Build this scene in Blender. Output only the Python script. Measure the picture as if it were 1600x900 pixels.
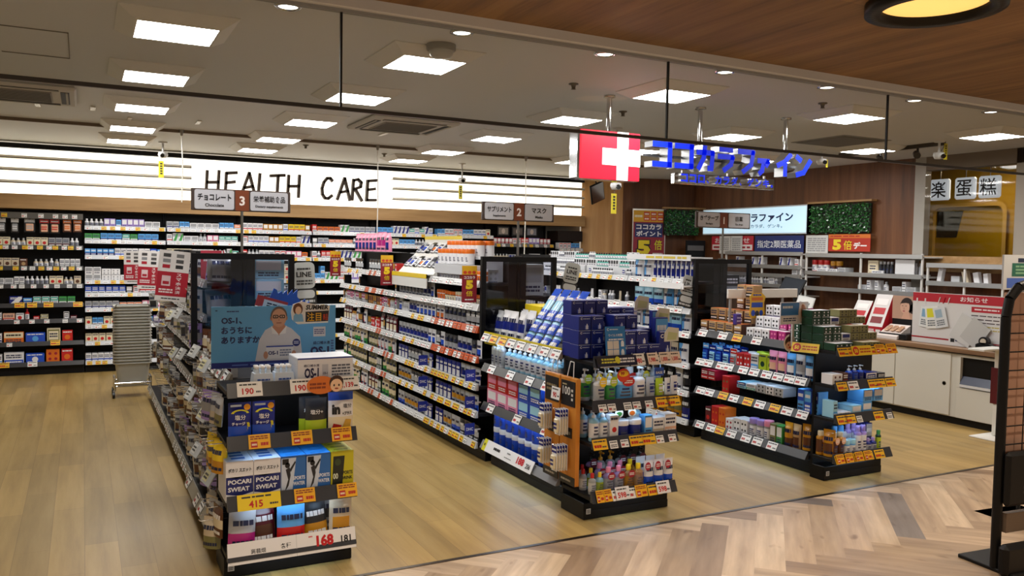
import bpy, math, random
from mathutils import Vector, Matrix
sc = bpy.context.scene
for _o in list(bpy.data.objects): bpy.data.objects.remove(_o)
COL = sc.collection
PI = math.pi
random.seed(7)

# ---------------------------------------------------------------- camera
cd = bpy.data.cameras.new('camera'); cam = bpy.data.objects.new('camera', cd); COL.objects.link(cam)
cd.sensor_width = 36; cd.lens = 1283 / 1600 * 36; cd.clip_end = 60; cd.clip_start = 0.05
RX = Vector((.8859, -.4634, .0170)); 
UP = Vector((.0071, .0501, .9987)); 
FW = Vector((.4638, .8848, -.0477))
RX = Vector((0.886, -0.463, 0.017)).normalized()
FW = (FW - RX * FW.dot(RX)).normalized(); UP = RX.cross(FW)
m = Matrix((RX, UP, -FW)).transposed().to_4x4(); m.translation = (0, 0, 1.6); cam.matrix_world = m
sc.camera = cam

# ---------------------------------------------------------------- world, view, exposure
sc.view_settings.view_transform = 'Standard'; sc.view_settings.look = 'None'
sc.view_settings.gamma = 1; sc.view_settings.use_curve_mapping = False
sc.view_settings.exposure = 0.0
try: sc.cycles.use_denoising = True
except Exception: pass
LAMP = 33.0            # ceiling panel lamps
WALLGLOW = 2.0        # the lit sign wall
LED = 14.0             # shelf-edge light strips
w = bpy.data.worlds.new('world'); sc.world = w; w.use_nodes = True
w.node_tree.nodes['Background'].inputs[0].default_value = (1, .84, .66, 1)
w.node_tree.nodes['Background'].inputs[1].default_value = 0.45

# ---------------------------------------------------------------- colours and materials
HEX = dict(white='e9e9ec', cream='e8dcbc', gray='9b9da1', silver='b9bcc0', black='121214', charcoal='2b2c30', navy='14237c', blue='1f4fc4',
           sky='5aa7ea', aqua='9fd6ee', teal='23a08f', green='3f9a4a', lime='b7cf2c', yellow='f2cf1d', gold='c58a1e', orange='e0701c', red='c8201f',
           crimson='a3122c', magenta='b4287c', pink='ee93b4', lavender='a991d6', brown='5b3320', tan='b79467', maroon='591220', olive='7d7a4c',
           darkgreen='123a26', peach='e9b79a', beige='cfc0a6')
def L(c):
    if isinstance(c, tuple): return c
    h = HEX.get(c, c).lstrip('#')
    return tuple((lambda v: v / 12.92 if v <= .04045 else ((v + .055) / 1.055) ** 2.4)(int(h[i:i + 2], 16) / 255) for i in (0, 2, 4))
def newmat(name):
    m = bpy.data.materials.new(name); m.use_nodes = True; return m, m.node_tree.nodes, m.node_tree.links
def attrmat(name, rough=.5, metal=0.0, alpha=1.0, trans=0.0, spec=.5, coat=0):
    m, n, l = newmat(name); b = n['Principled BSDF']
    a = n.new('ShaderNodeAttribute'); a.attribute_name = 'Col'
    l.new(a.outputs['Color'], b.inputs['Base Color'])
    b.inputs['Roughness'].default_value = rough; b.inputs['Metallic'].default_value = metal
    b.inputs['Alpha'].default_value = alpha; b.inputs['Transmission Weight'].default_value = trans
    b.inputs['Specular IOR Level'].default_value = spec; b.inputs['Coat Weight'].default_value = coat
    return m
def emat(name, col, s):
    m, n, l = newmat(name); b = n['Principled BSDF']
    b.inputs['Base Color'].default_value = (*L(col), 1); b.inputs['Emission Color'].default_value = (*L(col), 1)
    b.inputs['Emission Strength'].default_value = s; return m
def eattr(name, s):
    m = attrmat(name, .4); n, l = m.node_tree.nodes, m.node_tree.links
    l.new([x for x in n if x.type == 'ATTRIBUTE'][0].outputs['Color'], n['Principled BSDF'].inputs['Emission Color'])
    n['Principled BSDF'].inputs['Emission Strength'].default_value = s; return m
PRINT = attrmat('printed_card', .45); FILM = attrmat('glossy_film', .22); PLAS = attrmat('plastic', .32)
MATTE = attrmat('matte_paint', .65); METAL = attrmat('brushed_metal', .3, 1.0); CHROME = attrmat('chrome', .12, 1.0)
CLEARB = attrmat('clear_bottle', .12, 0, .55); FOIL = attrmat('foil', .3, .75)
BLACKM = attrmat('black_steel', .45, 0, 1, 0, .22)
RAILM = attrmat('clear_rail', .15, 0, .5)
E_LAMP = emat('lamp_diffuser', (1, .985, .96), LAMP); E_LED = emat('shelf_led', (.55, .76, 1), LED)
E_WALL = emat('lit_wall_panel', (1, .95, .82), WALLGLOW); E_SIGN = eattr('lit_sign', .9); E_BLUE = eattr('lit_blue_letters', .28)
E_WHITE = eattr('lit_white', 1.2)

def glassmat(name, tint, gloss=.08, rough=.03):
    m, n, l = newmat(name); n.remove(n['Principled BSDF']); out = n['Material Output']
    t = n.new('ShaderNodeBsdfTransparent'); t.inputs[0].default_value = (*tint, 1)
    g = n.new('ShaderNodeBsdfGlossy'); g.inputs['Roughness'].default_value = rough
    lw = n.new('ShaderNodeLayerWeight'); lw.inputs['Blend'].default_value = .5
    pw = n.new('ShaderNodeMath'); pw.operation = 'POWER'; pw.inputs[1].default_value = 5; l.new(lw.outputs['Facing'], pw.inputs[0])
    f = n.new('ShaderNodeMath'); f.operation = 'MULTIPLY_ADD'; f.inputs[1].default_value = .6 if gloss > .06 else .25; f.inputs[2].default_value = gloss * .3; l.new(pw.outputs[0], f.inputs[0])
    mx = n.new('ShaderNodeMixShader'); l.new(f.outputs[0], mx.inputs[0]); l.new(t.outputs[0], mx.inputs[1]); l.new(g.outputs[0], mx.inputs[2])
    l.new(mx.outputs[0], out.inputs[0]); return m
GLASS = glassmat('barrier_glass', (.885, .89, .87)); DARKGLASS = glassmat('tinted_panel', (.82, .84, .9)); SHOPGLASS = glassmat('shop_glass', (.9, .9, .88), .05)

def woodmat(name, cols, axis='Y', scale=1.0, plank=None, rough=.45, knots=0):
    """Streaked wood. axis = grain direction in object space; plank = (width across, length along) or None."""
    m, n, l = newmat(name); b = n['Principled BSDF']; b.inputs['Roughness'].default_value = rough
    tc = n.new('ShaderNodeTexCoord'); mp = n.new('ShaderNodeMapping'); l.new(tc.outputs['Object'], mp.inputs[0])
    s = {'X': (1.2, 16, 16), 'Y': (16, 1.2, 16), 'Z': (16, 16, 1.2)}[axis]
    mp.inputs['Scale'].default_value = [v * scale for v in s]
    no = n.new('ShaderNodeTexNoise'); no.inputs['Scale'].default_value = 1; no.inputs['Detail'].default_value = 6; no.inputs['Roughness'].default_value = .62
    l.new(mp.outputs[0], no.inputs['Vector'])
    cr = n.new('ShaderNodeValToRGB'); e = cr.color_ramp.elements
    e[0].position = .28; e[1].position = .74; e[0].color = (*L(cols[0]), 1); e[1].color = (*L(cols[2]), 1)
    x = e.new(.5); x.color = (*L(cols[1]), 1); l.new(no.outputs['Fac'], cr.inputs[0]); col = cr.outputs[0]
    if plank:
        br = n.new('ShaderNodeTexBrick'); br.offset = .37; br.offset_frequency = 2; br.squash = 1
        mp2 = n.new('ShaderNodeMapping'); l.new(tc.outputs['Object'], mp2.inputs[0])
        if axis == 'Y': mp2.inputs['Rotation'].default_value = (0, 0, PI / 2)
        if axis == 'Z': mp2.inputs['Rotation'].default_value = (PI / 2, 0, PI / 2)
        l.new(mp2.outputs[0], br.inputs['Vector'])
        br.inputs['Scale'].default_value = 1; br.inputs['Brick Width'].default_value = plank[1]; br.inputs['Row Height'].default_value = plank[0]
        br.inputs['Mortar Size'].default_value = .0012; br.inputs['Bias'].default_value = 0
        br.inputs['Color1'].default_value = (.78, .78, .78, 1); br.inputs['Color2'].default_value = (1.12, 1.1, 1.06, 1); br.inputs['Mortar'].default_value = (.5, .45, .4, 1)
        mx = n.new('ShaderNodeMix'); mx.data_type = 'RGBA'; mx.blend_type = 'MULTIPLY'; mx.inputs['Factor'].default_value = .85
        l.new(col, mx.inputs[6]); l.new(br.outputs['Color'], mx.inputs[7]); col = mx.outputs[2]
    if knots:
        mp3 = n.new('ShaderNodeMapping'); l.new(tc.outputs['Object'], mp3.inputs[0])
        mp3.inputs['Scale'].default_value = [v * .22 for v in s]
        vn = n.new('ShaderNodeTexNoise'); vn.inputs['Scale'].default_value = 3.2; vn.inputs['Detail'].default_value = 2; l.new(mp3.outputs[0], vn.inputs['Vector'])
        r2 = n.new('ShaderNodeValToRGB'); r2.color_ramp.elements[0].position = .24; r2.color_ramp.elements[1].position = .36
        r2.color_ramp.elements[0].color = (knots, knots * .9, knots * .8, 1); r2.color_ramp.elements[1].color = (1, 1, 1, 1)
        l.new(vn.outputs['Fac'], r2.inputs[0])
        mx = n.new('ShaderNodeMix'); mx.data_type = 'RGBA'; mx.blend_type = 'MULTIPLY'; mx.inputs['Factor'].default_value = 1
        l.new(col, mx.inputs[6]); l.new(r2.outputs[0], mx.inputs[7]); col = mx.outputs[2]
    l.new(col, b.inputs['Base Color'])
    bp = n.new('ShaderNodeBump'); bp.inputs['Strength'].default_value = .06; bp.inputs['Distance'].default_value = .004
    l.new(no.outputs['Fac'], bp.inputs['Height']); l.new(bp.outputs[0], b.inputs['Normal'])
    return m
W_FLOOR = woodmat('oak_vinyl_floor', ('937845', 'ab8e55', 'bb9f67'), 'Y', .55, (.16, 1.1), .38)
W_CEIL = woodmat('wood_ceiling', ('614526', '846138', '9a7747'), 'Y', .5, (.22, 2.0), .6, .55)
W_BAND = woodmat('light_wood_band', ('8d6a3e', 'a98455', 'bb9868'), 'X', .5, None, .5)
W_PANEL = woodmat('walnut_wall', ('4a2a14', '6a4022', '7f5230'), 'Z', .5, (.3, 6.0), .5)
W_PANEL_LIT = woodmat('wood_wall_lit', ('a2743f', 'b98b54', 'c99f69'), 'Z', .5, None, .5)  # lighter copy of the wall wood, sign wall's glow put into its colour
W_ORANGE = woodmat('orange_board', ('b56a1d', 'cc8128', 'dd9438'), 'Z', .8, None, .5)
W_TOP = woodmat('counter_wood', ('6d4f36', '866548', '9a7a5a'), 'Y', .8, None, .45)
def herring():
    m, n, l = newmat('herringbone_vinyl'); b = n['Principled BSDF']; b.inputs['Roughness'].default_value = .42
    a = n.new('ShaderNodeAttribute'); a.attribute_name = 'Col'
    tc = n.new('ShaderNodeTexCoord'); mp = n.new('ShaderNodeMapping'); l.new(tc.outputs['UV'], mp.inputs[0]); mp.inputs['Scale'].default_value = (1.6, 14, 1)
    no = n.new('ShaderNodeTexNoise'); no.inputs['Scale'].default_value = 1.2; no.inputs['Detail'].default_value = 6; l.new(mp.outputs[0], no.inputs['Vector'])
    cr = n.new('ShaderNodeValToRGB'); cr.color_ramp.elements[0].position = .3; cr.color_ramp.elements[1].position = .7
    cr.color_ramp.elements[0].color = (.68, .64, .6, 1); cr.color_ramp.elements[1].color = (1.08, 1.08, 1.08, 1); l.new(no.outputs['Fac'], cr.inputs[0])
    mx = n.new('ShaderNodeMix'); mx.data_type = 'RGBA'; mx.blend_type = 'MULTIPLY'; mx.inputs['Factor'].default_value = 1
    l.new(a.outputs['Color'], mx.inputs[6]); l.new(cr.outputs[0], mx.inputs[7]); 
    mp2 = n.new('ShaderNodeMapping'); l.new(tc.outputs['UV'], mp2.inputs[0]); mp2.inputs['Scale'].default_value = (5, 12, 1)
    n2 = n.new('ShaderNodeTexNoise'); n2.inputs['Scale'].default_value = 1.0; n2.inputs['Detail'].default_value = 1; l.new(mp2.outputs[0], n2.inputs['Vector'])
    r2 = n.new('ShaderNodeValToRGB'); r2.color_ramp.elements[0].position = .22; r2.color_ramp.elements[1].position = .32
    r2.color_ramp.elements[0].color = (.55, .48, .42, 1); r2.color_ramp.elements[1].color = (1, 1, 1, 1); l.new(n2.outputs['Fac'], r2.inputs[0])
    m2 = n.new('ShaderNodeMix'); m2.data_type = 'RGBA'; m2.blend_type = 'MULTIPLY'; m2.inputs['Factor'].default_value = 1
    l.new(mx.outputs[2], m2.inputs[6]); l.new(r2.outputs[0], m2.inputs[7]); l.new(m2.outputs[2], b.inputs['Base Color'])
    return m
W_HERR = herring()

# ---------------------------------------------------------------- mesh builder
_txt = {}
def textmesh(s, bold=.0, res=2):
    k = (s, bold, res)
    if k not in _txt:
        c = bpy.data.curves.new('t', 'FONT'); c.body = s; c.offset = bold; c.resolution_u = res
        o = bpy.data.objects.new('t', c); COL.objects.link(o); bpy.context.view_layer.update()
        me = bpy.data.meshes.new_from_object(o)
        vs = [(v.co.x, v.co.y) for v in me.vertices]; fs = [tuple(p.vertices) for p in me.polygons]
        bpy.data.objects.remove(o); bpy.data.curves.remove(c); bpy.data.meshes.remove(me)
        x0 = min(v[0] for v in vs); x1 = max(v[0] for v in vs); y0 = min(v[1] for v in vs); y1 = max(v[1] for v in vs)
        _txt[k] = ([(x - x0, y - y0) for x, y in vs], fs, x1 - x0, y1 - y0)
    return _txt[k]
class MB:
    def __init__(s): s.v = []; s.f = []; s.c = []; s.mi = []; s.sm = []; s.m = 0; s.T = None; s.uv = None
    def add(s, vs, fs, col, smooth=False):
        b = len(s.v)
        s.v += [tuple(s.T @ Vector(v)) for v in vs] if s.T is not None else [tuple(v) for v in vs]
        many = isinstance(col, list); c0 = None if many else L(col)
        for i, f in enumerate(fs):
            s.f.append(tuple(b + j for j in f)); s.c.append(L(col[i]) if many else c0); s.mi.append(s.m); s.sm.append(smooth)
        return s
    def poly(s, pts, col): return s.add(pts, [tuple(range(len(pts)))], col)
    def box(s, x0, y0, z0, x1, y1, z1, col, r=0, front=None, top=None):
        if x1 < x0: x0, x1 = x1, x0
        if y1 < y0: y0, y1 = y1, y0
        if z1 < z0: z0, z1 = z1, z0
        if r <= 0:
            v = [(x, y, z) for z in (z0, z1) for y in (y0, y1) for x in (x0, x1)]
            f = [(0, 2, 3, 1), (4, 5, 7, 6), (0, 1, 5, 4), (2, 6, 7, 3), (0, 4, 6, 2), (1, 3, 7, 5)]
            return s.add(v, f, [col, top or col, front or col, col, col, col])
        r = min(r, (x1 - x0) * .45, (y1 - y0) * .45, (z1 - z0) * .45)
        X = (x0, x1); Y = (y0, y1); Z = (z0, z1); v = []; idx = {}
        for i in (0, 1):
            for j in (0, 1):
                for k in (0, 1):
                    sx, sy, sz = (r if i == 0 else -r), (r if j == 0 else -r), (r if k == 0 else -r)
                    for a in range(3):
                        idx[i, j, k, a] = len(v)
                        v.append((X[i] + (0 if a == 0 else sx), Y[j] + (0 if a == 1 else sy), Z[k] + (0 if a == 2 else sz)))
        f = []; c = []
        for a in range(3):
            o = [b for b in range(3) if b != a]
            for e in (0, 1):
                q = []
                for p1, p2 in ((0, 0), (1, 0), (1, 1), (0, 1)):
                    t = [0, 0, 0]; t[a] = e; t[o[0]] = p1; t[o[1]] = p2; q.append(idx[t[0], t[1], t[2], a])
                flip = (e == 0) ^ (a == 1)
                f.append(tuple(reversed(q)) if flip else tuple(q))
                c.append(front if (a == 1 and e == 0 and front) else top if (a == 2 and e == 1 and top) else col)
        for a in range(3):
            o = [b for b in range(3) if b != a]
            for p1 in (0, 1):
                for p2 in (0, 1):
                    t0 = [0, 0, 0]; t0[o[0]] = p1; t0[o[1]] = p2; t1 = list(t0); t1[a] = 1
                    q = (idx[(*t0, o[0])], idx[(*t0, o[1])], idx[(*t1, o[1])], idx[(*t1, o[0])])
                    f.append(q); c.append(col)
        for i in (0, 1):
            for j in (0, 1):
                for k in (0, 1): f.append((idx[i, j, k, 0], idx[i, j, k, 1], idx[i, j, k, 2])); c.append(col)
        return s.add(v, f, c)
    def cyl(s, p, q, r, col, n=12, r2=None, smooth=True, caps=True):
        p, q = Vector(p), Vector(q); d = (q - p).normalized(); r2 = r if r2 is None else r2
        a = d.orthogonal().normalized(); b = d.cross(a)
        v = []
        for (o, rr) in ((p, r), (q, r2)):
            v += [tuple(o + (a * math.cos(2 * PI * i / n) + b * math.sin(2 * PI * i / n)) * rr) for i in range(n)]
        s.add(v, [(i, (i + 1) % n, n + (i + 1) % n, n + i) for i in range(n)], col, smooth)
        if caps: s.add(v[:n], [tuple(reversed(range(n)))], col); s.add(v[n:], [tuple(range(n))], col)
        return s
    def tube(s, pts, r, col, n=6, closed=False):
        pts = [Vector(p) for p in pts]
        N = len(pts)
        for i in range(N if closed else N - 1): s.cyl(pts[i], pts[(i + 1) % N], r, col, n, None, True, True)
        return s
    def lathe(s, prof, col, n=14, cx=0, cy=0, sx=1, sy=1, z=0):
        """prof [(r, z)]; col a colour or one per segment."""
        v = []
        for r, h in prof: v += [(cx + r * sx * math.cos(2 * PI * i / n), cy + r * sy * math.sin(2 * PI * i / n), z + h) for i in range(n)]
        f = []; c = []
        for k in range(len(prof) - 1):
            for i in range(n): f.append((k * n + i, k * n + (i + 1) % n, (k + 1) * n + (i + 1) % n, (k + 1) * n + i)); c.append(col[k] if isinstance(col, list) else col)
        s.add(v, f, c, True)
        c0 = col[0] if isinstance(col, list) else col; c1 = col[-1] if isinstance(col, list) else col
        if prof[0][0] > 1e-4: s.add(v[:n], [tuple(reversed(range(n)))], c0)
        if prof[-1][0] > 1e-4: s.add(v[-n:], [tuple(range(n))], c1)
        return s
    def rect(s, x0, z0, x1, z1, col, y=0.0):           # a printed patch facing -Y
        return s.add([(x0, y, z0), (x1, y, z0), (x1, y, z1), (x0, y, z1)], [(0, 1, 2, 3)], col)
    def disc(s, cx, cz, rx, rz, col, y=0.0, n=20, a0=0, a1=2 * PI):
        return s.add([(cx + rx * math.cos(a0 + (a1 - a0) * i / n), y, cz + rz * math.sin(a0 + (a1 - a0) * i / n)) for i in range(n + (0 if a1 - a0 > 6.28 else 1))],
                     [tuple(range(n + (0 if a1 - a0 > 6.28 else 1)))], col)
    def plate(s, pts, y0, y1, col, side=None):         # outline [(x,z)] (counter-clockwise seen from -Y) given a thickness y0 (front) .. y1
        n = len(pts); v = [(x, y0, z) for x, z in pts] + [(x, y1, z) for x, z in pts]
        s.add(v, [tuple(range(n)), tuple(reversed(range(n, 2 * n)))], col)
        return s.add(v, [(i, n + i, n + (i + 1) % n, (i + 1) % n) for i in range(n)], side or col)
    def text(s, t, x, z, h, col, y=0.0, w=None, align='c', bold=.015, fy=None, shear=0, res=2, maxw=None):
        if any('\u4e00' <= q <= '\u9fff' for q in t): bold = min(bold, .01)
        vs, fs, tw, th = textmesh(t, bold, res); k = h / th; kx = (w / tw) if w else k
        if maxw and kx * tw > maxw: kx = maxw / tw
        ox = x - (kx * tw / 2 if align == 'c' else 0 if align == 'l' else kx * tw)
        pts = [(ox + a * kx + b * k * shear, z + b * k) for a, b in vs]
        return s.add([(a, (fy(a, b) if fy else y), b) for a, b in pts], fs, col)
    def marks(s, x0, z0, x1, z1, col, y, rows=2, rng=random):   # illegible small print
        h = (z1 - z0) / rows
        for r in range(rows):
            x = x0; zz = z0 + h * r
            while x < x1 - .001:
                ww = min((x1 - x0) * rng.uniform(.1, .34), x1 - x); s.rect(x, zz + h * .2, x + ww * .86, zz + h * .78, col, y); x += ww
        return s
    def mesh(s, name, mats):
        me = bpy.data.meshes.new(name); me.from_pydata(s.v, [], s.f)
        for m in (mats if isinstance(mats, (list, tuple)) else [mats]): me.materials.append(m)
        at = me.color_attributes.new('Col', 'FLOAT_COLOR', 'CORNER'); buf = []
        for f, c in zip(s.f, s.c): buf += [c[0], c[1], c[2], 1.0] * len(f)
        at.data.foreach_set('color', buf)
        me.polygons.foreach_set('material_index', s.mi); me.polygons.foreach_set('use_smooth', s.sm); me.update()
        return me
def link(name, me, parent=None, loc=None, rz=None):
    o = bpy.data.objects.new(name, me); COL.objects.link(o)
    if parent is not None: o.parent = parent
    if loc is not None: o.location = loc
    if rz is not None: o.rotation_euler.z = rz
    return o
def part(mb, name, mats, parent): return link(name, mb.mesh(name, mats), parent)
_labels = {}
def tag(o, label, cat, group=None, kind=None):
    if label:
        if label in _labels and not group: print('DUPLABEL', label)
        n = len(label.split())
        if n < 4 or n > 16: print('LABELLEN', n, label)
        _labels[label] = 1; o['label'] = label
    if cat: o['category'] = cat
    if group: o['group'] = group
    if kind: o['kind'] = kind
    return o
def thing(name, label, cat, loc=(0, 0, 0), rz=0, group=None): return tag(link(name, None, None, loc, rz), label, cat, group)
def solo(mb, name, mats, label, cat, loc=(0, 0, 0), rz=0, group=None): return tag(link(name, mb.mesh(name, mats), None, loc, rz), label, cat, group)
def struct(mb, name, mats): o = link(name, mb.mesh(name, mats)); o['kind'] = 'structure'; return o
ORD = ['first', 'second', 'third', 'fourth', 'fifth', 'sixth', 'seventh', 'eighth', 'ninth', 'tenth', 'eleventh', 'twelfth', 'thirteenth', 'fourteenth', 'fifteenth',
       'sixteenth', 'seventeenth', 'eighteenth', 'nineteenth', 'twentieth']
def nth(i):
    if i < 20: return ORD[i]
    t = ['', '', 'twenty', 'thirty', 'forty', 'fifty', 'sixty'][(i + 1) // 10]; u = (i + 1) % 10
    return {'twenty': 'twentieth', 'thirty': 'thirtieth', 'forty': 'fortieth'}.get(t, t) if u == 0 else t + '-' + ORD[u - 1]
# ================================================================ SETTING
ZC = 2.76
# store floor
struct(MB().box(-2.8, 3.8, -.06, 9.4, 11.9, 0, 'tan'), 'floor', W_FLOOR)
# mall floor: herringbone planks, one mesh
def herringbone():
    mb = MB(); Lp, Wp = .92, .1533; uv = []
    tones = ['b0977a', 'c2a98c', 'a0876b', 'b79f83', 'ceb698', '937a60', 'bda385', 'a99072', 'c8b092']
    rng = random.Random(3); c45 = math.cos(PI / 4); H0 = Vector((3.129, 4.25))
    def rot(p): return (H0.x + (p[0] + p[1]) * c45, H0.y + (p[1] - p[0]) * c45)
    def clip(poly, f):
        out = []
        for i in range(len(poly)):
            a, b = poly[i], poly[(i + 1) % len(poly)]; fa, fb = f(a), f(b)
            if fa >= 0: out.append(a)
            if (fa >= 0) != (fb >= 0):
                t = fa / (fa - fb); out.append(tuple(a[k] + (b[k] - a[k]) * t for k in range(4)))
        return out
    def plank(x, y, dx, dy):
        p = [(x, y), (x + dx, y), (x + dx, y + dy), (x, y + dy)]
        o = (rng.random() * 9, rng.random() * 9)
        long = dx > dy
        q = [(*rot(a), *((a[0] - x + o[0], a[1] - y + o[1]) if long else (a[1] - y + o[0], a[0] - x + o[1]))) for a in p]
        for f in (lambda a: 3.8 - a[1], lambda a: a[1] + 3.0, lambda a: a[0] + 3.0, lambda a: 14 - a[0]):
            q = clip(q, f)
            if len(q) < 3: return
        col = '7d7168' if rng.random() < .09 else rng.choice(tones)
        mb.poly([(a[0], a[1], 0.0) for a in q], col); uv.extend([(a[2], a[3]) for a in q])
    N = 6
    for k in range(-90, 90):
        for j in range(-14, 14):
            x = (k + j * N) * Wp; y = (k - j * N) * Wp
            plank(x, y, Lp, Wp); plank(x + Lp, y - Lp + Wp, Wp, Lp)
    me = mb.mesh('floor_mall', W_HERR); u = me.uv_layers.new(name='UVMap')
    for i, c in enumerate(uv): u.data[i].uv = c
    o = link('floor_mall', me); o['kind'] = 'structure'
herringbone()
struct(MB().box(-2.8, 3.79, -.01, 9.4, 3.815, .003, '6b6258'), 'trim_1', METAL)
# ceilings
struct(MB().box(-2.8, 3.93, ZC, 9.6, 11.9, ZC + .1, 'd0d2d3'), 'ceiling', MATTE)
struct(MB().box(-3, -3, ZC + .02, 14, 3.86, ZC + .12, 'tan'), 'ceiling_mall', W_CEIL)
struct(MB().box(-2.8, 3.86, ZC - .035, 9.4, 3.94, ZC + .06, 'c8c8c6', .006).box(-2.8, 3.885, ZC - .05, 9.4, 3.915, ZC - .03, '8d8d8b'), 'trim_2', MATTE)
# walls
struct(MB().box(-2.8, 11.56, 0, 7.3, 11.7, ZC, '8f8a80'), 'wall_back', MATTE)
struct(MB().box(-2.9, 3.93, 0, -2.75, 11.7, ZC, 'b6b0a4'), 'wall_left', MATTE)
mb = MB()
def wallseg(mb, a, b, z0, z1, t=.12, col='brown'):
    a, b = Vector(a), Vector(b); d = (b - a).normalized(); nrm = Vector((-d.y, d.x)) * t
    p = [a, b, b + nrm, a + nrm]
    v = [(q.x, q.y, z) for z in (z0, z1) for q in p]
    mb.add(v, [(3, 2, 1, 0), (4, 5, 6, 7), (0, 1, 5, 4), (1, 2, 6, 5), (2, 3, 7, 6), (3, 0, 4, 7)], col)
wallseg(mb, (7.16, 11.3), (7.66, 10.86), 0, ZC); struct(mb, 'wall_angled', W_PANEL_LIT)
mb = MB(); wallseg(mb, (7.66, 10.86), (8.8, 10.5), 0, ZC); wallseg(mb, (8.8, 10.5), (8.8, 6.5), 0, ZC)
wallseg(mb, (8.8, 6.36), (8.8, 5.2), 0, 1.42); struct(mb, 'wall_right', W_PANEL)
mb = MB(); wallseg(mb, (8.8, 6.36), (8.8, 5.2), 2.6, ZC, .1, '77695b'); wallseg(mb, (8.8, 6.5), (8.8, 6.36), 0, ZC, .1, 'a9a49c'); wallseg(mb, (8.8, 5.3), (8.8, 5.12), 0, ZC, .1, 'a39a8e')
struct(mb, 'wall_pillar', MATTE)
struct(MB().box(8.795, 5.3, 1.60, 8.805, 6.36, 2.6, 'white').box(8.77, 5.3, 1.54, 8.83, 6.36, 1.60, 'a3753f'), 'window_1', [SHOPGLASS])
bpy.data.objects['window_1'].data.materials.append(W_BAND)
for p_ in bpy.data.objects['window_1'].data.polygons:
    if p_.index >= 6: p_.material_index = 1
struct(MB().box(8.74, 5.2, 1.42, 8.9, 6.36, 1.54, 'tan'), 'trim_3', W_BAND)
# lit sign wall: cream panel, dark top strip, horizontal boards left and right of the lettering, wood band underneath
struct(MB().box(-2.7, 11.3, 2.14, 7.16, 11.34, 2.70, 'cream'), 'wall_lit_panel', E_WALL)
struct(MB().box(-2.7, 11.22, 2.68, 7.16, 11.34, 2.735, 'black'), 'trim_4', BLACKM)
struct(MB().box(-2.7, 11.18, 1.975, 7.16, 11.56, 2.145, 'tan'), 'trim_5', W_BAND)
for i, (x0, x1) in enumerate(((-2.7, 1.24), (3.92, 7.15))):
    mb = MB()
    for z in (2.56, 2.42, 2.275):
        mb.box(x0, 11.2, z - .006, x1, 11.3, z + .006, 'f2ecdc', front='5a534a'); mb.box(x0, 11.2, z + .006, x1, 11.205, z + .03, 'f2ecdc')
    struct(mb, 'trim_%d' % (6 + i), MATTE)
# the lettering
def strokes(ch):
    return {'H': [[(0.06, 1), (0, 0)], [(.66, 1.03), (.6, .02)], [(.03, .5), (.63, .53)]],
            'E': [[(.06, .97), (0, 0)], [(.06, .95), (.6, 1)], [(.03, .52), (.5, .58)], [(0, .02), (.56, .04)]],
            'A': [[(0, 0), (.42, 1.02)], [(.42, 1.02), (.74, -.02)], [(.14, .33), (.62, .42)]],
            'L': [[(.12, 1.0), (.03, .02)], [(.03, .02), (.52, .06)]],
            'T': [[(0, .94), (.78, 1.0)], [(.42, .96), (.36, 0)]],
            'C': [[(.62, .86), (.5, .98), (.32, .97), (.14, .78), (.03, .48), (.06, .2), (.2, .03), (.4, .02), (.6, .16)]],
            'R': [[(.08, .98), (0, 0)], [(.06, .93), (.34, 1.0), (.54, .86), (.5, .64), (.06, .5)], [(.2, .5), (.58, -.02)]]}[ch]
t = thing('wall_lettering', 'dark brown HEALTH CARE lettering on the lit cream wall', 'sign', (1.42, 11.27, 2.245))
x = 0.0
for ch in 'HEALTH CARE':
    if ch == ' ': x += .25; continue
    mb = MB()
    for st in strokes(ch):
        st = [Vector((px * .27 + x, 0, pz * .29)) for px, pz in st]
        for i in range(len(st) - 1):
            d = (st[i + 1] - st[i]).normalized(); nn = Vector((-d.z, 0, d.x)) * .019
            a, b = st[i] - d * .01, st[i + 1] + d * .01
            mb.plate([(q.x, q.z) for q in (a - nn, b - nn, b + nn, a + nn)], -.03, .03, '3a2a1c')
    part(mb, 'letter_' + ch.lower(), MATTE, t)
    x += {'H': .265, 'E': .225, 'A': .235, 'L': .185, 'T': .255, 'C': .25, 'R': .235}[ch]
for ch in t.children: ch.scale.x = 1.0
t.scale.x = 2.34 / x
# smoke-barrier glass over the shopfront: panels, black joints, bottom edging
X0 = -2.7
for i in range(7):
    xs = [-2.75, -.83, 1.1, 3.05, 4.96, 6.88, 8.8]
    if i == 6: break
    t = thing('smoke_barrier_glass', 'clear hanging barrier glass above shop entrance, %s panel counted from the left wall' % nth(i), 'glass panel', (xs[i], 3.9, 2.25))
    wd = xs[i + 1] - xs[i]
    part(MB().box(.004, -.004, .012, wd - .004, .004, .475, 'white'), 'pane', GLASS, t)
    part(MB().box(0, -.008, -.004, wd, .008, .014, '55524e'), 'bottom_edging', METAL, t)
    if i: part(MB().box(-.005, -.007, .012, .005, .007, .475, '1b1b1b'), 'joint_seal', BLACKM, t)
# slim ceiling rail with hanging cords
struct(MB().box(-2.7, 9.1, ZC - .03, 7.0, 9.13, ZC, '6b5a48'), 'trim_8', MATTE)
for i, (x, z, nm) in enumerate(((.91, 2.02, 'above the baskets'), (3.0, 1.64, 'above the supplement gondola'), (4.93, 1.5, 'above the mask gondola'))):
    t = thing('hanging_wire', 'thin white cord hanging from ceiling rail ' + nm, 'cord', (x, 9.1, z))
    part(MB().tube([(0, 0, 0), (.01, 0, (ZC - z) * .5), (0, 0, ZC - z - .06)], .006, 'e4e0d4', 6), 'strand', PLAS, t)
    part(MB().lathe([(.012, -.06), (.018, -.03), (.03, -.005), (.03, 0)], '8a8378', 10, z=ZC - z), 'ceiling_hook', METAL, t)
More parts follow.
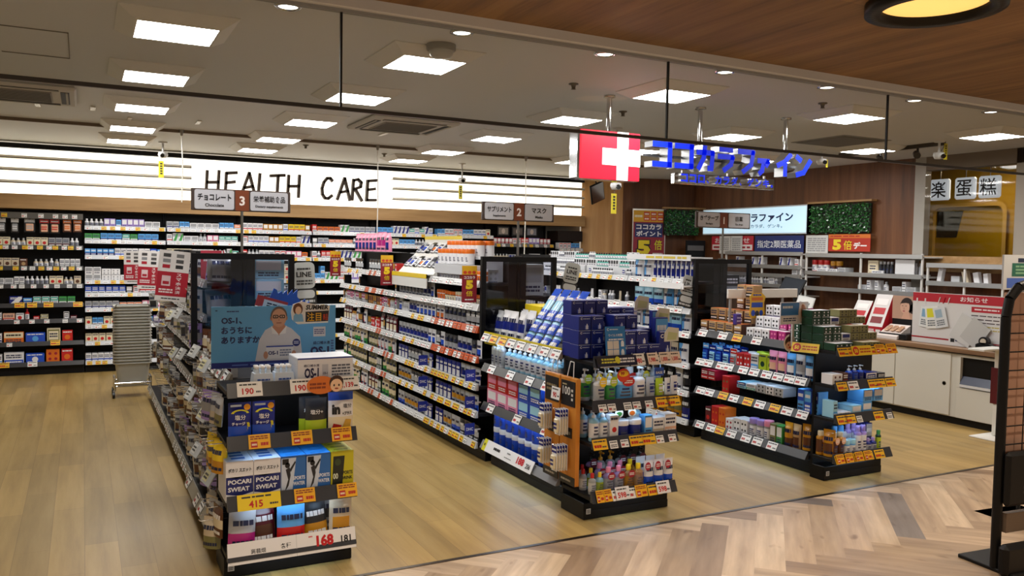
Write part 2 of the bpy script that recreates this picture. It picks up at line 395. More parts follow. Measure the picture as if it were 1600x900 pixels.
# ---- ceiling panel lamps
ROW = ['nearest the shopfront', 'in the second row', 'in the third row', 'in the fourth row', 'nearest the lit back wall']
for ci, x in enumerate((.445, 1.85, 3.74, 5.565, 7.47)):
    for ri, y in enumerate((4.74, 6.1, 7.55, 8.95, 10.1)):
        if (ci, ri) in ((4, 4), (4, 3), (3, 4)): continue
        t = thing('ceiling_panel_lamp', 'square white glowing ceiling lamp, %s column from the left, %s' % (nth(ci), ROW[ri]), 'ceiling lamp', (x, y, ZC), 0, 'square ceiling lamps')
        mb = MB(); o, i_, h = .285, .205, -.055
        v = [(sx * r, sy * r, z) for r, z in ((o, 0), (o, -.006), (i_, h), (i_ - .012, h)) for sx, sy in ((-1, -1), (1, -1), (1, 1), (-1, 1))]
        mb.add(v, [(k * 4 + j, k * 4 + (j + 1) % 4, k * 4 + 4 + (j + 1) % 4, k * 4 + 4 + j) for k in range(3) for j in range(4)], 'd9d8d4')
        part(mb, 'housing', MATTE, t)
        part(MB().add([(-.2, -.2, h + .002), (-.2, .2, h + .002), (.2, .2, h + .002), (.2, -.2, h + .002)], [(0, 1, 2, 3)], 'white'), 'diffuser', E_LAMP, t)
# recessed downlights behind the glass
for i in range(8):
    t = thing('recessed_downlight', 'small round chrome downlight behind the barrier glass, %s from the left' % nth(i), 'downlight', (-.03 + .921 * i, 4.09, ZC), 0, 'recessed downlights along the shopfront')
    part(MB().lathe([(.066, -.002), (.066, -.01), (.052, -.014), (.046, -.006)], 'c9c9c9', 20), 'trim_ring', CHROME, t)
    part(MB().lathe([(.046, -.008), (.02, -.009), (0.0001, -.009)], 'white', 16), 'lens', emat('downlight_lens', (1, .96, .9), 7) if i == 0 else bpy.data.materials['downlight_lens'], t)
# ---- ceiling details
def cassette(x, y, a, lab):
    t = thing('air_conditioner', lab, 'air conditioner', (x, y, ZC), a)
    part(MB().box(-.42, -.42, -.035, .42, .42, 0, 'b9b5ac', .02), 'panel', MATTE, t)
    mb = MB().box(-.25, -.25, -.042, .25, .25, -.034, '8f8a80')
    for k in range(12): mb.box(-.24, -.235 + k * .04, -.046, .24, -.225 + k * .04, -.041, '6f6a62')
    part(mb, 'grille', MATTE, t)
    for k in range(4):
        g = MB(); g.T = Matrix.Rotation(k * PI / 2, 4, 'Z'); g.box(-.3, -.37, -.038, .3, -.31, -.034, '1d1c1a'); g.box(-.3, -.36, -.044, .3, -.345, -.036, 'a9a59c')
        part(g, 'louver', MATTE, t)
cassette(2.68, 7.4, 0, 'square ceiling air conditioner cassette over the middle aisle')
cassette(-.45, 7.45, 0, 'square ceiling air conditioner cassette over the left aisle')
t = thing('smoke_detector', 'round white smoke detector on the ceiling near barrier glass', 'smoke detector', (1.83, 4.42, ZC))
part(MB().lathe([(.085, 0), (.085, -.03), (.078, -.035)], '8d8d88', 20), 'base', PLAS, t)
part(MB().lathe([(.07, -.035), (.068, -.055), (.05, -.075), (.0001, -.08)], 'b5b5b0', 20), 'sensor_head', PLAS, t)
solo(MB().box(-.3, -.3, -.012, .3, .3, 0, '6b6a66').box(-.34, -.34, -.006, .34, .34, 0, '8b8a86'), 'return_air_grille', MATTE, 'dark grey square air grille in the ceiling on the right', 'air vent', (6.9, 5.97, ZC))
mb = MB()
for (x0, y0, x1, y1) in ((-.43, 5.26, -.06, 5.27), (-.43, 5.98, -.06, 5.99), (-.065, 5.26, -.06, 5.99)): mb.box(x0, y0, ZC - .004, x1, y1, ZC, '77726a')
solo(mb, 'access_hatch', MATTE, 'thin outline of an access hatch in the ceiling at left', 'ceiling hatch')
for i, (x, y, dx, dy, nm) in enumerate(((-.33, 8.1, .02, .24, 'beside the left air conditioner'), (.09, 8.06, .02, .2, 'right of the left air conditioner'), (.4, 8.55, .02, .2, 'left of the first lamp column'),
                                 (.99, 8.4, .02, .22, 'right of the first lamp column'), (2.05, 7.9, .02, .3, 'left of the middle air conditioner'), (2.75, 8.15, .02, .26, 'behind the middle air conditioner'))):
    solo(MB().box(-dx, -dy / 2, -.012, dx, dy / 2, 0, 'd8d3c6', .004), 'ceiling_marker_strip', PLAS, 'short white strip on the ceiling, ' + nm, 'ceiling strip', (x, y, ZC))
for i, (x, y) in enumerate(((3.05, 4.95), (5.05, 4.55), (4.0, 5.7), (5.9, 6.9), (3.35, 9.9), (2.3, 9.6))):
    solo(MB().lathe([(.035, 0), (.035, -.008), (.018, -.012), (.012, -.035), (.02, -.04), (.0001, -.042)], '6f6b64', 12), 'fire_sprinkler', METAL,
         'small metal sprinkler head on the ceiling, %s from the entrance' % nth(i), 'sprinkler', (x, y, ZC), 0, 'ceiling sprinklers')
# lighting track
t = thing('lighting_track', 'dark ceiling lighting track near the right wall', 'lighting track', (7.74, 6.05, ZC))
part(MB().box(-.02, -.65, -.04, .02, .65, 0, '4c4a46'), 'track', METAL, t)
for k, yy in enumerate((-.35, .1)):
    part(MB().cyl((0, yy, -.04), (0, yy, -.08), .012, '3a3a3a', 8).cyl((-.03, yy - .02, -.12), (.02, yy + .03, -.09), .035, '3a3a3a', 12), 'spotlight', METAL, t)
# security cameras with yellow notices
def security(x, y, drop, lab, cardx=-.02, big=1.0, up=0):
    t = thing('security_camera', lab, 'security camera', (x, y, ZC))
    part(MB().lathe([(.05, 0), (.05, -.015), (.0001, -.018)], 'd8d8d8', 14).cyl((0, 0, 0), (0, 0, -drop), .012, 'cfcfcf', 8), 'mount', PLAS, t)
    part(MB().lathe([(.0001, -drop + .01), (.05, -drop), (.055, -drop - .03), (.04, -drop - .06), (.0001, -drop - .065)], 'd6d6d6', 14), 'housing', PLAS, t)
    part(MB().cyl((-.01, -.05, -drop - .035), (-.013, -.068, -drop - .045), .022, '101010', 12), 'lens', FILM, t)
    z1 = -drop - .1 + up
    mb = MB().box(cardx - .028 * big, -.004, z1 - .19 * big, cardx + .028 * big, .004, z1, 'd9c92a')
    for k in range(5): mb.rect(cardx - .012 * big, z1 - (.04 + .028 * k) * big, cardx + .012 * big, z1 - (.022 + .028 * k) * big, '222222', -.005)
    mb.cyl((cardx, 0, z1), (0, 0, -drop - .02), .003, '555555', 5)
    part(mb, 'yellow_notice', PRINT, t)
security(.83, 10.3, .12, 'white ceiling camera with hanging yellow notice above the baskets')
security(4.64, 10.4, .2, 'white ceiling camera with hanging yellow notice above the supplements')
security(4.5, 6.5, .52, 'white ceiling camera with yellow notice below the red cross sign')
security(7.34, 6.6, .1, 'white ceiling camera beside the end of the blue shop letters', .08, .45, .1)
security(7.66, 5.4, .12, 'white ceiling camera with yellow notice at the lighting track', .1, .85, .2)
# convex security mirror on the angled wall
t = thing('security_mirror', 'black framed tilted security mirror at the corner above the wood column', 'mirror', (7.02, 10.62, 2.48))
mb = MB(); mb.T = Matrix.Rotation(math.radians(-24), 4, 'Y') @ Matrix.Rotation(math.radians(22), 4, 'X')
mb.box(-.13, 0, -.16, .13, .03, .16, 'black', .008); part(mb, 'frame', BLACKM, t)
mb2 = MB(); mb2.T = mb.T; mb2.box(-.115, -.004, -.145, .115, .002, .145, 'd0d0d0'); part(mb2, 'mirror_glass', CHROME, t)
part(MB().cyl((0, .03, .1), (.1, .25, .28), .012, 'black', 8), 'bracket', BLACKM, t)
# ---- mall ceiling: round recessed lamp, plus unseen downlights added to brighten the shop front
t = thing('round_ceiling_lamp', 'large round lamp with black ring and warm glowing disc in the wood ceiling', 'ceiling lamp', (3.5, 2.52, ZC + .02))
part(MB().lathe([(.24, 0), (.3, 0), (.3, -.05), (.232, -.05), (.232, 0)], '14110e', 48), 'ring', BLACKM, t)
part(MB().lathe([(.236, -.012), (.15, -.008), (.0001, -.006)], 'gold', 40), 'glowing_disc', emat('round_lamp_glow', (1, .58, .16), 1.1), t)
MALLW = []
for i, (x, y) in enumerate(((.2, 1.6), (2.2, 1.4), (4.9, 1.2), (6.6, 2.4), (8.6, 2.2), (1.2, -.6), (4.2, -.8), (7.4, -.2), (.7, 2.35), (2.9, 2.2), (5.0, 2.3))):
    t = thing('added_mall_downlight', 'round warm downlight in the wood ceiling, %s of the row' % nth(i), 'downlight', (x, y, ZC + .02), 0, 'added downlights in the mall ceiling')
    part(MB().lathe([(.07, 0), (.07, -.01), (.055, -.012), (.05, -.002)], '2b2622', 18), 'trim_ring', BLACKM, t)
    ld = bpy.data.lights.new('added_downlight_beam', 'SPOT'); ld.energy = 110; ld.color = (1, .83, .64); ld.spot_size = 1.9; ld.spot_blend = .7; ld.shadow_soft_size = .06
    lo = bpy.data.objects.new('added_downlight_beam', ld); COL.objects.link(lo); lo.parent = t; lo.location = (0, 0, -.03)

# ---- hanging shop sign: red cross box, blue letters, slogan bar
t = thing('cross_sign', 'lit red sign box with a white cross hanging from ceiling', 'sign', (3.2, 5.1, 2.12))
part(MB().box(0, .012, 0, .545, .14, .365, 'c4c6c8', .01), 'box', CHROME, t)
mb = MB().box(.012, -.004, .004, .541, .012, .361, 'd81f38', .004)
mb.plate([(.33, .004), (.43, .004), (.43, .112), (.541, .112), (.541, .235), (.43, .235), (.43, .361), (.33, .361), (.33, .235), (.2, .235), (.2, .112), (.33, .112)], -.009, -.003, 'ffffff')
part(mb, 'face', E_SIGN, t)
part(MB().cyl((.31, .08, .36), (.31, .08, ZC - 2.12), .019, 'd0d0d0', 14).lathe([(.045, ZC - 2.12), (.045, ZC - 2.135), (.0001, ZC - 2.135)], 'bbbbbb', 16, .31, .08), 'pole', CHROME, t)
def letters3d(mb_face, mb_side, s, x, z, h, w, y, dep, bold, col):
    vs, fs, tw, th = textmesh(s, bold, 3); kx = w / tw; kz = h / th
    pts = [(x + a * kx, z + b * kz) for a, b in vs]
    mb_face.add([(a, y, b) for a, b in pts], fs, col)
    cnt = {}
    for f in fs:
        for i in range(len(f)):
            e = (f[i], f[(i + 1) % len(f)]); k = (min(e), max(e)); cnt[k] = None if k in cnt else e
    for e in cnt.values():
        if e is None: continue
        a, b = pts[e[0]], pts[e[1]]
        mb_side.add([(a[0], y, a[1]), (b[0], y, b[1]), (b[0], y + dep, b[1]), (a[0], y + dep, a[1])], [(3, 2, 1, 0)], 'd9dbde')
t = thing('shop_name_letters', 'large blue shop name letters hanging beside the red cross', 'sign', (3.86, 5.1, 2.25))
KANA = {'ko': [[(0, .9), (1, .9)], [(.9, 1), (.9, 0)], [(0, .1), (1, .1)]], 'ka': [[(0, .72), (.98, .72)], [(.9, .8), (.84, .08), (.62, .08)], [(.46, 1.02), (.4, .5), (.1, .0)]],
        'ra': [[(.1, .93), (.88, .93)], [(.02, .62), (.95, .62)], [(.9, .68), (.78, .32), (.34, .02)]], 'fu': [[(0, .9), (.98, .9)], [(.92, .98), (.8, .38), (.28, .02)]],
        'a': [[(0, .58), (.74, .58)], [(.7, .62), (.5, .34)], [(.36, .46), (.3, .16), (.1, .0)]], 'i': [[(.9, 1.0), (.5, .62), (.02, .42)], [(.54, .66), (.54, -.02)]], 'n': [[(.04, .92), (.4, .72)], [(.06, .08), (.55, .22), (.98, .8)]]}
for k, (ch, nm) in enumerate((('ko', 'ko'), ('ko', 'ko'), ('ka', 'ka'), ('ra', 'ra'), ('fu', 'fu'), ('a', 'small_a'), ('i', 'i'), ('n', 'n'))):
    mb = MB(); x0 = .214 * k; sx, sz, hw = .185, .19, .0215
    for st in KANA[ch]:
        q = [Vector((px * sx + x0, 0, pz * sz)) for px, pz in st]
        for i in range(len(q) - 1):
            d = (q[i + 1] - q[i]).normalized(); nn = Vector((-d.z, 0, d.x)) * hw; a_, b_ = q[i] - d * (hw * .7 if i else 0), q[i + 1] + d * (hw * .7 if i < len(q) - 2 else 0)
            P = [(v.x, v.z) for v in (a_ - nn, b_ - nn, b_ + nn, a_ + nn)]
            mb.m = 0; mb.add([(x, -.002 - .0003 * i, z) for x, z in P], [(0, 1, 2, 3)], '0a2be0')
            mb.m = 1; mb.add([(x, 0, z) for x, z in P] + [(x, .1, z) for x, z in P], [(j, 4 + j, 4 + (j + 1) % 4, (j + 1) % 4) for j in range(4)] + [(7, 6, 5, 4)], 'c9cbce')
    part(mb, 'letter', [E_BLUE, METAL], t)
part(MB().box(.0, .1, .085, 1.68, .12, .105, '55575a'), 'mounting_rail', MATTE, t)
for x in (.55, 1.49): part(MB().cyl((x, .11, .1), (x, .11, ZC - 2.25), .019, 'd0d0d0', 14).lathe([(.045, ZC - 2.25), (.045, ZC - 2.265), (.0001, ZC - 2.265)], 'bbbbbb', 16, x, .11), 'pole', CHROME, t)
t = thing('slogan_letters', 'small blue slogan letters on a bar under the shop name', 'sign', (4.12, 5.1, 2.14))
for k, ch in enumerate('ココロ、カラダ、ゲンキ。'):
    face = MB(); side = MB(); hh = .025 if ch in '、。' else .066; letters3d(face, side, ch, .02 + .086 * k, .004, hh, .025 if ch in '、。' else .07, 0, .05, .045, '0a2be0')
    lt = part(face, 'letter', E_BLUE, t); part(side, 'letter_side', METAL, lt)
part(MB().box(0, .05, -.008, 1.06, .1, .08, 'c9cbcd', .004), 'bar', CHROME, t)
for x in (.08, .55, .95): part(MB().box(x, .06, .08, x + .015, .075, .104, 'd0d0d0'), 'hanger', METAL, t)

# ---- shop next door seen through the glass
struct(MB().box(10.3, 4.6, 0, 10.4, 8.4, 2.75, 'b8900f').box(8.92, 8.3, 0, 10.3, 8.4, 2.75, '6b5212').box(8.92, 4.4, -.05, 10.4, 8.4, 0, '5b4a30'), 'wall_neighbour_shop', MATTE)
struct(MB().box(8.92, 4.4, 2.75, 10.4, 8.4, 2.8, 'b0a898'), 'ceiling_neighbour_shop', MATTE)
def rr(x0, z0, x1, z1, r, n=6):
    out = []
    for cx, cz, a in ((x1 - r, z0 + r, -PI / 2), (x1 - r, z1 - r, 0), (x0 + r, z1 - r, PI / 2), (x0 + r, z0 + r, PI)):
        out += [(cx + r * math.cos(a + PI / 2 * i / n), cz + r * math.sin(a + PI / 2 * i / n)) for i in range(n + 1)]
    return out
t = thing('cake_shop_partition', 'yellow partition with rounded opening in shop beyond the window', 'partition', (10.28, 7.3, 0), -PI / 2)
mb = MB(); o = rr(0, .9, 1.05, 2.3, .12); i_ = rr(.05, .95, 1.0, 2.25, .1)
n = len(o); mb.add([(x, -.06, z) for x, z in o] + [(x, -.06, z) for x, z in i_] + [(x, .0, z) for x, z in i_], [(k, (k + 1) % n, n + (k + 1) % n, n + k) for k in range(n)] + [(n + k, n + (k + 1) % n, 2 * n + (k + 1) % n, 2 * n + k) for k in range(n)], 'c9a34a')
part(mb, 'rounded_frame', MATTE, t)
part(MB().plate(i_, -.004, .0, 'b08c12'), 'yellow_panel', FILM, t)
part(MB().plate([(.07, 1.85), (.36, 1.85), (.44, 2.2), (.07, 2.2)], -.012, -.004, '15150f'), 'dark_screen', FILM, t)
t = thing('cake_shop_letters', 'black characters on white light boxes hanging in the next shop', 'sign', (9.4, 6.72, 2.3), -PI / 2)
for k, (ch, x) in enumerate((('楽', 0), ('蛋', .33), ('糕', .63))):
    mb = MB().box(x - .02, 0, -.01, x + .24, .06, .25, 'dfe7f2', .02); part(mb, 'light_box', eattr('next_shop_light_box', .45) if k == 0 else bpy.data.materials['next_shop_light_box'], t)
    part(MB().text(ch, x + .11, .02, .2, '15151c', -.006, .2, 'c', .01), 'character', MATTE, t)
    part(MB().cyl((x + .11, .03, .25), (x + .11, .03, .45), .006, 'c0c0c0', 6), 'hanger', METAL, t)
t = thing('red_lantern_sign', 'glowing red lantern panel beyond the pillar at far right', 'sign', (8.95, 5.1, 1.7), -PI / 2)
part(MB().box(0, 0, .03, .5, .1, .45, 'e8401a', .02), 'glowing_panel', eattr('red_lantern_light', 1.0), t)
part(MB().box(-.02, -.01, 0, .52, .11, .04, '3a1008').box(-.02, -.01, .44, .52, .11, .56, '3a1008'), 'frame', MATTE, t)
struct(MB().box(8.8, 3.9, 0, 8.92, 5.12, ZC, '3c2a1e'), 'wall_right_front', W_PANEL)
t = thing('shop_next_door_lamp', 'warm round ceiling lamp inside the yellow cake shop next door', 'ceiling lamp', (9.7, 6.2, 2.75))  # lamp added to brighten the yellow interior
part(MB().lathe([(.1, 0), (.1, -.03), (.085, -.035)], 'cccccc', 20), 'ring', MATTE, t); part(MB().lathe([(.085, -.037), (.0001, -.042)], 'white', 20), 'diffuser', emat('added_warm_lamp', (1, .8, .5), 95), t)
# ================================================================ SHELF UNITS
def card_mesh(w, h, base='f0efec', red=True, num=None, yellow=False, rng=random.Random(5)):
    mb = MB().box(-w / 2, -.0015, 0, w / 2, 0, h, base, 0)
    mb.marks(-w * .42, h * .68, w * .42, h * .92, '33333a', -.002, 1, rng)
    if num: mb.text(num, w * .0, h * .12, h * .42, 'c01818', -.0022, None, 'c', .03, maxw=w * .8)
    elif red:
        mb.marks(-w * .42, h * .12, w * (.1 if yellow else -.05), h * .58, 'b81d1d', -.002, 1, rng); mb.marks(w * .12, h * .15, w * .42, h * .4, '44444a', -.002, 1, rng)
    else: mb.marks(-w * .4, h * .12, w * .4, h * .55, '44444a', -.002, 2, rng)
    return mb.mesh('price_card', PRINT)
_r5 = random.Random(5)
CARD_W = [card_mesh(.055, .046, 'efeeeb', k % 2 == 0, None, False, _r5) for k in range(3)]
CARD_Y = [card_mesh(.058, .046, 'efc528', True, None, True, _r5) for k in range(2)]
CARD_LW = [card_mesh(.10, .062, 'efeeeb', True, None, False, _r5) for k in range(2)]
CARD_LY = [card_mesh(.10, .062, 'efb91f', True, None, True, _r5) for k in range(2)]
CARD_O = [card_mesh(.055, .05, 'd9622a', False, None, False, _r5)]
CARD_S = [MB().box(-.03, -.0015, .008, .03, 0, .03, 'f4f4f2').marks(-.025, .013, .025, .025, '55555a', -.002, 1, _r5).mesh('price_card', PRINT)]
def bay(name, label, cat, loc, rz, W, D, H, levels, rail='3a3a3e', cards=(), per=9, plinth=None, led=False, railh=.05, back='141416', uprights=True, slant=.018,
        hood=None, group=None, base='0d0d0f', seed=0, depths=None, strip=None, railm=None):
    """A shelf unit facing its local -Y, origin at its front-left bottom corner."""
    rng = random.Random(seed); t = thing(name, label, cat, loc, rz, group)
    p = plinth if plinth is not None else levels[0] - .045
    part(MB().box(.004, .07, 0, W - .004, D, p, base, .003).box(.004, .068, .004, W - .004, .07, p * .5, '18181a'), 'plinth', BLACKM, t)
    part(MB().box(.006, D - .02, p, W - .006, D, H, back), 'back_panel', BLACKM, t)
    if uprights:
        for x in (0, W - .012): part(MB().box(x + .001, D - .07, p, x + .011, D - .02, H, '17171a'), 'upright', BLACKM, t)
    if hood: part(MB().box(.003, .02, H - hood, W - .003, D - .02, H, '241a16', .004), 'hood', BLACKM, t)
    for k, z in enumerate(levels):
        d0 = 0 if not depths else depths[k]
        sh = part(MB().box(.004, d0 + .006, z - .022, W - .004, D - .02, z, '1b1b1e', .002), 'shelf', BLACKM, t)
        mb = MB(); y0 = d0
        mb.add([(.006, y0 - slant, z - .03), (W - .006, y0 - slant, z - .03), (W - .006, y0, z - .03 + railh), (.006, y0, z - .03 + railh),
                (.006, y0 + .006, z - .03), (W - .006, y0 + .006, z - .03), (W - .006, y0 + .006, z - .03 + railh), (.006, y0 + .006, z - .03 + railh)],
               [(0, 1, 2, 3), (3, 2, 6, 7), (4, 7, 6, 5), (0, 4, 5, 1), (0, 3, 7, 4), (1, 5, 6, 2)], [rail[k % len(rail)] if isinstance(rail, list) else rail] * 6)
        if strip and k in strip: mb.box(.006, y0 - .004, z - .03 + railh, W - .006, y0 + .004, z - .03 + railh + .012, strip[k])
        part(mb, 'price_rail', railm or PLAS, sh)
        if led: part(MB().box(.1, d0 + .03, z - .028, W - .1, d0 + .045, z - .023, 'white'), 'light_strip', E_LED, sh)
        cs = cards[k % len(cards)] if isinstance(cards, list) and cards else cards
        if cs:
            n = per[k % len(per)] if isinstance(per, list) else per; a = math.atan2(slant, railh)
            for i in range(n):
                if rng.random() < .12: continue
                me = rng.choice(rng.choice(cs)); c = link('price_card', me, sh)
                x = (i + .5 + rng.uniform(-.18, .18)) * W / n
                c.location = (min(max(x, .05), W - .05), y0 - slant - .0025, z - .03); c.rotation_euler.x = -a
    return t

# ================================================================ PRODUCTS: a prototype is a list of (part name, mesh, materials)
class Proto:
    def __init__(s, name, desc, cat, w, d, h, parts): s.name, s.desc, s.cat, s.w, s.d, s.h, s.parts = name, desc, cat, w, d, h, parts
PRODUCTS = []
def place(p, loc, rz, label, group=None, rx=0, ry=0):
    loc = (loc[0], loc[1], loc[2] + .0014)
    if len(p.parts) == 1:
        o = link(p.name, p.parts[0][1], None, loc)
        r = o
    else:
        r = o = link(p.name, None, None, loc)
        for pn, me in p.parts: link(pn, me, o)
    o.rotation_euler = (rx, ry, rz)
    tag(o, label, p.cat, group); PRODUCTS.append(o); return o
def seeded(*a): return random.Random('|'.join(map(str, a)))
_pc = {}
def box(w, h, d, base='white', acc='blue', style='band', noun='medicine box', top=None, seed=0):
    k = ('box', w, h, d, base, acc, style, noun, top, seed)
    if k in _pc: return _pc[k]
    rng = seeded(k); dark = base in ('navy', 'black', 'maroon', 'darkgreen', 'brown', 'charcoal', 'crimson', 'blue', 'red', 'magenta', 'teal')
    ink = 'f2f2f2' if dark else '2b3150'; e = -.0007
    mb = MB().box(-w / 2, 0, 0, w / 2, d, h, base, min(.0025, w * .04), None, top)
    feat = ''
    if style == 'band':
        mb.rect(-w * .48, h * .05, w * .48, h * .38, acc, e); mb.marks(-w * .4, h * .12, w * .4, h * .3, 'f4f4f4' if acc not in ('white', 'yellow', 'cream', 'aqua') else '303030', e * 2, 1, rng)
        mb.marks(-w * .4, h * .5, w * .4, h * .85, ink, e, 2, rng); feat = 'with %s band' % acc
    elif style == 'half':
        mb.rect(-w * .48, h * .5, w * .48, h * .97, acc, e); mb.marks(-w * .38, h * .62, w * .38, h * .86, 'f4f4f4' if acc not in ('white', 'yellow', 'cream', 'aqua') else '303030', e * 2, 1, rng)
        mb.marks(-w * .4, h * .1, w * .4, h * .4, ink, e, 2, rng); feat = 'with %s upper half' % acc
    elif style == 'disc':
        r = min(w, h) * .27; mb.disc(0, h * .42, r, r, acc, e, 14); mb.marks(-w * .42, h * .78, w * .42, h * .94, ink, e, 1, rng); mb.marks(-w * .38, h * .05, w * .38, h * .13, ink, e, 1, rng); feat = 'with %s disc' % acc
    elif style == 'slash':
        mb.poly([(-w * .48, e, h * .06), (w * .1, e, h * .06), (w * .48, e, h * .7), (w * .48, e, h * .95), (w * .2, e, h * .95)], acc)
        mb.marks(-w * .42, h * .62, w * .1, h * .9, ink, e * 2, 2, rng); feat = 'with %s slash' % acc
    elif style == 'frame':
        mb.rect(-w * .44, h * .08, w * .44, h * .92, acc, e); mb.rect(-w * .36, h * .2, w * .36, h * .8, base, e * 2); mb.marks(-w * .3, h * .34, w * .3, h * .7, ink, e * 3, 2, rng); feat = 'with %s frame' % acc
    elif style == 'dots':
        for i in range(2):
            for j in range(2): mb.disc(-w * .22 + i * w * .44, h * .3 + j * h * .4, min(w, h) * .12, min(w, h) * .12, acc, e, 10)
        mb.marks(-w * .4, h * .02, w * .4, h * .12, ink, e, 1, rng); feat = 'with %s dots' % acc
    elif style == 'plain': pass
    elif style == 'panel':
        mb.rect(-w * .4, h * .42, w * .4, h * .9, acc, e); mb.marks(-w * .34, h * .1, w * .34, h * .34, ink, e, 2, rng); feat = 'with %s panel' % acc
    nm = noun.replace(' ', '_')
    p = Proto(nm, f'{base} {noun} {feat}'.strip(), noun.split()[-1], w, d, h, [(nm, mb.mesh(nm, PRINT))]); _pc[k] = p; return p
def bulge(w, h, d, ztop=.9):
    def f(x, z):
        u = max(0., 1 - (2 * x / w) ** 2); v = z / h
        s = max(0., 1 - max(0., (v - .55) / (ztop - .55)) ** 2) if v > .55 else 1
        return d / 2 * (u ** .6) * (s ** .6) if v < ztop else 0.0
    return f
def pouch(w, h, d, base='white', acc='blue', style='band', noun='refill pouch', header=None, mat=None, seed=0, title=None):
    """A standing or hanging film pouch: crimped top, bulging body, printed zones."""
    k = ('pouch', w, h, d, base, acc, style, noun, header, seed, title)
    if k in _pc: return _pc[k]
    rng = seeded(k); f = bulge(w, h, d); nx, nz = 8, 10; mb = MB(); zs = [h * i / nz for i in range(nz + 1)]; xs = [-w / 2 + w * i / nx for i in range(nx + 1)]
    front = []; fs = []; c = []
    for z in zs:
        for x in xs:
            pinch = 1 - .06 * max(0, (z / h - .8)) * 0; front.append((x * pinch, -f(x, z) , z))
    for z in zs:
        for x in xs: front.append((x, f(x, z) + .001, z))
    N = (nx + 1) * (nz + 1)
    for j in range(nz):
        for i in range(nx):
            q = (j * (nx + 1) + i, j * (nx + 1) + i + 1, (j + 1) * (nx + 1) + i + 1, (j + 1) * (nx + 1) + i); v = (j + .5) / nz; u = (i + .5) / nx
            col = base
            if header and v > .78: col = header
            elif style == 'band' and .25 < v < .6: col = acc
            elif style == 'half' and v < .45: col = acc
            elif style == 'top' and v > .5: col = acc
            elif style == 'window' and .12 < v < .5 and .12 < u < .88: col = acc
            elif style == 'side' and u < .4: col = acc
            elif style == 'slash' and u + v * .8 < .8: col = acc
            fs.append(q); c.append(col); fs.append(tuple(N + a for a in reversed(q))); c.append(base)
    mb.add(front, fs, c, True)
    for j in range(nz):
        for i in (0, nx): a = j * (nx + 1) + i; b = a + nx + 1; mb.add([front[a], front[b], front[N + b], front[N + a]], [(0, 1, 2, 3)], base)
    fy = lambda x, z: -f(x, z) - .0016
    ink = 'f0f0f0' if base in ('navy', 'blue', 'black', 'brown', 'maroon', 'charcoal', 'darkgreen', 'red', 'magenta') else '232a4a'
    if title: mb.text(title, 0, h * .56, h * .13, ink, 0, None, 'c', .02, fy, maxw=w * .8)
    elif title is None:
        for z0, z1, n in ((.6, .74, 1), (.1, .2, 1)):
            x = -w * .36
            while x < w * .36:
                ww = rng.uniform(.1, .25) * w; pts = [(x, z0 * h), (min(x + ww * .85, w * .4), z0 * h), (min(x + ww * .85, w * .4), z1 * h), (x, z1 * h)]
                mb.poly([(a, fy(a, b), b) for a, b in pts], ink); x += ww
    nm = noun.replace(' ', '_')
    feat = {'band': f'with {acc} band', 'half': f'with {acc} lower half', 'top': f'with {acc} top', 'window': f'with {acc} window', 'side': f'with {acc} side', 'slash': f'with {acc} slash', 'plain': ''}[style]
    p = Proto(nm, f'{base} {noun} {feat}'.strip(), noun.split()[-1], w, d, h, [(nm, mb.mesh(nm, mat or FILM))]); 
    for v in p.parts[0][1].vertices: v.co.y += d / 2
    _pc[k] = p; return p
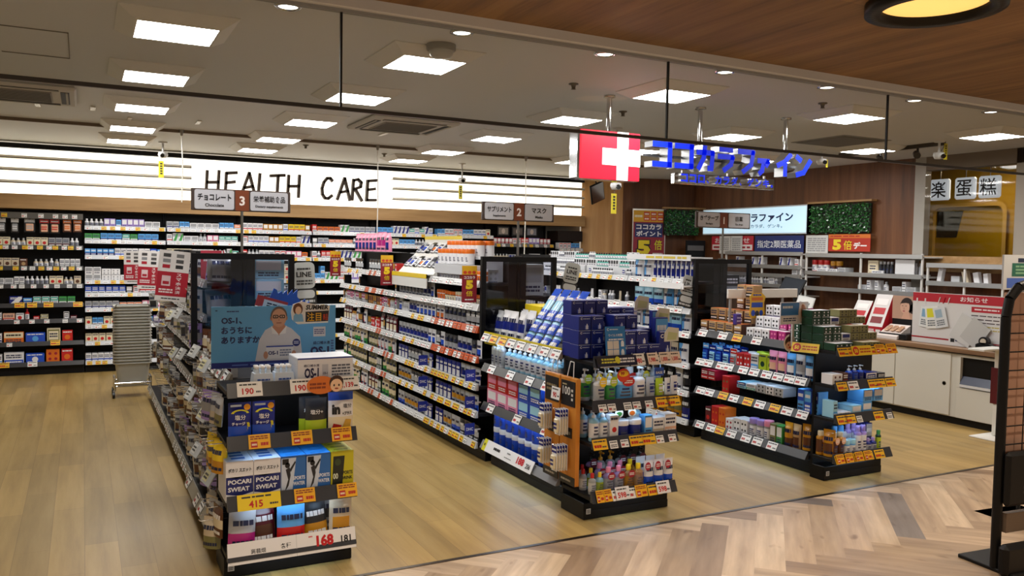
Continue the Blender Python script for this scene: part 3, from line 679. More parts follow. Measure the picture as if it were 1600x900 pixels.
def bottle(r, h, base='aqua', cap='white', label='white', kind='round', noun='lotion bottle', sx=1.0, sy=1.0, parts=True, tagc=None, clear=False, n=14):
    k = ('bottle', r, h, base, cap, label, kind, noun, sx, sy, parts, tagc, clear)
    if k in _pc: return _pc[k]
    rng = seeded(k); mb = MB(); cy = r * sy
    prof = {'round': [(r * .92, 0), (r, h * .03), (r, h * .14), (r, h * .56), (r, h * .64), (r * .86, h * .7), (r * .42, h * .76), (r * .38, h * .8)],
            'pump': [(r * .92, 0), (r, h * .03), (r, h * .12), (r, h * .55), (r, h * .6), (r * .7, h * .66), (r * .3, h * .69), (r * .3, h * .72)],
            'tub': [(r * .95, 0), (r, h * .04), (r, h * .14), (r, h * .62), (r, h * .7), (r * .97, h * .72), (r * .96, h * .725), (r * .96, h * .73)],
            'tall': [(r * .9, 0), (r, h * .02), (r, h * .12), (r, h * .66), (r, h * .72), (r * .9, h * .76), (r * .6, h * .8), (r * .55, h * .82)]}[kind]
    mb.lathe(prof, [base, base, label, base, base, base, base] if label else base, n, 0, cy, sx, sy)
    if label:
        a, b = h * (.2), h * .5; rr_ = r * 1.012
        for q in range(3):
            z = a + (b - a) * (q / 3); t0 = -PI / 2 + rng.uniform(-.75, -.4); t1 = -PI / 2 + rng.uniform(.3, .75); m_ = 4
            mb.add([(rr_ * sx * math.cos(t0 + (t1 - t0) * i / m_), cy + rr_ * sy * math.sin(t0 + (t1 - t0) * i / m_), z + (b - a) * .2 * e) for e in (0, 1) for i in range(m_ + 1)],
                   [(i, i + 1, m_ + 2 + i, m_ + 1 + i) for i in range(m_)], '1f2f6e' if q == 2 else '55586a', True)
    cb = MB(); z = prof[-1][1]
    if kind == 'pump':
        cb.lathe([(r * .42, z - .004), (r * .42, z + h * .06), (r * .2, z + h * .07), (r * .12, z + h * .08), (r * .12, z + h * .17), (r * .3, z + h * .18), (r * .3, z + h * .24), (.0001, z + h * .25)], cap, 10, 0, cy)
        cb.box(-r * .16, cy - r * 1.1, z + h * .19, r * .16, cy, z + h * .24, cap, .003)
    elif kind == 'tub': cb.lathe([(r * 1.04, z - .002), (r * 1.05, z + .004), (r * 1.05, h - .004), (r * 1.0, h), (.0001, h)], cap, n, 0, cy, sx, sy)
    else:
        c0 = prof[-1][0]; cb.lathe([(c0 * 1.25, z - .003), (c0 * 1.25, h - .004), (c0 * 1.1, h), (.0001, h)], cap, 12, 0, cy, max(sx, .8), max(sy, .8))
    tb = None
    if tagc:
        tb = MB().disc(r * .15, h * .66, r * .75, h * .15, tagc, cy - r * sy - .004, 16).marks(-r * .35, h * .6, r * .65, h * .72, 'f4f0f0', cy - r * sy - .0046, 2, rng)
    nm = noun.replace(' ', '_'); mt = CLEARB if clear else PLAS
    desc = f'{base} {noun} with {cap} {"pump" if kind == "pump" else "lid" if kind == "tub" else "cap"}'
    if parts:
        ps = [('body', mb.mesh('body', mt)), ({'pump': 'pump', 'tub': 'lid'}.get(kind, 'cap'), cb.mesh('cap', PLAS))]
        if tb: ps.append(('hang_tag', tb.mesh('hang_tag', PRINT)))
    else:
        b0 = len(mb.v); mb.v += cb.v; mb.f += [tuple(b0 + i for i in f) for f in cb.f]; mb.c += cb.c; mb.mi += cb.mi; mb.sm += cb.sm
        ps = [(nm, mb.mesh(nm, mt))]
    p = Proto(nm, desc, noun.split()[-1], 2 * r * sx, 2 * r * sy, h, ps); _pc[k] = p; return p
def tube(w, h, base='white', cap='blue', noun='cream tube', parts=True):
    k = ('tube', w, h, base, cap, noun, parts)
    if k in _pc: return _pc[k]
    rng = seeded(k); r = w / 2; n = 12; mb = MB(); v = []; lv = [(.12, 1, 1), (.3, 1, .95), (.55, 1.02, .7), (.8, 1.05, .35), (1, 1.08, .04)]
    for z, a, b in lv: v += [(r * a * math.cos(2 * PI * i / n), r * .8 + r * .8 * b * math.sin(2 * PI * i / n), h * z) for i in range(n)]
    mb.add(v, [(q * n + i, q * n + (i + 1) % n, (q + 1) * n + (i + 1) % n, (q + 1) * n + i) for q in range(len(lv) - 1) for i in range(n)], base, True)
    for z0, z1 in ((.36, .42), (.48, .62), (.68, .74)): mb.rect(-r * .6, h * z0, r * rng.uniform(.2, .6), h * z1, cap, -.003 + r * .4 * max(0, z0 - .3))
    cb = MB().lathe([(r * .86, 0), (r * .9, h * .02), (r * .82, h * .13), (.0001, h * .131)], cap, 12, 0, r * .8, 1, .9)
    nm = noun.replace(' ', '_')
    if parts: ps = [('body', mb.mesh('body', PLAS)), ('cap', cb.mesh('cap', PLAS))]
    else:
        b0 = len(mb.v); mb.v += cb.v; mb.f += [tuple(b0 + i for i in f) for f in cb.f]; mb.c += cb.c; mb.mi += cb.mi; mb.sm += cb.sm; ps = [(nm, mb.mesh(nm, PLAS))]
    p = Proto(nm, f'{base} {noun} with {cap} cap', 'tube', w * 1.08, w * .8, h, ps); _pc[k] = p; return p
def blister(w, h, base='white', acc='navy', noun='hanging pack', blob='gray', seed=0):
    """A card with a clear blister and euro hole, hanging from a hook."""
    k = ('blister', w, h, base, acc, noun, blob, seed)
    if k in _pc: return _pc[k]
    rng = seeded(k); mb = MB().box(-w / 2, .012, 0, w / 2, .014, h, base)
    mb.rect(-w * .48, h * .7, w * .48, h * .97, acc, .0112); mb.marks(-w * .38, h * .76, w * .38, h * .88, 'f2f2f2', .0106, 1, rng); mb.rect(-w * .1, h * .93, w * .1, h * .96, '1a1a1a', .0104)
    mb.box(-w * .36, -.004, h * .08, w * .36, .012, h * .62, blob, .006); mb.marks(-w * .3, h * .2, w * .3, h * .5, acc, -.005, 2, rng)
    nm = noun.replace(' ', '_')
    p = Proto(nm, f'{base} {noun} with {acc} header', noun.split()[-1], w, .02, h, [(nm, mb.mesh(nm, FILM))]); _pc[k] = p; return p
COUNT = {}
def fill(protos, start, rz, length, z, where, frm, runs=(1, 3), gap=.004, inset=.02, stack=1, deep=1, seed=0, lean=0, zfun=None, skip=0):
    """Products set side by side along a shelf front; start = viewer-left front corner of the run."""
    rng = seeded(where, seed); u = Vector((math.cos(rz), math.sin(rz))); inn = Vector((-math.sin(rz), math.cos(rz)))
    x = .006
    while True:
        p = rng.choice(protos); run = rng.randint(*runs)
        for _ in range(run):
            if x + p.w > length: return
            if not (skip and rng.random() < skip):
                sn = stack if not isinstance(stack, tuple) else rng.randint(*stack)
                for s_ in range(sn):
                    for dq in range(deep):
                        q = Vector(start[:2]) + u * (x + p.w / 2) + inn * (inset + dq * (p.d + .004))
                        i = COUNT.get((where, frm), 0); COUNT[where, frm] = i + 1
                        place(p, (q.x, q.y, z + s_ * (p.h + .0018)), rz, f'{p.desc}, {nth(i)} from {frm}, {where}', None, -lean if rz == 0 else 0, 0)
            x += p.w + gap
        x += gap
# ================================================================ FIXTURES AND THEIR GOODS
SH = ['bottom', 'second', 'third', 'fourth', 'fifth', 'sixth', 'seventh', 'eighth', 'ninth']
def shelfword(k, n): return 'top' if k == n - 1 else SH[k]
MEDS = [box(.062, 0.104, .13, 'white', 'blue', 'band', 'tablet box'), box(.062, 0.104, .13, 'white', 'red', 'band', 'tablet box'), box(.075, 0.091, .13, 'white', 'teal', 'half', 'tablet box'),
        box(.055, 0.122, .12, 'white', 'navy', 'slash', 'capsule box'), box(.085, 0.085, .14, 'white', 'gray', 'panel', 'capsule box'), box(.07, 0.11, .12, 'cream', 'red', 'disc', 'tablet box'),
        box(.06, 0.11, .12, 'lavender', 'white', 'panel', 'capsule box'), box(.055, 0.098, .12, 'sky', 'white', 'band', 'tablet box'), box(.07, 0.098, .12, 'silver', 'navy', 'band', 'capsule box'),
        box(.065, 0.098, .12, 'pink', 'white', 'panel', 'tablet box'), box(.08, 0.079, .12, 'white', 'orange', 'half', 'tablet box'), box(.06, 0.116, .1, 'white', 'green', 'slash', 'capsule box'),
        bottle(.024, 0.103, 'white', 'white', 'gray', 'round', 'pill bottle', parts=False), bottle(.022, 0.115, 'silver', 'gray', 'white', 'round', 'pill bottle', parts=False)]
REDS = [box(.06, 0.11, .12, 'red', 'white', 'band', 'tonic box'), box(.07, 0.104, .12, 'white', 'red', 'frame', 'tonic box'), box(.06, 0.104, .12, 'crimson', 'white', 'panel', 'tonic box'), box(.075, 0.085, .12, 'orange', 'white', 'band', 'tonic box')]
YELS = [box(.055, 0.122, .12, 'yellow', 'black', 'band', 'cold remedy box'), box(.07, 0.104, .12, 'yellow', 'red', 'band', 'cold remedy box'), box(.06, 0.098, .12, 'gold', 'white', 'panel', 'cold remedy box')]
BLUES = [box(.07, 0.104, .12, 'blue', 'white', 'band', 'cooling-gel box'), box(.06, 0.098, .12, 'navy', 'sky', 'half', 'cooling-gel box'), box(.075, 0.098, .12, 'sky', 'navy', 'band', 'cooling-gel box')]
DARKS = [box(.07, 0.098, .12, 'charcoal', 'white', 'panel', 'hair colour box'), box(.075, 0.104, .12, 'brown', 'tan', 'disc', 'hair colour box'), box(.07, 0.11, .12, 'black', 'silver', 'frame', 'hair colour box'),
         box(.075, 0.11, .12, 'beige', 'brown', 'disc', 'hair colour box'), box(.07, 0.11, .12, 'gray', 'maroon', 'band', 'hair colour box')]
GREENS = [box(.08, 0.091, .12, 'white', 'teal', 'half', 'pad pack'), box(.08, 0.091, .12, 'green', 'white', 'band', 'pad pack'), box(.075, 0.098, .12, 'aqua', 'green', 'half', 'pad pack')]
SMALLB = [bottle(.022, 0.109, 'white', 'white', 'gray', 'round', 'lotion bottle', parts=False), bottle(.024, 0.098, 'beige', 'silver', 'white', 'round', 'lotion bottle', parts=False), box(.05, 0.104, .08, 'white', 'gray', 'band', 'skincare box'),
          tube(.045, .11, 'white', 'gray', 'cream tube', False), box(.05, 0.091, .08, 'silver', 'navy', 'panel', 'skincare box')]
# ---------------------------------------------------------------- back wall
LB = [.14, .385, .652, .842, 1.07, 1.282, 1.528]
u = bay('wall_shelf_unit', 'dark wall shelf unit at the far left with hanging hair goods on top', 'shelf unit', (-.9, 11.2, 0), 0, .915, .34, 1.97, LB, '39383a', [[CARD_LY, CARD_LW], [CARD_LY, CARD_W], [CARD_W, CARD_W, CARD_Y], [CARD_LW, CARD_LY], [CARD_W], [CARD_Y, CARD_W], [CARD_W, CARD_W, CARD_Y]], [4, 4, 6, 6, 8, 11, 11], .11, seed=1)
part(MB().box(.006, -.01, 1.86, .91, .03, 1.93, '57544f'), 'header_rail', PLAS, u)
for i, x in enumerate((.1, .3, .47, .62, .72, .82)): c = link('price_card', (CARD_Y if i in (0,) else CARD_W)[0], [o for o in u.children if o.name.startswith('header_rail')][0]); c.location = (x, -.012, 1.87)
wl = 'left-end wall unit'
PADS = [box(.2, .135, .1, 'orange', 'cream', 'half', 'diaper pack'), box(.2, .12, .1, 'blue', 'sky', 'disc', 'diaper pack'), box(.14, .17, .1, 'cream', 'olive', 'frame', 'diaper pack'), box(.11, .14, .1, 'red', 'orange', 'disc', 'diaper pack')]
PAD2 = [box(.2, .14, .1, 'white', 'blue', 'band', 'diaper pack'), box(.19, .12, .1, 'blue', 'white', 'disc', 'diaper pack'), box(.14, .16, .1, 'orange', 'crimson', 'dots', 'diaper pack'), box(.12, .16, .1, 'red', 'orange', 'disc', 'diaper pack')]
def seq(protos, start, rz, z, where, frm, gap=.01, inset=.02):
    x = .008; u_ = Vector((math.cos(rz), math.sin(rz))); inn = Vector((-math.sin(rz), math.cos(rz)))
    for p in protos:
        if isinstance(p, (int, float)): x += p; continue
        q = Vector(start[:2]) + u_ * (x + p.w / 2) + inn * inset; i = COUNT.get((where, frm), 0); COUNT[where, frm] = i + 1
        place(p, (q.x, q.y, z), rz, f'{p.desc}, {nth(i)} from {frm}, {where}'); x += p.w + gap
seq([box(.05, .12, .1, 'white', 'sky', 'band', 'diaper pack')] + PAD2, (-.9, 11.2), 0, LB[0], 'bottom shelf, ' + wl, 'left end', .02)
seq([box(.05, .12, .1, 'white', 'navy', 'band', 'diaper pack')] + PADS, (-.9, 11.2), 0, LB[1], 'second shelf, ' + wl, 'left end', .02)
seq([box(.05, .1, .1, 'white', 'gray', 'band', 'pad pack'), box(.12, .09, .1, 'peach', 'red', 'band', 'pad pack'), box(.08, .09, .1, 'white', 'red', 'disc', 'pad pack'), bottle(.022, .14, 'red', 'crimson', 'white', 'round', 'lotion bottle', parts=False), .03,
     box(.06, .05, .1, 'red', 'white', 'band', 'pad pack'), box(.08, .07, .1, 'cream', 'olive', 'half', 'pad pack'), .15, box(.06, .1, .02, 'white', 'black', 'frame', 'notice card'), box(.07, .05, .1, 'maroon', 'white', 'band', 'pad pack')], (-.9, 11.2), 0, LB[2], 'third shelf, ' + wl, 'left end', .012)
seq([.13, box(.13, .1, .12, 'navy', 'white', 'slash', 'pad pack'), box(.09, .08, .12, 'navy', 'sky', 'half', 'pad pack')] + [GREENS[0]] * 3 + [GREENS[1]] * 2, (-.9, 11.2), 0, LB[3], 'fourth shelf, ' + wl, 'left end')
fill(DARKS[3:4] + SMALLB + MEDS[4:6], (-.9, 11.2), 0, .9, LB[4], 'fifth shelf, ' + wl, 'left end', seed=2, inset=.03)
fill(DARKS, (-.9, 11.2), 0, .38, LB[5], 'sixth shelf, ' + wl, 'left end', seed=3, inset=.03)
fill(BLUES[2:] + SMALLB, (-.52, 11.2), 0, .52, LB[5], 'sixth shelf, ' + wl, 'left end', seed=4, inset=.03)
fill(MEDS[4:7] + DARKS[4:] + SMALLB[:2], (-.9, 11.2), 0, .9, LB[6], 'seventh shelf, ' + wl, 'left end', seed=5, inset=.03)
HAIR = [blister(.08, .17, 'black', 'white', 'hanging comb pack', 'gray'), blister(.11, .16, 'charcoal', 'silver', 'hanging brush pack', 'peach'), blister(.1, .17, 'black', 'red', 'hanging brush pack', 'peach'), blister(.09, .15, 'brown', 'orange', 'hanging wig pack', 'peach')]
for i, x in enumerate((-.83, -.7, -.55, -.4, -.29, -.16, -.05)):
    p = HAIR[[0, 0, 1, 2, 2, 3, 3][i]]; place(p, (x, 11.25, 1.9 - p.h - .04), 0, f'{p.desc}, {nth(i)} from left end, hanging row, {wl}')
LW_ = [.13, .367, .573, .776, .959, 1.117, 1.418, 1.608, 1.774]
BX = [.02, .94, 1.86, 2.78, 3.70, 4.62]
BN = ['by the baskets', 'behind left posters', 'behind aisle-3 sign', 'behind pink bags', 'behind wellness jars', 'behind aisle-2 sign']
WN = ['basket wall unit', 'second wall unit', 'third wall unit', 'fourth wall unit', 'fifth wall unit', 'sixth wall unit']
PAL = [MEDS[:6] + BLUES[:1], MEDS + BLUES, MEDS + YELS + REDS, MEDS + REDS + DARKS[:1], MEDS + GREENS, MEDS[:8] + REDS]
for b, x0 in enumerate(BX):
    bay('wall_shelf_unit', f'black wall shelf unit with bright white price rails, {BN[b]}', 'shelf unit', (x0, 11.2, 0), 0, .915, .34, 1.97, LW_, 'c9ccd2', [[CARD_W, CARD_W, CARD_S, CARD_Y]], 10, .1, seed=10 + b, led=False)
    bpy.data.objects
    for k, z in enumerate(LW_):
        if k < 5 and b in (1, 3, 4, 5): continue
        if k < 5 and b == 2 and k < 2: continue
        pal = PAL[b] if (k + b) % 3 else MEDS + (YELS if b == 2 else REDS if b in (3, 5) else BLUES)
        if b == 0: pal = [MEDS[:3] + REDS[:1], MEDS[3:6], MEDS[5:8], MEDS[8:12], DARKS[:2] + REDS[:2] + BLUES[:1], MEDS[4:5] + [box(.1, .075, .12, 'white', 'gray', 'dots', 'gauze box')] + YELS[1:2], BLUES + MEDS[:3], MEDS[4:5] + GREENS + BLUES[2:], MEDS][k]
        if b == 2 and k in (7, 8): pal = YELS + MEDS[:4] + REDS[1:3]
        fill(pal, (x0, 11.2), 0, .91, z, f'{shelfword(k, 9)} shelf, {WN[b]}', 'left end', seed=b * 10 + k, inset=.025, stack=(1, 2) if k == 5 else 1, runs=(1, 4))
# darker wall unit and the end cabinet
LD = [.13, .4, .65, .9, 1.15, 1.42, 1.66]
bay('wall_shelf_unit', 'dark wall shelf unit with framed posters on top, left of end cabinet', 'shelf unit', (5.54, 11.2, 0), 0, 1.06, .34, 1.97, LD, '6a6a6c', [[CARD_W, CARD_Y]], 9, .1, seed=31)
fill(REDS + MEDS[5:7], (5.54, 11.2), 0, 1.05, LD[6], 'top shelf, dark wall unit', 'left end', seed=31, inset=.02, runs=(2, 3))
fill(MEDS[4:5] + SMALLB, (5.54, 11.2), 0, 1.05, LD[5], 'sixth shelf, dark wall unit', 'left end', seed=32, inset=.02)
for i, x in enumerate((5.75, 6.0, 6.25)):
    solo(MB().box(-.1, 0, 0, .1, .01, .14, 'black').rect(-.08, .02, .08, .12, ['8c8378', '5d544d', '7d7d84'][i], -.001).disc(.0, .07, .03, .04, 'c8b8aa', -.002), 'framed_poster', PRINT, 'small dark portrait poster on wall unit, %s from left' % nth(i), 'poster', (x, 11.3, 1.80))
bay('end_cabinet', 'dark brown framed cabinet at the right end of the back wall', 'cabinet', (6.66, 11.16, 0), 0, .46, .38, 1.9, [.13, .45, .8, 1.15, 1.38, 1.605], '9a9a9e', [[CARD_W]], 6, .1, hood=.17, seed=33, back='241712', base='1d120d')
fill(BLUES[2:] + REDS[:2] + MEDS[:3], (6.68, 11.16), 0, .43, 1.605, 'top shelf, end cabinet', 'left end', seed=34, runs=(2, 3), inset=.025)
fill(MEDS[4:7], (6.68, 11.16), 0, .43, 1.38, 'fifth shelf, end cabinet', 'left end', seed=35, runs=(2, 3), inset=.025)
# ---------------------------------------------------------------- basket stack on a chrome trolley
t = thing('basket_trolley', 'chrome trolley with casters under the stack of grey baskets', 'trolley', (.455, 9.4, 0))
mb = MB()
for sx in (-.17, .17):
    for sy in (-.12, .12): mb.cyl((sx, sy, .07), (sx, sy, .2), .011, 'd8d8d8', 8)
    mb.cyl((sx, -.12, .2), (sx, .12, .2), .011, 'd8d8d8', 8); mb.cyl((sx, -.12, .1), (sx, .12, .1), .01, 'd8d8d8', 8)
mb.cyl((-.17, -.13, .15), (.17, -.13, .15), .012, 'e8e8e8', 8); mb.cyl((-.17, .12, .15), (.17, .12, .15), .012, 'd8d8d8', 8).cyl((-.17, 0, .1), (.17, 0, .1), .01, 'd8d8d8', 8)
part(mb, 'frame', CHROME, t)
for sx in (-.18, .18):
    for sy in (-.13, .13): part(MB().cyl((sx - .012, sy, .032), (sx + .012, sy, .032), .032, '1a1a1a', 14).cyl((sx, sy, .035), (sx, sy, .08), .01, '999999', 8), 'caster', PLAS, t)
def basket_mesh():
    mb = MB(); V = []; n = 28
    def ring(a, b, z, r=.05):
        o = rr(-a, -b, a, b, r, 6); return [(x, y, z) for x, y in o]
    prof = [(.135, .1, 0), (.16, .12, .2), (.165, .125, .232), (.182, .14, .234), (.184, .142, .24), (.182, .14, .246), (.166, .126, .246), (.15, .11, .2), (.13, .095, .006)]
    R = [ring(*p) for p in prof]; n = len(R[0])
    v = [q for r in R for q in r]
    mb.add(v, [(k * n + i, k * n + (i + 1) % n, (k + 1) * n + (i + 1) % n, (k + 1) * n + i) for k in range(len(R) - 1) for i in range(n)], 'b9b7ad', False)
    mb.add(R[0], [tuple(reversed(range(n)))], 'b9b7ad'); mb.add(R[-1], [tuple(range(n))], 'a9a79d')
    return mb.mesh('basket_body', PLAS)
BM = basket_mesh(); HM = MB().tube([(-.16, -.135, .235), (-.15, -.145, .262), (.15, -.145, .262), (.16, -.135, .235)], .006, '8f8f8a', 6).mesh('basket_handle', PLAS)
for i in range(20):
    t = thing('shopping_basket', 'grey plastic shopping basket, %s from the bottom of the nested stack' % nth(i), 'basket', (.455, 9.4, .113 + .031 * i), 0, 'nested shopping baskets')
    link('body', BM, t)
    if i == 19: link('handle', HM, t)
# ---------------------------------------------------------------- gondolas, tall part
XG = (.6, 2.6, 4.6)
AN = ('aisle-3', 'aisle-2', 'aisle-1')
BAYS = ((5.48, 6.4, 'nearest bay'), (6.4, 7.32, 'second bay'), (7.32, 8.24, 'third bay'), (8.24, 9.16, 'far bay'))
G2L = [.135, .365, .57, .775, 1.0, 1.165, 1.34]
G3L = [.14, .385, .625, .89, 1.095, 1.345]
G1L = [.13, .38, .63, .88, 1.13, 1.35]
for g, X in enumerate(XG):
    for ya, yb, nm in BAYS:
        nb = BAYS.index((ya, yb, nm)); lv = (G1L, G2L, G3L)[g]
        rail = ['c9cacb' if g else '8f8a7e'] * len(lv)
        if g == 1 and nb == 0: rail = ['c9cacb', 'c9cacb', 'b9b9b4', 'b8481c', 'b8481c', 'c9cacb', 'd5d6d8']
        if g == 1 and nb == 2: rail = ['b9bab9'] * 7
        cs = [[CARD_W, CARD_W, CARD_S]] * len(lv)
        if g == 1: cs = [[CARD_Y, CARD_W], [CARD_Y, CARD_W], [CARD_Y, CARD_W], [CARD_O, CARD_W], [CARD_O, CARD_W], [CARD_S, CARD_W], [CARD_S, CARD_W]] if nb == 0 else [[CARD_W, CARD_S, CARD_W, CARD_Y] if nb != 2 else [CARD_W, CARD_W, CARD_O]] * 7
        if g == 2: cs = [[CARD_W, CARD_LW]] * 5 + [[CARD_Y, CARD_W, CARD_W]]
        bay('gondola_shelf_unit', f'black double gondola shelving facing left, {AN[g]} sign row, {nm}', 'shelf unit', (X, yb, 0), -PI / 2, yb - ya, .31, 1.535, lv, rail, cs, 12 if g == 1 else 8, .1, seed=50 + g * 10 + nb, led=False, depths=[0] + [.09] * 5 if g == 0 else None)
        lv2 = [.13, .4, .68, .96, 1.24]
        bay('gondola_shelf_unit', f'black double gondola shelving facing right, {AN[g]} sign row, {nm}', 'shelf unit', (X + .63, ya, 0), PI / 2, yb - ya, .31, 1.535, lv2, '8a8a8e', (), 9, .1, seed=80 + g * 10 + nb)
# clear end frames with the aisle signs
def ssign(x, num, a, ae, b_, be, lab):
    t = thing('aisle_sign', lab, 'sign', (x, 5.455, 1.54))
    part(MB().cyl((0, .01, 0), (0, .01, .28), .009, '8a8a88', 10).box(-.03, -.005, 0, .03, .025, .008, '6a6a68'), 'pole', METAL, t)
    part(MB().box(-.305, 0, .268, .305, .022, .405, '4a3d38', .004).rect(-.042, .272, .042, .401, '7a3d22', -.001).text(num, 0, .305, .06, 'efe6e0', -.002, None, 'c', .03), 'sign_board', PRINT, t)
    for s_, (jp, en) in ((-1, (a, ae)), (1, (b_, be))):
        c = .168 * s_
        part(MB().plate(rr(c - .118, .276, c + .118, .397, .012, 4), -.006, 0, 'c3c5cc').text(jp, c, .33, .042, '191c22', -.008, None, 'c', .03, maxw=.2).text(en, c, .292, .02, '22252b', -.008, None, 'c', .02, maxw=.19), 'name_plate', PRINT, t)
for g, X in enumerate(XG):
    t = thing('clear_end_frame', f'black framed clear end panel closing the {AN[g]} gondola', 'end panel', (X, 5.44, .93))
    mb = MB().box(-.002, 0, 0, .034, .03, .61, '0e0e10').box(.598, 0, 0, .634, .03, .61, '0e0e10').box(.034, 0, .572, .598, .03, .61, '0e0e10').box(.034, 0, 0, .598, .03, .03, '0e0e10')
    part(mb, 'frame', BLACKM, t)
    part(MB().box(.034, .012, .03, .598, .017, .572, 'white'), 'pane', DARKGLASS, t)
ssign(.905, '3', 'チョコレート', 'Chocolate', '栄養補助食品', 'Dietary supplements', 'aisle sign numbered 3 on a pole above the blue drink poster')
ssign(2.905, '2', 'サプリメント', 'Supplements', 'マスク', 'Masks', 'aisle sign numbered 2 on a pole above the middle gondola')
ssign(4.91, '1', 'きずテープ', 'Bandages', '目薬', 'Eye drops', 'aisle sign numbered 1 on a pole before the lit pharmacy board')
# ---------------------------------------------------------------- goods on the left faces
SUPP = [pouch(.085, .13, .02, 'silver', 'navy', 'band', 'supplement pouch'), pouch(.085, .13, .02, 'white', 'blue', 'window', 'supplement pouch'), pouch(.08, .125, .02, 'gray', 'charcoal', 'top', 'supplement pouch'),
        pouch(.085, .13, .02, 'black', 'silver', 'band', 'supplement pouch'), pouch(.08, .12, .02, 'white', 'orange', 'window', 'supplement pouch')]
DHCP = [pouch(.08, .125, .018, 'silver', 'blue', 'half', 'vitamin pouch'), pouch(.08, .125, .018, 'charcoal', 'silver', 'band', 'vitamin pouch'), pouch(.08, .125, .018, 'navy', 'white', 'window', 'vitamin pouch'), pouch(.08, .125, .018, 'gray', 'gold', 'band', 'vitamin pouch')]
BEAU = [box(.045, .1, .08, 'pink', 'white', 'band', 'collagen box'), box(.05, .11, .08, 'white', 'magenta', 'half', 'collagen box'), box(.05, .095, .08, 'orange', 'cream', 'band', 'collagen box'), box(.05, .1, .08, 'gold', 'maroon', 'panel', 'collagen box'),
        box(.045, .11, .08, 'charcoal', 'gold', 'panel', 'collagen box'), bottle(.022, .11, 'beige', 'gold', 'white', 'tall', 'collagen bottle', parts=False), box(.05, .1, .08, 'red', 'white', 'disc', 'collagen box')]
AMB = [bottle(.026, .085, 'orange', 'cream', 'white', 'tub', 'vitamin jar', parts=True), bottle(.026, .085, 'white', 'orange', 'orange', 'tub', 'vitamin jar', parts=True), bottle(.024, .08, 'brown', 'orange', 'cream', 'tub', 'vitamin jar', parts=True)]
def g2(k, protos, nb, runs=(1, 3), inset=.03, **kw):
    ya, yb, nm = BAYS[nb]; fill(protos, (2.6, yb), -PI / 2, yb - ya, G2L[k], f'{shelfword(k, 7)} shelf, aisle-2 {nm}', 'far end', runs, seed=300 + nb * 10 + k, inset=inset, **kw)
for nb in (0, 1):
    g2(0, DHCP, nb, (2, 4)); g2(1, DHCP, nb, (2, 4)); g2(2, DHCP + SUPP[:1], nb, (2, 4))
for nb in (0, 1):
    g2(3, SUPP if nb == 0 else SUPP[:2], nb, (1, 3)); g2(4, SUPP[2:] if nb == 0 else [tube(.035, .1, 'white', 'gray', 'supplement stick', False)] + SUPP[:2], nb, (1, 3)); g2(5, AMB if nb == 0 else SUPP[:3], nb, (2, 4)); g2(6, AMB[:2] if nb == 0 else SUPP[1:3], nb, (3, 6)) if nb == 0 else None
DIET = [pouch(.1, .16, .04, 'white', 'red', 'slash', 'diet pouch'), pouch(.1, .16, .04, 'maroon', 'cream', 'window', 'diet pouch'), pouch(.09, .15, .03, 'olive', 'cream', 'band', 'diet pouch'), box(.05, .13, .08, 'darkgreen', 'white', 'panel', 'green juice box'), pouch(.1, .16, .04, 'cream', 'green', 'half', 'diet pouch')]
for nb in (2, 3):
    g2(0, DIET, nb); g2(1, DIET[2:], nb); g2(2, DIET, nb); g2(3, BEAU[4:] + DIET[:2], nb); g2(4, BEAU, nb); g2(5, BEAU, nb, (1, 4)); g2(6, BEAU[3:] + SUPP[3:4], nb, (1, 3))
# raised white tray and the orange lidded jars on top of the nearest bays
t = thing('display_tray', 'white slanted display tray with yellow edge strip above supplements', 'display tray', (2.632, 7.3, 1.3425), -PI / 2)
part(MB().add([(0, -.02, .02), (.86, -.02, .02), (.86, .25, .3), (0, .25, .3), (0, -.02, .0), (.86, -.02, .0), (.86, .25, .0), (0, .25, .0)], [(0, 1, 2, 3), (0, 4, 5, 1), (1, 5, 6, 2), (2, 6, 7, 3), (3, 7, 4, 0), (4, 7, 6, 5)], 'e6e4dc'), 'tray', PLAS, t)
part(MB().box(.0, -.075, -.09, .86, -.066, .03, 'dcdcd8').box(0, -.077, -.005, .86, -.066, .032, 'e0c22c').box(0, -.066, .022, .86, -.015, .03, 'dcdcd8'), 'front_strip', PLAS, t)
part(MB().box(.0, .25, .22, .86, .256, .36, 'e0ddd4').box(0, .248, .33, .86, .25, .36, 'd9bf35'), 'back_card', PRINT, t)
for r_ in range(2):
    for i in range(7):
        p = SUPP[(0, 1, 3, 4, 1, 2, 0)[i]]; dd = .02 + .12 * r_
        place(p, (2.632 + dd, 7.23 - i * .115, 1.3425 + .02 + .28 / .27 * (dd + .02) + .03), -PI / 2, f'{p.desc}, {("lower", "upper")[r_]} row, {nth(i)} from far end, white display tray', None, 0, 0).rotation_euler = (math.radians(-45), 0, -PI / 2)
JAR = bottle(.036, .12, 'white', 'orange', 'white', 'tub', 'wellness jar')
for j in range(3):
    for i in range(8):
        place(JAR, (2.622 + j * .083, 6.34 - i * .08, 1.537 if j else 1.47), -PI / 2, f'white wellness jar with orange lid, {nth(i)} from far end, {("front", "middle", "rear")[j]} row, top of aisle-2', None)
t = thing('jar_shelf', 'white stepped shelf carrying the orange lidded jars', 'shelf', (2.615, 6.385, 1.342), -PI / 2)
part(MB().box(.0, 0, .1, .74, .08, .126, 'd9dadc', .004).box(0, -.008, .05, .74, 0, .126, 'c6c8cc'), 'front_step', PLAS, t); part(MB().box(0, .085, .17, .74, .265, .194, 'd9dadc', .004), 'upper_step', PLAS, t)
for x in (0, .72): part(MB().box(x, .01, 0, x + .02, .08, .1, 'c9cacc').box(x, .09, 0, x + .02, .26, .17, 'c9cacc'), 'support', PLAS, t)
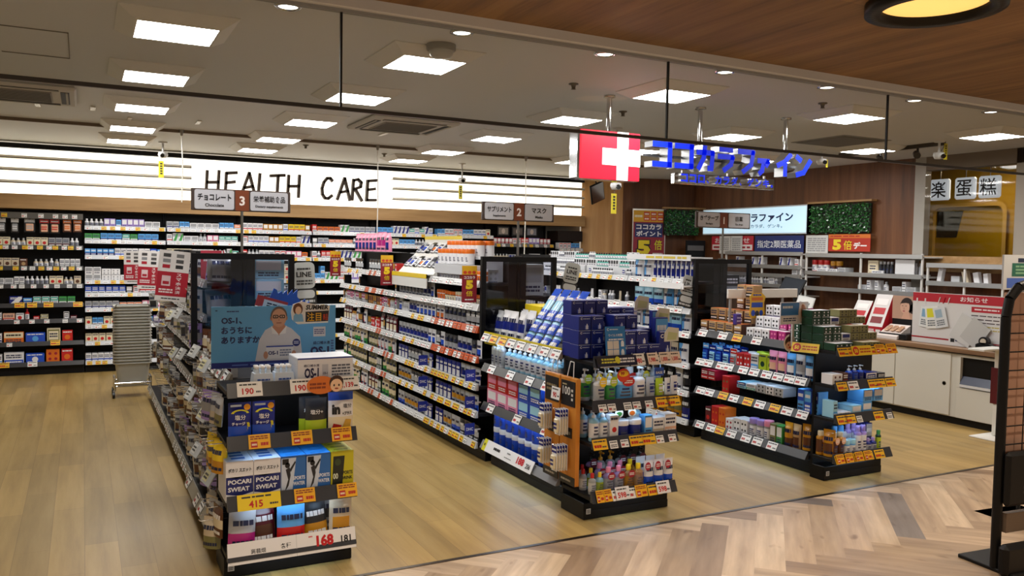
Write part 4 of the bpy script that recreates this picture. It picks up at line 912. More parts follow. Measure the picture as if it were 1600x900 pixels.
solo(MB().box(0, .02, 0, 1.3, .27, .009, '1a1a1d'), 'top_board', BLACKM, 'thin black board on gondola top carrying the pink gift bags', 'shelf', (2.62, 9.02, 1.536), -PI / 2)
PINKB = [pouch(.13, .2, .06, 'pink', 'magenta', 'band', 'pink gift bag'), pouch(.12, .2, .06, 'magenta', 'pink', 'window', 'pink gift bag'), pouch(.12, .19, .06, 'lavender', 'white', 'window', 'pink gift bag'), pouch(.12, .19, .06, 'pink', 'navy', 'window', 'pink gift bag')]
fill(PINKB, (2.7, 9.0), -PI / 2, 1.25, 1.547, 'top of aisle-2 gondola', 'far end', (1, 2), seed=9, inset=.0)
fill(BEAU[:4], (2.6, 9.1), -PI / 2, 1.4, 1.515, 'top ledge, aisle-2 gondola', 'far end', (1, 3), seed=10, inset=.01) if False else None
# vertical 5-times point strips and blue vitamin brand squares sticking out of the shelves
def strip5(x, y, z, lab, h=.28, w_=.12):
    mb = MB().box(-w_ / 2, -.001, 0, w_ / 2, .001, h, '8e1626'); e = -.002
    mb.rect(-w_ / 2, h * .76, w_ / 2, h, 'e2b21c', e)
    for k in range(3): mb.disc(-w_ * .3 + k * w_ * .3, h * .82, w_ * .13, h * .045, 'd2451e', e * 1.5, 10)
    mb.text('ココカラ', 0, h * .64, h * .08, 'f2eef0', e * 1.6, None, 'c', .04, maxw=w_ * .86).text('5', 0, h * .36, h * .25, 'f3d21f', e * 1.6, w_ * .5, 'c', .08).text('倍', 0, h * .17, h * .15, 'f3d21f', e * 1.6, w_ * .45, 'c', .05).marks(-w_ * .3, h * .05, w_ * .3, h * .11, 'f2eef0', e * 1.6, 1)
    mb.box(w_ / 2 - .004, .0, h * .4, w_ / 2 + .03, .002, h * .45, 'cccccc')
    solo(mb, 'point_strip', PRINT, lab, 'shelf strip', (x, y, z), 0, 'point campaign strips')
strip5(2.52, 9.1, 1.26, 'crimson and yellow point strip at far end of aisle-2 gondola')
strip5(2.52, 7.34, 1.24, 'crimson and yellow point strip beside the pink gift bags')
strip5(2.52, 5.49, 1.2, 'crimson and yellow point strip by the orange lidded jars', .27)
for i, (y, z) in enumerate(((6.42, .61), (6.42, .43), (6.42, .22), (5.47, .62), (5.47, .42), (5.47, .22))):
    mb = MB().box(-.04, -.0015, 0, .04, 0, .085, '1c2f9e').text('DHC', 0, .03, .024, 'e9ecf6', -.002, .055, 'c', .02)
    mb.box(.036, 0, .03, .09, .002, .04, 'cfcfcf')
    solo(mb, 'brand_card', PRINT, 'blue square vitamin card at %s of aisle-2 bay, %s from top' % ('near edge' if y < 6 else 'far edge', ORD[i % 3]), 'shelf card', (2.53, y, z), 0, 'blue vitamin cards')
# ---------------------------------------------------------------- aisle 1 tall left face: masks and small bottles
MASK = [pouch(.14, .17, .03, 'sky', 'white', 'side', 'mask pack'), pouch(.13, .17, .03, 'white', 'sky', 'side', 'mask pack'), pouch(.13, .17, .03, 'navy', 'silver', 'side', 'mask pack'), pouch(.14, .17, .03, 'aqua', 'blue', 'half', 'mask pack')]
def g3(k, protos, nb, runs=(1, 3), inset=.03, **kw):
    ya, yb, nm = BAYS[nb]; fill(protos, (4.6, yb), -PI / 2, yb - ya, G3L[k], f'{shelfword(k, 6)} shelf, aisle-1 {nm}', 'far end', runs, seed=400 + nb * 10 + k, inset=inset, **kw)
g3(5, [MASK[1], pouch(.06, .17, .02, 'silver', 'navy', 'side', 'mask pack'), pouch(.06, .17, .02, 'navy', 'white', 'side', 'mask pack')], 0, (1, 3), .06)
g3(4, [MASK[0], MASK[3], MASK[0]], 0, (1, 2), .06); g3(3, [MASK[3], MASK[1], MASK[2]], 0, (1, 3), .06)
g3(2, [MASK[1], pouch(.1, .17, .02, 'beige', 'gray', 'band', 'mask pack')], 0, (1, 2), .06)
g3(1, [pouch(.1, .19, .04, 'black', 'charcoal', 'band', 'tights pack'), pouch(.1, .19, .04, 'white', 'navy', 'slash', 'tights pack')], 0, (1, 2), .05)
g3(0, [pouch(.1, .2, .04, 'gold', 'olive', 'band', 'tights pack'), pouch(.1, .2, .04, 'navy', 'charcoal', 'top', 'tights pack')], 0, (1, 2), .05)
for nb in (1, 2, 3):
    g3(5, [bottle(.018, .075, 'white', 'charcoal', 'silver', 'round', 'polish bottle', parts=False), bottle(.018, .07, 'silver', 'white', 'gray', 'round', 'polish bottle', parts=False), box(.04, .07, .06, 'white', 'navy', 'half', 'skincare box')], nb, (2, 5), .03)
    g3(4, SMALLB + [tube(.035, .11, 'beige', 'charcoal', 'cream tube', False)], nb, (1, 3), .05, skip=.25)
    g3(3, SMALLB, nb, (1, 3)); g3(2, SMALLB, nb, (1, 3))
RAI = [bottle(.018, .07, 'white', 'silver', 'gray', 'round', 'polish bottle', parts=False), box(.04, .07, .06, 'white', 'charcoal', 'panel', 'skincare box'), bottle(.02, .06, 'teal', 'black', 'white', 'round', 'polish bottle', parts=False)]
for nb in (1, 2): 
    ya, yb, nm = BAYS[nb]
    solo(MB().box(.02, 0, 0, yb - ya - .02, .178, .09, 'd5d7da', .004).box(.02, .1, .09, yb - ya - .02, .178, .165, 'd5d7da', .004), 'display_riser', PLAS, f'clear stepped riser on the top shelf of aisle-1 {nm}', 'display riser', (4.705, yb, 1.3465), -PI / 2)
    fill(RAI, (4.703, yb), -PI / 2, yb - ya, 1.436, f'lower riser step, aisle-1 {nm}', 'far end', (3, 6), seed=71 + nb, inset=.01)
    fill(RAI, (4.8, yb), -PI / 2, yb - ya, 1.512, f'upper riser step, aisle-1 {nm}', 'far end', (3, 6), seed=75 + nb, inset=.01)
solo(MB().box(0, -.02, 0, .92, .22, .012, 'e9eaec').box(0, -.025, -.02, .92, -.018, .03, 'e3e4e6').marks(.3, -.012, .88, .022, 'd9c04a', -.026, 1), 'white_tray', PLAS, 'shiny white tray topping the nearest bay of masks, aisle-1', 'tray', (4.6, 6.4, 1.542), -PI / 2)
solo(MB().box(0, -.09, 0, .62, -.002, .012, 'f2f2f2').box(0, -.095, -.02, .62, -.088, .03, 'eeeeee'), 'mask_header_shelf', PLAS, 'bright white ledge above the light blue mask packs', 'shelf', (4.6, 6.1, 1.30), -PI / 2)
# shelf talkers shaped like speech cards
def line_card(x, y, z, ry, lab, s=1.0):
    mb = MB().plate([(a * s, b * s) for a, b in rr(-.065, .1, .065, .26, .03, 5)], -.001, .001, 'b9bcb8').plate([(a * s, b * s) for a, b in rr(-.06, 0, .07, .1, .008, 3)], -.001, .001, '2a2c2a')
    mb.text('LINE', 0, .17 * s, .032 * s, '191b19', -.002, .09 * s, 'c', .03)
    mb.marks(-.04 * s, .21 * s, .04 * s, .23 * s, '303230', -.002, 1).marks(-.045 * s, .12 * s, .05 * s, .155 * s, '3c3e3c', -.002, 2).marks(-.05 * s, .01 * s, .06 * s, .035 * s, 'c9ccc9', -.002, 1)
    mb.plate([(a * s, b * s) for a, b in rr(-.05, .04, .06, .09, .02, 4)], -.002, -.001, 'c9ccc9')
    mb.box(-.16 * s if x < 4 else .04, .001, .12 * s, -.04 if x < 4 else .1 * s, .003, .13 * s, 'cfcfcf')
    o = solo(mb, 'shelf_talker', PRINT, lab, 'shelf card', (x, y, z)); o.rotation_euler = (0, ry, math.radians(-8)); return o
line_card(1.325, 5.52, 1.2, -.05, 'grey rounded shelf card reading LINE right of the chocolate end frame', 1.1)
line_card(4.53, 5.5, 1.13, .25, 'grey rounded shelf card reading LINE hanging by the blue masks', 1.05)
line_card(3.4, 5.55, 1.24, .2, 'grey rounded shelf card reading LINE right of the middle end frame', 1.0)
for x, y, z, n in ((1.25, 5.53, 1.45, 'a'), (3.3, 5.56, 1.46, 'b')): pass
# ---------------------------------------------------------------- aisle 3 left face: hanging snack and chocolate pouches
SNACK = [pouch(.11, .15, .03, 'silver', 'brown', 'window', 'snack pouch'), pouch(.12, .16, .03, 'beige', 'brown', 'half', 'snack pouch'), pouch(.11, .15, .03, 'silver', 'beige', 'half', 'snack pouch'), pouch(.11, .16, .03, 'gray', 'charcoal', 'band', 'snack pouch'),
         pouch(.12, .15, .03, 'brown', 'cream', 'band', 'snack pouch'), pouch(.11, .16, .03, 'silver', 'charcoal', 'window', 'snack pouch'), pouch(.1, .14, .03, 'silver', 'olive', 'half', 'snack pouch'), pouch(.11, .15, .03, 'lavender', 'gray', 'band', 'snack pouch')]
def hang_row(y0, y1, z, where, X, seed, protos=SNACK, step=.085, turn=(8, 42), unit=None, reach=.09, hang=True):
    """Pouches on hooks in front of a shelf edge (or standing on the shelf when hang is False)."""
    rng = seeded('hang', where, seed); y = y1
    while y > y0:
        p = rng.choice(protos); i = COUNT.get((where, 'h'), 0); COUNT[where, 'h'] = i + 1; x = X + rng.uniform(-.012, .012)
        o = place(p, (x, y, z - .05 - p.h * .96 if hang else z + .003), -PI / 2, f'{p.desc}, {nth(i)} from far end, {where}')
        o.rotation_euler = (math.radians(rng.uniform(-6, 3)), math.radians(rng.uniform(-6, 6)), -PI / 2 + math.radians(rng.uniform(*turn)))
        if hang and unit: 
            h_ = part(MB().tube([(x + reach, y, z - .052), (x - .035, y, z - .052), (x - .042, y, z - .042)], .0028, 'c9c9c9', 5), 'hook', CHROME, unit); h_.matrix_parent_inverse = (Matrix.Translation(unit.location) @ Matrix.Rotation(unit.rotation_euler.z, 4, 'Z')).inverted()
        y -= step * rng.uniform(.8, 1.4)
for nb, (ya, yb, nm) in enumerate(BAYS):
    un = [o for o in bpy.data.objects if o.get('label') == f'black double gondola shelving facing left, aisle-3 sign row, {nm}'][0]
    for k, z in enumerate(G1L):
        if k == 0: hang_row(ya + .05, yb - .05, z, f'bottom shelf, aisle-3 {nm}', .66, nb * 10, hang=False, step=.1)
        else: hang_row(ya + .05, yb - .05, z, f'{shelfword(k, 6)} row, aisle-3 {nm}', .635, nb * 10 + k, unit=un)
    hang_row(ya + (.25 if nb == 0 else .05), yb - .05, G1L[5], f'top shelf, aisle-3 {nm}', .75, nb * 10 + 7, hang=False, step=.11)
# three red and white phone payment posters standing out from the shelf side
for i, (x, y, z, w_, h_, a) in enumerate(((.505, 5.78, 1.22, .19, .33, -6), (.425, 6.55, 1.26, .15, .28, -3), (.36, 7.3, 1.27, .13, .26, 0))):
    mb = MB().box(-w_ / 2, -.001, 0, w_ / 2, .001, h_, 'e9e6e4'); e = -.002
    mb.rect(-w_ * .5, h_ * .1, w_ * .5, h_ * .58, 'b01c30', e)
    for q in range(6): mb.rect(-w_ * .36 + (q % 2) * w_ * .42, h_ * (.65 + .11 * (q // 2)), -w_ * .12 + (q % 2) * w_ * .42, h_ * (.72 + .11 * (q // 2)), ['b01c30', '2a2a2c', '8a8c90', '555', '444', '777'][q].replace('555', '555555').replace('444', '444444').replace('777', '777777'), e)
    for q, ch in enumerate('スマホ決済'): mb.text(ch, w_ * .2, h_ * (.49 - .085 * q), h_ * .066, 'f3e6e6', e * 1.4, w_ * .17, 'c', .03)
    mb.rect(-w_ * .34, h_ * .3, -w_ * .06, h_ * .5, 'e4c9cc', e * 1.3).rect(-w_ * .3, h_ * .33, -w_ * .1, h_ * .39, 'b01c30', e * 1.6).marks(-w_ * .4, h_ * .15, w_ * .05, h_ * .25, 'f0e4e4', e * 1.3, 2).marks(-w_ * .3, h_ * .03, w_ * .3, h_ * .07, '444444', e, 1)
    mb.cyl((w_ / 2, 0, h_ * .8), (.64 - x, .03, h_ * .8), .004, 'd0d0d0', 6)
    o = solo(mb, 'payment_poster', PRINT, 'red and white phone payment poster, %s from camera, hanging off chocolate shelves' % ('nearest', 'second', 'third')[i], 'poster', (x, y, z)); o.rotation_euler.y = math.radians(-a)
for i, y in enumerate((5.95, 6.02, 6.1)):
    o = solo(MB().box(-.07, 0, 0, .07, .012, .2, ['c2304a', 'd0d0d2', 'b62a40'][i]).marks(-.05, .12, .05, .18, 'f0e0e0', -.001, 2), 'gift_card_pack', FILM, 'red gift card pack behind the nearest payment poster, %s in the row' % nth(i), 'card pack', (.78 + i * .02, y, 1.353)); o.rotation_euler.z = -.5
# silver bags and blue packs seen through the clear end frames
SB = pouch(.165, .175, .09, 'silver', 'beige', 'plain', 'foil snack bag', None, FOIL)
for i, (x, z, ry) in enumerate(((.79, 1.362, .05), (.79, 1.142, -.05))):
    place(SB, (x, 5.5, z), 0, 'large silver foil bag behind the left end frame, %s shelf' % ('top', 'lower')[i]).rotation_euler = (-.15, ry, .1)
PK = box(.2, .13, .1, 'aqua', 'white', 'panel', 'tissue pack')
for i in range(2): place(PK, (1.08, 5.5, 1.242 + i * .135), 0, 'pale blue tissue pack behind the left end frame, %s one' % ('lower', 'upper')[i])
GK = box(.19, .24, .12, 'silver', 'gray', 'panel', 'mask carton')
place(GK, (3.06, 5.5, 1.242), 0, 'pale grey carton behind the middle end frame')
place(box(.09, .1, .05, 'silver', 'gray', 'dots', 'notice card'), (2.72, 5.5, 1.342), 0, 'small grey notice card behind the middle end frame')
place(box(.2, .16, .12, 'charcoal', 'gray', 'band', 'mask carton'), (5.05, 5.5, 1.242), 0, 'dark carton behind the right end frame')
# ================================================================ LOW DISPLAY ISLANDS IN FRONT OF EACH GONDOLA
XI = (.585, 2.615, 4.62); WI = (.63, .63, .6)
EL = ([.14, .38, .665, .915], [.155, .47, .69, .95], [.17, .45, .685, .925]); LL = ([.14, .385, .655, .915], [.165, .45, .735, .955], [.15, .44, .68, .926])
AD = ('front display of aisle-3', 'front display of aisle-2', 'front display of aisle-1')
for g in range(3):
    X, Wd = XI[g], WI[g]
    e_cards = [[[CARD_LW], [CARD_LY], [CARD_LY], [CARD_LW]], [[CARD_LY, CARD_LW], [CARD_W, CARD_LY], [CARD_W, CARD_LY], [CARD_LW]], [[CARD_LY], [CARD_LY, CARD_W], [CARD_LY, CARD_LW], [CARD_LY]]][g]
    bay('end_display_unit', f'black shelf unit facing the mall at the {AD[g]}', 'display unit', (X, 3.97, 0), 0, Wd, .33 if g < 2 else .2, EL[g][-1], EL[g], '34363c', e_cards if g else [(), (), (), ()], [5, 7, 7, 5] if g == 1 else 6, .1, led=True, railh=.065, slant=.03, uprights=False, seed=120 + g)
    bay('side_display_unit', f'black low shelf unit facing left at the {AD[g]}', 'display unit', (X, 5.42, 0), -PI / 2, 1.11 if g < 2 else 1.24, .3, LL[g][-1], LL[g], ['8a8b8d', '26272b', '26272b', 'a9aaac'] if g == 1 else '8f8a7e' if g == 0 else '3a3b3f',
        [[[CARD_LW], [CARD_LW], [CARD_LY, CARD_LW], [CARD_LW]], [(), [CARD_LW], [CARD_LW], [CARD_LW, CARD_LW, CARD_LY]], [[CARD_LW, CARD_LW, CARD_LY], [CARD_LW, CARD_LW, CARD_LY], [CARD_LW], [CARD_LY, CARD_LY, CARD_LW]]][g], [[6] * 4, [4, 3, 4, 8], [9, 9, 10, 6]][g], .1, led=g > 0, railh=.055, slant=.03, uprights=False, seed=130 + g, depths=[0, .08, .08, .08] if g == 0 else None,
        strip={3: 'd8c62e'} if g == 1 else None)
    bay('side_display_unit', f'black low shelf unit facing right at the {AD[g]}', 'display unit', (X + Wd, 4.31 if g < 2 else 4.18, 0), PI / 2, 1.11 if g < 2 else 1.24, .3, LL[g][-1], LL[g], '5a5b5e', (), 6, .1, led=False, railh=.055, uprights=False, seed=140 + g)
    for i, (x, y) in enumerate(((.02, -.0), (Wd - .05, 0))): pass
    solo(MB().box(0, 0, 0, .03, .002, .032, 'd8d8d8').marks(.004, .004, .026, .028, '333333', -.0005, 3), 'fixture_number_tag', PRINT, f'tiny white tag on the black base of the {AD[g]}', 'tag', (X + .02, 4.034, .035))
def priced(x, z, w_, h_, col, txt, lab, g, y=3.935, tc='c01818', extra=None, tilt=-.4):
    mb = MB().box(-w_ / 2, -.0015, 0, w_ / 2, 0, h_, col).marks(-w_ * .4, h_ * .72, w_ * .3, h_ * .9, '333333', -.002, 1, seeded(lab))
    mb.text(txt, -w_ * .08, h_ * .14, h_ * .44, tc, -.0022, None, 'c', .03, maxw=w_ * .6).marks(w_ * .24, h_ * .2, w_ * .44, h_ * .4, '33333a', -.002, 1, seeded(lab, 1))
    if extra: mb.text(extra, w_ * .3, h_ * .14, h_ * .3, '222222', -.0022, None, 'c', .02, maxw=w_ * .24)
    o = solo(mb, 'price_sign', PRINT, lab, 'price sign', (x, y, z)); o.rotation_euler.x = tilt; return o
# ---- aisle 3 end: oral rehydration drinks, salt tablets, sports drinks, dried fruit
priced(.69, .89, .115, .07, 'f0efec', '190', 'white price sign 190 under the small drink six-packs', 0)
priced(.935, .89, .115, .07, 'f0efec', '190', 'white price sign 190 beside the orange speech card', 0)
priced(1.165, .89, .1, .07, 'f0efec', '1,139', 'white price sign 1,139 under large rehydration drink carton', 0)
for i, x in enumerate((.735, .925, 1.115)): priced(x, .64, .1, .068, 'eeb41c', '', 'yellow price sign under the salt candy pouches, %s along' % nth(i), 0) if False else None
def ysign(x, z, lab, y=3.935, w_=.1, h_=.068):
    r_ = seeded(lab)
    o = solo(MB().box(-w_ / 2, -.0015, 0, w_ / 2, 0, h_, 'eeb01c').marks(-w_ * .42, h_ * .62, w_ * .42, h_ * .92, '8a3a1c', -.002, 2, r_).rect(-w_ * .4, h_ * .1, -w_ * .1, h_ * .5, 'b8201c', -.002).marks(-w_ * .36, h_ * .18, -w_ * .13, h_ * .42, 'f4d8c0', -.0026, 1, r_).marks(w_ * .05, h_ * .12, w_ * .42, h_ * .5, 'b8201c', -.002, 1, r_), 'price_sign', PRINT, lab, 'price sign', (x, y, z)); o.rotation_euler.x = -.4
for i, x in enumerate((.735, .935, 1.13)): ysign(x, .64, 'yellow price sign under salt candy pouches, %s from left' % nth(i))
for i, x in enumerate((.95, 1.16)): ysign(x, .355, 'yellow price sign under blue sports drink cartons, %s from left' % nth(i))
priced(.735, .35, .2, .075, 'f0d21f', '415', 'long yellow price sign 415 under navy sports drink cartons', 0)
o = solo(MB().box(0, -.0015, 0, .615, 0, .1, 'efeef0').text('168', .46, .028, .055, 'c4161c', -.0024, .085, 'c', .05).text('181', .565, .03, .036, '1c1c1e', -.0024, .05, 'c', .03).text('蒟蒻畑', .14, .04, .022, '1c1c1e', -.0024, None, 'c', .05).text('各種', .27, .045, .024, '1c1c1e', -.0024, None, 'c', .05).marks(.36, .02, .4, .03, '666666', -.002, 1).marks(.38, .075, .4, .085, 'c4161c', -.002, 1).rect(.32, 0, .322, .1, 'c9c9c9', -.002),
         'price_board', PRINT, 'long white price board 168 along bottom shelf of the dried fruit', 'price sign', (.592, 3.94, .095)); o.rotation_euler.x = -.3
mb = MB().disc(0, .05, .07, .044, 'd9742a', -.002, 24).disc(0, .05, .07, .044, 'd9742a', .0, 24).marks(-.055, .03, .025, .065, '8a3c18', -.003, 2)
mb.disc(.075, .058, .035, .036, '3a2016', -.003, 18).disc(.075, .045, .03, .032, 'f0c9a6', -.004, 18).disc(.063, .046, .004, .006, '2a1a12', -.005, 8).disc(.087, .046, .004, .006, '2a1a12', -.005, 8).disc(.075, .03, .01, .004, 'a04030', -.005, 8)
o = solo(mb, 'speech_card', PRINT, 'orange speech bubble card with a small face on the drink shelf edge', 'shelf card', (1.02, 3.925, .875))
# the blue poster
t = thing('drink_poster', 'wide blue drink poster with man in white shirt on top of the left display', 'poster', (.572, 4.35, .967))
W_, H_ = .635, .315
mb = MB().box(0, 0, 0, W_, .004, H_, '62b0ea').rect(0, 0, W_, .03, '1a2a86', -.001).marks(.1, .008, .5, .02, '5a78d0', -.0014, 1, seeded('pp'))
for s_, z in (('OS-1、', .225), ('おうちに', .175), ('ありますか?', .125)): mb.text(s_, .048, z, .034 if 'OS' in s_ else .036, '1a2460', -.0014, None, 'l', .035)
mb.marks(.02, .29, .03, .3, '1a2460', -.0014, 1).marks(.075, .285, .135, .295, '2a3a80', -.0014, 1, seeded('q'))
# printed man
e = -.0016
mb.poly([(.215, e, .03), (.46, e, .03), (.445, e, .15), (.40, e, .195), (.36, e, .215), (.31, e, .215), (.265, e, .19), (.235, e, .14)], 'd9dde6')
mb.poly([(.3, e * 1.1, .2), (.335, e * 1.1, .16), (.372, e * 1.1, .2), (.36, e * 1.1, .225), (.31, e * 1.1, .225)], 'c98f72')
mb.poly([(.295, e * 1.2, .212), (.335, e * 1.2, .165), (.3, e * 1.2, .17)], 'f0f2f6').poly([(.375, e * 1.2, .212), (.37, e * 1.2, .17), (.335, e * 1.2, .165)], 'f0f2f6')
mb.disc(.335, .262, .042, .05, '6a5a50', e * 1.25, 24).disc(.335, .252, .038, .048, 'd3a184', e * 1.3, 24).disc(.296, .25, .006, .012, 'c99478', e * 1.25, 8).disc(.374, .25, .006, .012, 'c99478', e * 1.25, 8)
for sx in (-.017, .017):
    mb.plate([(a + .335 + sx, b) for a, b in rr(-.014, .25, .014, .268, .005, 3)], e * 1.5, e * 1.4, '2a201c').plate([(a + .335 + sx, b) for a, b in rr(-.0095, .2548, .0095, .2632, .003, 3)], e * 1.7, e * 1.6, 'd8ae94').disc(.335 + sx, .259, .004, .003, '1a1210', e * 1.9, 8)
mb.rect(.331, .258, .339, .261, '2a201c', e * 1.6).poly([(.331, e * 1.5, .238), (.339, e * 1.5, .238), (.335, e * 1.5, .252)], 'b98468').rect(.322, .224, .348, .228, '8a4a40', e * 1.5)
mb.rect(.27, .04, .41, .105, 'eef2f8', e * 1.8).rect(.27, .1, .41, .107, '2c48b0', e * 2).text('OS-1', .305, .06, .02, '1a2a70', e * 2.1, None, 'c', .04).marks(.34, .05, .4, .09, '8a98b8', e * 2, 3, seeded('r'))
mb.disc(.268, .06, .012, .02, 'cf9a7c', e * 2.2, 12).disc(.412, .06, .012, .02, 'cf9a7c', e * 2.2, 12)
mb.disc(.425, .12, .02, .02, '1a2a80', e * 2, 18).marks(.412, .112, .438, .13, 'c9d2f0', e * 2.2, 2, seeded('s'))
mb.rect(.515, .148, .58, .2, 'd9dfea', e).marks(.52, .16, .575, .19, '5a64a0', e * 1.2, 3, seeded('t')).text('経口補水液', .56, .105, .018, '1a2460', e * 1.2, .09, 'c', .05).text('OS-1', .55, .05, .044, '1a2460', e * 1.2, .1, 'c', .05).marks(.61, .06, .625, .13, '3a5aa8', e, 5, seeded('u'))
part(mb, 'printed_board', PRINT, t)
part(MB().box(.1, .005, -.05, .13, .02, .1, 'b0b4b8').box(.5, .005, -.05, .53, .02, .1, 'b0b4b8'), 'stand', PLAS, t)
t = thing('summer_card', 'cut-out SUMMER card with yellow lettering on corner of blue drink poster', 'shelf card', (1.06, 4.33, 1.19))
mb = MB().plate([(-.09, .02), (-.06, -.005), (.1, .0), (.11, .09), (.02, .1), (-.04, .115), (-.085, .1), (-.095, .06)], -.003, .003, 'ece9e2')
mb.text('SUMMER', .04, .07, .026, '1b1b1f', -.004, .12, 'c', .04, None, .15).plate([(-.02, .006), (.1, .008), (.104, .064), (-.02, .06)], -.0045, -.004, '1b1b1f').text('注目', .025, .01, .046, 'f2b81a', -.006, .075, 'c', .06).text('商品', .085, .012, .036, 'd4431e', -.006, .026, 'c', .05)
mb.disc(-.06, .075, .025, .032, '6a3a1c', -.004, 18).disc(-.058, .068, .016, .021, 'f0caa8', -.005, 16).poly([(-.085, -.0045, .008), (-.03, -.0045, .008), (-.036, -.0045, .045), (-.05, -.0045, .055), (-.07, -.0045, .055), (-.082, -.0045, .04)], '7fb6d8')
part(mb, 'cut_out', PRINT, t)
solo(MB().box(0, 0, 0, .17, .003, .06, 'c8382c').box(.04, -.001, 0, .17, 0, .045, 'ecebe8').marks(.06, .008, .16, .035, '303038', -.002, 2).box(.08, .003, -.36, .09, .006, .03, 'cccccc'), 'header_card', PRINT, 'red and white header card behind the blue drink poster', 'shelf card', (.83, 4.6, 1.27)).rotation_euler.y = .28
mb = MB(); rng = random.Random(4); pts = [(-.11, 0), (.12, 0)]; x = .12
while x > -.1: pts.append((x, .06 + rng.uniform(0, .04) + .02 * (x < .05))); x -= .018; pts.append((x, .045 + rng.uniform(0, .03) + .02 * (x < .05))); x -= .01
mb.plate(pts, -.004, .004, '1f5fd0'); mb.box(-.005, .004, -.33, .005, .008, .03, 'cccccc'); solo(mb, 'splash_card', PRINT, 'bright blue splash-shaped card behind blue drink poster', 'shelf card', (1.03, 4.75, 1.24)).rotation_euler.y = .25
# six packs of small bottles and the large carton
for i, (x, y) in enumerate(((.77, 4.03), (.87, 4.03))):
    t = thing('drink_six_pack', 'small white six-pack of rehydration drink bottles, %s, before the blue poster' % ('on the left', 'on the right')[i], 'drink pack', (x, y, .916))
    part(MB().add([(-.05, 0, 0), (.05, 0, 0), (.05, .09, 0), (-.05, .09, 0), (-.043, .012, .062), (.043, .012, .062), (.043, .085, .062), (-.043, .085, .062)], [(3, 2, 1, 0), (4, 5, 6, 7), (0, 1, 5, 4), (1, 2, 6, 5), (2, 3, 7, 6), (3, 0, 4, 7)], ['dfe9f5'] * 6).marks(-.03, .015, .03, .04, '3a62b8', -.001, 2, seeded('six')), 'sleeve', PRINT, t)
    for k in range(6): part(MB().lathe([(.012, .06), (.012, .075), (.009, .08), (.009, .083), (.011, .084), (.011, .098), (.0001, .099)], ['d6e6f6', 'd6e6f6', 'd6e6f6', 'ffffff', 'ffffff', 'ffffff'], 10, -.027 + (k % 3) * .027, .03 + (k // 3) * .035), 'bottle', PLAS, t)
t = thing('drink_carton', 'large white rehydration drink carton with blue edge, right of the six-packs', 'carton', (1.06, 3.99, .916))
part(MB().box(-.138, 0, 0, .138, .2, .135, 'e4e8f0', .003, None, 'eef1f6'), 'carton', PRINT, t)
part(MB().rect(-.138, .127, .138, .134, '24409a', -.0008).text('OS-1', -.07, .035, .05, '1a2250', -.0012, .07, 'c', .04).text('経口補水液', -.07, .09, .013, '1a2250', -.0012, .075, 'c', .03).rect(-.018, .03, .012, .1, 'c2cad8', -.0008).text('OS-1', -.003, .05, .012, '1a2250', -.0012, .022, 'c', .03).marks(.03, .04, .125, .1, '5a6274', -.0008, 4, seeded('cc')), 'front_print', PRINT, t)
# salt candy pouches on the third shelf
SALT = pouch(.105, .185, .035, 'navy', 'blue', 'half', 'salt candy pouch', None, None, 1, '塩分')
def saltpouch(x, lab):
    f = bulge(.105, .185, .035); fy = lambda a, b: -f(a, b) - .003 + .0175
    t = place(SALT, (x, 3.99, .666), 0, lab)
    mb = MB()
    for k in range(7):
        a0, a1 = PI * (.95 - .13 * k), PI * (.95 - .13 * (k + 1)); P = lambda r, a: (r * math.cos(a), .132 + .5 * r * math.sin(a))
        q = [P(.03, a0), P(.042, a0), P(.042, a1), P(.03, a1)]; mb.poly([(a, fy(a, b), b) for a, b in q], 'd8cf2a')
        q = [(.028 + .012 * math.sin(k * .45), .09 - k * .011), (.04 + .012 * math.sin(k * .45), .09 - k * .011), (.04 + .012 * math.sin(k * .45 + .45), .079 - k * .011), (.028 + .012 * math.sin(k * .45 + .45), .079 - k * .011)]
        mb.poly([(a - .012 * k * .25, fy(a, b), b) for a, b in q], 'd8cf2a')
    mb.disc(.03, .165, .015, .015, 'f0a61c', -.004, 12).rect(-.045, .168, .005, .178, 'cfe0f4', -.002)
    mb.text('チャージ', -.008, .078, .016, 'eef2fa', 0, .06, 'c', .03, fy); o = part(mb, 'front_print', PRINT, t)
saltpouch(.655, 'blue salt candy pouch with yellow arrows, left one beside corner'); saltpouch(.765, 'blue salt candy pouch with yellow arrows, right one before the dark gap')
p = pouch(.105, .18, .04, 'charcoal', 'lime', 'half', 'salt tablet pouch', None, None, 2, '塩分+'); place(p, (1.02, 4.0, .666), 0, 'dark salt tablet pouch with lime lower half, left of the white pouch'); place(p, (1.0, 4.05, .666), 0, 'dark salt tablet pouch with lime lower half, behind the front one')
t = place(pouch(.125, .205, .04, 'white', 'blue', 'plain', 'salt tablet pouch', 'blue', None, 3, ' '), (1.135, 3.985, .666), 0, 'white salt tablet pouch with blue header at the right end') if False else None
p = pouch(.125, .205, .04, 'white', 'cream', 'half', 'salt tablet pouch', 'blue', None, 3, ''); p0 = p
t = place(p, (1.14, 3.985, .666), 0, 'white salt tablet pouch with blue header at the right end')
f = bulge(.125, .205, .04); fy = lambda a, b: -f(a, b) - .003 + .02
part(MB().text('in', -.028, .095, .05, '14161c', 0, .04, 'c', .06, fy).text('塩分', .03, .125, .022, '14161c', 0, .045, 'c', .01, fy).text('+プラス', .028, .09, .018, '14161c', 0, .05, 'c', .04, fy).add([(a, fy(a, b), b) for a, b in [(-.05, .02), (-.01, .015), (0, .04), (-.04, .05)]], [(0, 1, 2, 3)], 'b8241c').add([(a, fy(a, b), b) for a, b in [(.0, .02), (.045, .025), (.05, .065), (.02, .07)]], [(0, 1, 2, 3)], 'd9a93a'), 'front_print', PRINT, t)
